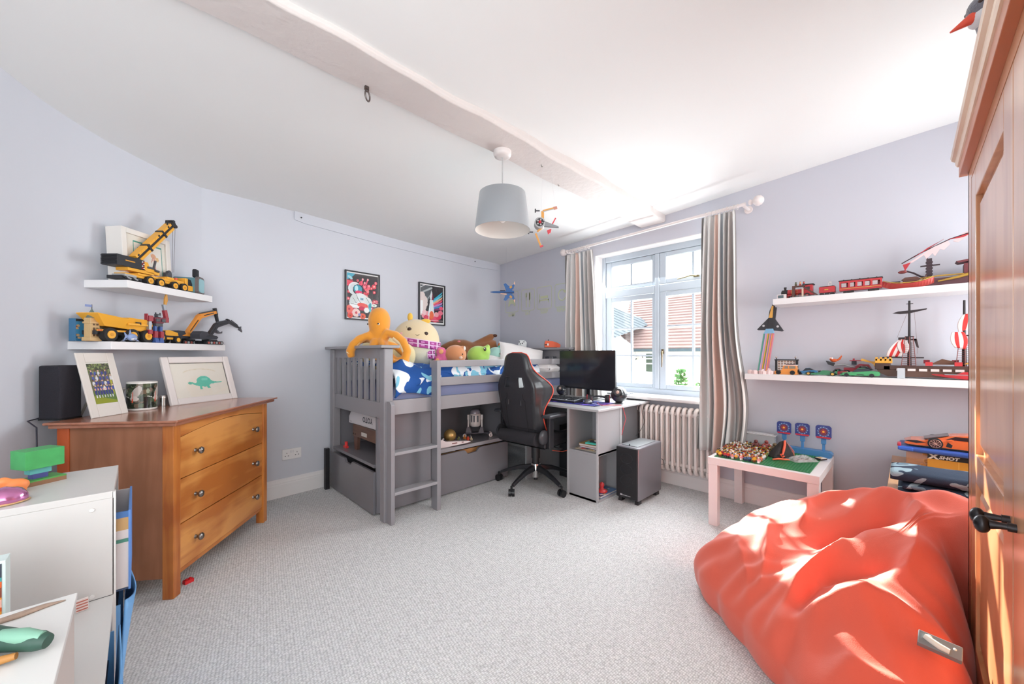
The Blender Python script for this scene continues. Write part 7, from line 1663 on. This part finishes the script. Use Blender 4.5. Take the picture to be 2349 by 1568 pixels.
# orange model supercar
t = thing('model_supercar', 'large orange model supercar parked on the blue lid', 'model car', (3.22, .02, .6635), RR_)
OC2 = mat('f0743c', .25, coat=.6)
b = B(); L = .46
b.prism([(0, .018), (.02, .010), (L, .010), (L, .060), (.42, .072), (.30, .060), (.20, .052), (.10, .044), (.03, .034)], .004, .156); part('body', b, OC2, t, bevel=.008, seg=3)
b = B(); b.prism([(.095, .044), (.19, .078), (.26, .088), (.34, .084), (.43, .068), (.42, .05), (.2, .048)], .022, .138); part('cabin', b, OC2, t, bevel=.006)
b = B(); b.prism([(.085, .046), (.175, .0755), (.178, .080), (.082, .050)], .03, .13); part('windscreen', b, mat('6a5a5c', .1), t)
b = B(); b.prism([(.165, .056), (.20, .076), (.30, .078), (.32, .058)], .0195, .022); part('side_window', b, mat('3a2a2c', .12), t)
b = B(); b.prism([(.0, .03), (.05, .022), (.09, .030), (.055, .038), (.03, .036)], .0025, .004); b.prism([(.165, .02), (.185, .014), (.19, .03), (.172, .045)], .0025, .004); b.prism([(.26, .038), (.34, .030), (.34, .044)], .0025, .004); b.box(.02, L, .0, .006, .006, .011); part('black_trim', b, BK, t)
b = B(); b.prism([(.17, .056), (.185, .062), (.198, .058), (.19, .052)], -.006, .008); part('wing_mirror', b, OC2, t)
for x in (.125, .385):
    for y0, y1 in ((-.002, .02), (.14, .162)):
        b = B(); b.cyl((x, y0, .030), (x, y1, .030), .030, n=28, mi=0)
        if y0 < 0:
            b.cyl((x, y0 - .001, .030), (x, y0, .030), .0235, n=26, mi=1)
            for k in range(10): a = k * .628; b.cyl((x, y0 - .0025, .03), (x + .021 * cos(a), y0 - .0015, .03 + .021 * sin(a)), .0015, n=4, mi=2)
            b.tube([(x + .0225 * cos(a), y0 - .0015, .03 + .0225 * sin(a)) for a in np.linspace(0, 6.283, 22, endpoint=False)], .0016, n=4, mi=2, closed=True)
        part('wheel', b, [TY, mat('4a2e30', .4), mat('c89a8c', .3, .6)], t)
# blankets
BKN = fabric_camo('2c3c52', '9fb8c4', '6f8898', 7.5, .585, .62, bump=.4)
def blanket(label, x0, x1, y0, y1, z0, z1, seed):
    b = B()
    def fn(u, v):
        a = 2 * pi * v; ex = .5 + .5 * math.copysign(abs(cos(a)) ** .45, cos(a)); ez = .5 + .5 * math.copysign(abs(sin(a)) ** .7, sin(a))
        nn = noise.noise(Vector((u * 5, cos(a) * 1.5, sin(a) * 1.5 + seed)))
        e = 1 - .12 * (abs(2 * u - 1) ** 10)
        return (x0 + (x1 - x0) * (ex + .03 * nn), y0 + (y1 - y0) * u, max(z0, z0 + (z1 - z0) * (ez + .10 * nn) * e))
    b.grid(fn, 40, 40); b.add([fn(0, i / 40) for i in range(40)], [list(range(40))]); b.add([fn(1, i / 40) for i in range(40)], [list(range(40))])
    o = simple('folded_blanket', label, 'blanket', b, BKN, weld=True, group='folded blankets on the pine chest'); return o
blanket('lowest folded navy fleece blanket in the pile on the pine chest', 2.53, 2.80, -.05, .02, .541, .575, 1) if False else None
def fold_stack():
    specs = [('lowest folded navy fleece blanket of the three on the pine chest', .541, .573, .035, .0), ('middle folded navy and mauve fleece blanket of the three on the pine chest', .574, .606, .020, .3), ('topmost folded navy blanket with pale blue shapes on the pine chest', .607, .664, .060, .6)]
    for k, (lb, z0, z1, ye, sd) in enumerate(specs): blanket(lb, 2.51 + .01 * k, 2.76 - .01 * k, -.55, ye, z0, z1, sd * 10 + 3)
fold_stack()

# ================================================================ BEAN BAG
BBC = mat('e2624c', .62, bump=.12, bs=350, sheen=.25, spec=.35)
OUT = [(2.09, .785), (2.00, .73), (1.88, .60), (1.76, .47), (1.62, .31), (1.46, .13), (1.40, .0), (1.45, -.11), (1.62, -.135), (1.9, -.14), (2.15, -.14), (2.20, -.145), (2.265, -.22), (2.40, -.38), (2.468, -.30), (2.478, -.05), (2.48, .08), (2.56, .18), (2.60, .32), (2.52, .48), (2.36, .64), (2.22, .75)]
CB_ = Vector((2.02, .22))
angs = sorted([(atan2(y - CB_.y, x - CB_.x), hypot(x - CB_.x, y - CB_.y)) for x, y in OUT])
def Rth(a):
    a = (a + pi) % (2 * pi) - pi
    n = len(angs)
    for i in range(n):
        a0, r0 = angs[i]; a1, r1 = angs[(i + 1) % n]
        if i == n - 1:
            a1 += 2 * pi
            if a < a0: a += 2 * pi
        if a0 <= a <= a1:
            t_ = (a - a0) / (a1 - a0); t_ = t_ * t_ * (3 - 2 * t_) * .5 + t_ * .5; return r0 + (r1 - r0) * t_
    return angs[0][1]
RIDGES = [([(1.588,.40),(1.872,.305),(2.077,.193)],.050,.035),([(2.2,.335),(2.31,.335),(2.37,.27),(2.385,.175),(2.367,.073),(2.31,.0),(2.188,-.03),(2.055,-.02),(1.986,.004)],.038,.03),
 ([(2.12,.235),(2.19,.16),(2.235,.06)],-.10,.060),([(1.693,.315),(1.76,.223),(1.827,.1),(1.826,.004),(1.814,-.09)],.055,.045),([(1.50,.36),(1.435,.267),(1.483,.22),(1.604,.128),(1.594,.021)],.035,.03),
 ([(2.02,.56),(1.89,.49),(1.754,.45),(1.56,.37)],.035,.028),([(2.18,.47),(1.98,.44),(1.86,.43)],.03,.028),([(2.236,-.019),(2.154,-.086),(2.10,-.14)],.035,.03),([(1.78,.30),(1.93,.20),(2.0,.05)],-.055,.055),([(1.95,.62),(1.75,.52),(1.62,.40)],-.025,.03),([(2.30,.62),(2.36,.45),(2.30,.36)],.03,.03)]
def segd(p, a, c):
    ab = c - a; L2 = ab.length_squared; t_ = max(0, min(1, (p - a).dot(ab) / L2)) if L2 else 0
    q = a + ab * t_; return (p - q).length, t_
RV = [([Vector(q) for q in pts], amp, w) for pts, amp, w in RIDGES]
def bagz(x, y):
    s = min(1, max(0, (x - 1.62) / .80)); top = .26 + .33 * s ** 1.1 - .40 * max(0, y - .12) * (.4 + .6 * s) + .10 * max(0, min(1, (.2 - y) / .3)) * s
    p = Vector((x, y)); dz = 0
    for pts, amp, w in RV:
        best = 9
        for i in range(len(pts) - 1):
            d, _ = segd(p, pts[i], pts[i + 1]); best = min(best, d)
        dz += amp * math.exp(-(abs(best) / w) ** 1.25)
    n1 = noise.noise(Vector((x * 3.2, y * 3.2, 3.3))); n2 = 1 - abs(noise.noise(Vector((x * 5.5 + y * 2.5, y * 3.0 - x * 1.5, 9.1)))) * 2
    return top + dz + .03 * n1 + .022 * n2
b = B(); NA, NR_ = 240, 120
def bagp(u, v):
    a = 2 * pi * u; Ra = Rth(a); d = Vector((cos(a), sin(a)))
    pleat = .010 * sin(a * 23) + .008 * noise.noise(Vector((cos(a) * 4, sin(a) * 4, v * 2)))
    if v < .14:
        s = v / .14; rho = .93 + .07 * sin(s * pi / 2); z = .11 * (1 - cos(s * pi / 2)) + .0; p = CB_ + d * Ra * rho
        return (p.x, p.y, max(0, z))
    s = (v - .14) / .86; rho = cos(s * pi / 2) if s < 1 else 0; rho = 1 - (1 - rho) ** 1.0
    rho = 1 - s ** 1.25
    p = CB_ + d * (Ra * rho)
    far = max(0, min(1, .5 + .9 * cos(a + .0)))       # +x side is steep
    ex = 2.4 + 5.0 * far; e = (1 - rho ** ex) ** .62
    z = .11 + (bagz(p.x, p.y) - .11) * e + pleat * e * (1 - e) * 3
    return (p.x, p.y, z)
b.grid(bagp, NA, NR_)
t = thing('bean_bag', 'large coral orange fabric bean bag slumped on the carpet before the wardrobe', 'bean bag', (2.02, .22, 0))
o = part('cover', b, BBC, t, world=True, weld=True); sm_ = o.modifiers.new('s', 'SMOOTH'); sm_.iterations = 2; sm_.factor = .5
TG = [(1.745, -.025), (1.742, -.105), (1.695, -.105), (1.698, -.025)]
c = [Vector((x, y, bagz(x, y) * .965 + .012)) for x, y in TG]
cen = sum(c, Vector()) / 4; ex_ = (c[1] - c[0] + c[2] - c[3]).normalized(); ey_ = (c[0] - c[3] + c[1] - c[2]); ey_ = (ey_ - ex_ * ey_.dot(ex_)).normalized(); ez_ = ex_.cross(ey_)
Mt = Matrix(((ex_.x, ey_.x, ez_.x, cen.x), (ex_.y, ey_.y, ez_.y, cen.y), (ex_.z, ey_.z, ez_.z, cen.z), (0, 0, 0, 1)))
b = B(); b.T = Mt; b.box(-.045, .045, -.021, .021, -.02, .002); tg = part('label_patch', b, mat('7a8286', .5), t, world=True, bevel=.002)
b = B(); b.T = Mt; b.tube([(-.032, .006, .003), (-.018, .0, .003), (.0, -.007, .003), (.02, -.010, .003)], [.008, .009, .0095, .008], n=8); b.sph((.030, .004, .003), (.004, .004, .002), nu=10, nv=6); b.sph((-.022, .011, .003), (.007, .005, .002), nu=10, nv=6); part('white_logo', b, mat('dfe4dc', .5), t, world=True)

# ================================================================ WARDROBE
WP = wood('bd7f55', 'd69c70', 'Z', scale=4, coat=.55, rough=.28); WPX = wood('bd7f55', 'd69c70', 'X', scale=4, coat=.55, rough=.28); WPD = mat('6f3d28', .5); WP_SHADE = wood('b5623a', 'c26f44', 'X', coat=.2, rough=.4)
YF = -.155
t = thing('wardrobe', 'tall pine panelled wardrobe with dark iron knobs at the right', 'wardrobe', (1.3, -.45, 0))
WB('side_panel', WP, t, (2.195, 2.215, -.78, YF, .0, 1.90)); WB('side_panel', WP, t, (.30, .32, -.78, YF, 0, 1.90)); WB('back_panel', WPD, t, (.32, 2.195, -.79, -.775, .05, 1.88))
WB('stile', WP, t, (2.115, 2.215, YF - .022, YF, .0, 1.905)); WB('stile', WP, t, (.30, .40, YF - .022, YF, 0, 1.905)); WB('top_rail', WPX, t, (.40, 2.115, YF - .022, YF, 1.825, 1.905)); WB('plinth', WPX, t, (.40, 2.115, YF - .022, YF, 0, .10))
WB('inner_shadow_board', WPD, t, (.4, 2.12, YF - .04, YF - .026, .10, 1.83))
def door(x0, x1, nm):
    b = B(); g = .003; x0 += g; x1 -= g; yb, yf = YF - .022, YF
    st = .118
    b.box(x0, x0 + st, yb, yf, .103, 1.822); b.box(x1 - st, x1, yb, yf, .103, 1.822); b.box(x0 + st, x1 - st, yb, yf, 1.725, 1.822); b.box(x0 + st, x1 - st, yb, yf, .103, .22); b.box(x0 + st, x1 - st, yb, yf, .775, .868)
    d = part('door', b, WP, t, world=True, bevel=.003)
    for z0, z1 in ((.22, .775), (.868, 1.725)):
        b = B(); b.box(x0 + st - .005, x1 - st + .005, yb + .002, yf - .016, z0 - .005, z1 + .005); b.hexa([(x0 + st + .012, yf - .016, z0 + .012), (x1 - st - .012, yf - .016, z0 + .012), (x1 - st - .012, yf - .016, z1 - .012), (x0 + st + .012, yf - .016, z1 - .012)], [(x0 + st + .04, yf - .006, z0 + .04), (x1 - st - .04, yf - .006, z0 + .04), (x1 - st - .04, yf - .006, z1 - .04), (x0 + st + .04, yf - .006, z1 - .04)])
        p = b.build('panel', WP, d); p.location = -Vector(t.location)
    return d
IR = mat('3c3a3c', .3, .9)
def knob(d, x, z):
    b = B(); b.cyl((x, YF, z), (x, YF + .012, z), .009, n=12); b.tube([(x, YF + .01, z), (x + .002, YF + .022, z - .001), (x + .004, YF + .034, z - .003)], [.006, .0075, .010], n=10); b.sph((x + .006, YF + .045, z - .006), (.015, .013, .019), nu=18, nv=12)
    k = b.build('knob', IR, d); k.location = -Vector(t.location)
d1 = door(1.335, 2.112, 'a'); d2 = door(.40, 1.335, 'b'); knob(d1, 1.372, .835); knob(d2, 1.297, .84)
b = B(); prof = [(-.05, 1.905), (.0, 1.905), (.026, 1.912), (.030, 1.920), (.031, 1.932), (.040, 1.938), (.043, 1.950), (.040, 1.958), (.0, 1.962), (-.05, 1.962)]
b.prism([(YF + y, z) for y, z in prof], .27, 2.245, axis='X'); part('cornice', b, wood('d8b090', 'e8c8a8', 'X', coat=.5), t, world=True)  # paler wood colour paints in the light on the moulding
b = B(); b.box(.26, 2.235, YF - .001, YF + .022, 1.868, 1.912); part('cornice_fascia', b, WP_SHADE, t, world=True, bevel=.002)  # darker wood colour stands in for the shadow under the moulding
WB('top_board', WPX, t, (.28, 2.24, -.79, YF - .03, 1.94, 1.96))
# plush bird
t = thing('bird_plush', 'grey plush bird with an orange red beak peering over the wardrobe top', 'soft toy', (2.10, -.285, 1.963), radians(116))
GB = mat('6c6c76', .9, bump=.4, bs=150, sheen=.5)
b = B(); b.sph((0, 0, .13), (.10, .09, .14), nu=20, nv=14); b.sph((.105, .0, .405), (.058, .050, .052), nu=20, nv=14); b.tube([(.02, 0, .2), (.06, 0, .3), (.10, 0, .39)], [.08, .06, .045], n=14); part('body', b, GB, t, remesh=.01)
b = B(); b.sph((.125, 0, .375), (.030, .040, .030), nu=14, nv=10); part('white_cheek', b, mat('d4d4d8', .9, sheen=.4), t)
b = B(); b.cyl((.135, 0, .385), (.205, .0, .345), .022, .003, n=12); part('beak', b, mat('e0523c', .5), t)
for s in (-1, 1):
    b = B(); b.sph((.145, s * .030, .41), .007, nu=10, nv=8); part('eye', b, EY, t)

# ================================================================ WHITE STORAGE UNITS AT LEFT
WU = mat('cdcac8', .35); WUE = mat('dedcda', .35)
t = thing('step_storage_unit', 'white stepped toy storage unit in front of the chest of drawers', 'storage unit', (-.35, 1.6, 0))
WB('top', WU, t, (-.80, -.05, 1.51, 1.85, .808, .826), bevel=.001); WB('side_panel', WU, t, (-.80, -.05, 1.51, 1.528, .545, .808)); WB('side_panel', WU, t, (-.80, -.05, 1.832, 1.85, 0, .808)); WB('edge_strip', WUE, t, (-.052, -.046, 1.51, 1.530, .0, .824))
WB('step', WU, t, (-.80, -.05, .75, 1.51, .526, .544), bevel=.001); WB('inner_upright', WU, t, (-.80, -.052, 1.50, 1.518, 0, .526)); WB('side_panel', WU, t, (-.80, -.052, .75, .768, 0, .526)); WB('back_panel', WU, t, (-.80, -.785, .768, 1.83, 0, .52)); WB('runner', WU, t, (-.78, -.055, 1.528, 1.54, .50, .515))
for z in (.815, .535):
    b = B(); b.cyl((-.09, 1.5095, z - .03 if z > .6 else z + .02), (-.09, 1.507, z - .03 if z > .6 else z + .02), .005, n=12); part('screw_cover', b, WUE, t, world=True)
t = thing('card_bin', 'white tan and blue striped card bin sliding out of the upper storage slot', 'bin', (-.30, 1.69, .53))
WB('side', mat('dcd4d4', .5), t, (-.70, -.022, 1.552, 1.556, .535, .70)); WB('tan_band', mat('c8a06a', .5), t, (-.70, -.022, 1.551, 1.557, .70, .735)); WB('blue_band', mat('4878b8', .5), t, (-.70, -.022, 1.551, 1.557, .735, .752)); WB('green_line', mat('4a8a78', .5), t, (-.70, -.022, 1.5505, 1.5515, .665, .675))
WB('front', mat('5a8ad0', .5), t, (-.022, -.017, 1.548, 1.82, .53, .755)); WB('side', mat('dcd4d4', .5), t, (-.70, -.022, 1.815, 1.82, .535, .75)); WB('base', mat('3a4a6a', .5), t, (-.70, -.022, 1.552, 1.82, .53, .536))
def bin_(label, y0, y1, x1, z1, flop):
    t = thing('fabric_bin', label, 'bin', (-.3, (y0 + y1) / 2, .05)); m = [mat('74aee6', .6), mat('2c3448', .8)]
    b = B()
    def fn(u, v):
        y = y0 + (y1 - y0) * u; z = .06 + (z1 - .06) * v; return (x1 + flop * v ** 2 * sin(pi * u) - .02 * (1 - v), y, z - .03 * sin(pi * u) * v)
    b.grid(fn, 14, 14); part('front', b, m[0], t, world=True, solid=.004)
    WB('side', m[0], t, (-.65, x1 - .01, y0, y0 + .004, .06, z1 - .01)); WB('side', m[0], t, (-.65, x1 - .01, y1 - .004, y1, .06, z1 - .01)); WB('lining', m[1], t, (-.65, x1 - .02, y0 + .006, y1 - .006, z1 - .09, z1 - .08)); WB('base', m[1], t, (-.65, x1 - .02, y0, y1, .05, .06))
bin_('soft blue bin with dark lining in the slot under the striped card bin', 1.552, 1.818, -.028, .50, .02)
bin_('soft blue bin in the lower front slot of the white storage unit', 1.13, 1.48, -.038, .47, .006)
t = thing('white_drawer_unit', 'low white unit nearest the camera carrying a green toy', 'storage unit', (-.35, .9, .545))
WB('top', WUE, t, (-.80, -.088, .45, 1.15, .714, .726), bevel=.001); WB('front', mat('c8bcb6', .4), t, (-.11, -.092, .45, 1.148, .545, .714)); WB('side', WU, t, (-.80, -.11, 1.132, 1.148, .545, .714)); WB('back', WU, t, (-.80, -.785, .45, 1.13, .545, .714)); WB('side', WU, t, (-.785, -.11, .45, .466, .545, .714))  # front is tinted browner, its shade put into the colour
t = thing('green_block_ornament', 'green block shaped ornament on a grass topped brown base', 'ornament', (-.21, 1.755, .826), radians(32))
b = B(); b.box(-.045, .045, -.03, .03, 0, .012, 1); b.box(-.045, .045, -.03, .03, .012, .016, 0); part('base', b, [mat('4f9a48', .5), mat('8a6448', .6)], t)
b = B(); b.box(-.016, .016, -.010, .010, .016, .030, 0); b.box(-.022, .022, -.012, .012, .030, .048, 1); part('body', b, [mat('4a4a8a', .5), mat('5fb0b0', .5)], t)
b = B(); b.box(-.040, .040, -.032, .032, .048, .10, 0); part('block', b, [mat('3f9a56', .5, var=.2, vs=40)], t, bevel=.001)
t = thing('iridescent_pebble', 'shiny pink and purple moulded toy shell at the front left corner', 'toy', (-.245, 1.575, .826), 0)
b = B(); b.sph((0, 0, .012), (.042, .036, .028), nu=26, nv=16, fn=lambda d: 1 + .06 * noise.noise(d * 3)); b.v = [(x, y, max(z, 0)) for x, y, z in b.v]; part('shell', b, mat('c07aa8', .12, .7, var=.35, vs=25), t)
b = B(); b.sph((0, 0, .003), (.045, .039, .005), nu=24, nv=6); part('rim', b, mat('c8a070', .3), t)
t = thing('orange_toy_animal', 'small orange toy animal between the shell and the green block', 'toy', (-.238, 1.665, .826), 0.3)
b = B(); b.sph((0, 0, .022), (.026, .018, .018), nu=18, nv=12); b.sph((-.02, 0, .036), (.015, .013, .013), nu=16, nv=10)
for x, y in ((-.012, -.01), (.014, -.01), (-.012, .01), (.014, .01)): b.cyl((x, y, 0), (x, y, .018), .006, n=8)
part('body', b, mat('ee8a4c', .5), t, remesh=.004)
b = B(); b.lathe([(.014, 0), (.018, .02), (.012, .045), (.016, .06), (.001, .07)], n=14); simple('teal_toy_pot', 'dark teal toy pot at the left frame edge behind the orange animal', 'toy', b, mat('3c5a66', .5), (-.292, 1.71, .826))
t = thing('upright_box', 'colourful printed box standing behind the low white unit', 'box', (-.36, 1.28, .545), 0)
b = B(); b.box(0, .165, 0, .04, 0, .235); part('box', b, mat('cfe0de', .4), t, bevel=.001)
cv = Canvas(40, 56, 'f0b8a8'); cv.rect(0, 0, 1, .12, '3a4250'); cv.rect(0, .12, 1, .3, '4aa0a0')
R = random.Random(15)
for k in range(30): cv.ell(R.random(), R.uniform(.2, .55), .09, .05, R.choice(['d8602c', '3a8a8a', 'e89a3c', '8a4a3a', '2f5f7a']))
cv.rect(.55, .6, .75, 1, 'f4e8e4'); cv.rect(0, .56, 1, .6, '5a6a9a')
picture('printed_front', cv, .155, .225, t, Matrix.Translation((.005, -.0008, .005)))
t = thing('card_pack', 'small striped card packet standing on the white step', 'cards', (-.115, 1.462, .545), .2)
b = B(); b.box(0, .022, 0, .006, 0, .03)
for k in range(4): b.box(.001, .021, -.0008, 0, .003 + k * .007, .006 + k * .007, 1)
part('packet', b, [mat('e6d8d4', .5), mat('b86a5c', .5)], t)
b = B(); b.T = Matrix.Identity(4); b.tube([(-.055, 0, .004), (-.03, .006, .005), (0, .004, .006), (.03, .008, .005), (.055, .004, .004)], [.002, .010, .012, .009, .002], n=6); b.v = [(x, y, z * .25) for x, y, z in b.v]; simple('brown_feather', 'flat brown patterned feather shape at the back of the low white unit', 'feather', b, mat('a89080', .8, var=.3, vs=90), (-.155, 1.115, .7265), .15)
t = thing('green_toy_reptile', 'green and brown toy reptile lying on the low white unit', 'toy', (-.150, .995, .727), RZC)
b = B(); b.tube([(-.10, .02, .012), (-.06, .01, .018), (-.02, 0, .02), (.02, -.002, .02), (.05, 0, .018), (.062, .002, .016)], [.012, .018, .018, .015, .014, .010], n=12); part('body', b, mat('2f5044', .5, var=.3, vs=60), t)
b = B(); b.tube([(-.005, -.004, .028), (.03, -.004, .028), (.055, 0, .024)], [.010, .012, .008], n=10); part('pale_back', b, mat('7fae98', .4), t)
b = B(); b.tube([(-.07, -.02, .008), (-.03, -.028, .008), (.02, -.03, .008), (.04, -.02, .01)], [.007, .008, .007, .005], n=8); b.tube([(-.08, -.03, .007), (-.06, -.045, .006), (-.07, -.06, .006)], .005, n=8); part('brown_limbs', b, mat('b07a3c', .5), t)
b = B(); b.sph((-.07, -.045, .010), (.012, .010, .009), nu=12, nv=8); part('lime_patch', b, mat('8ac83c', .4), t)
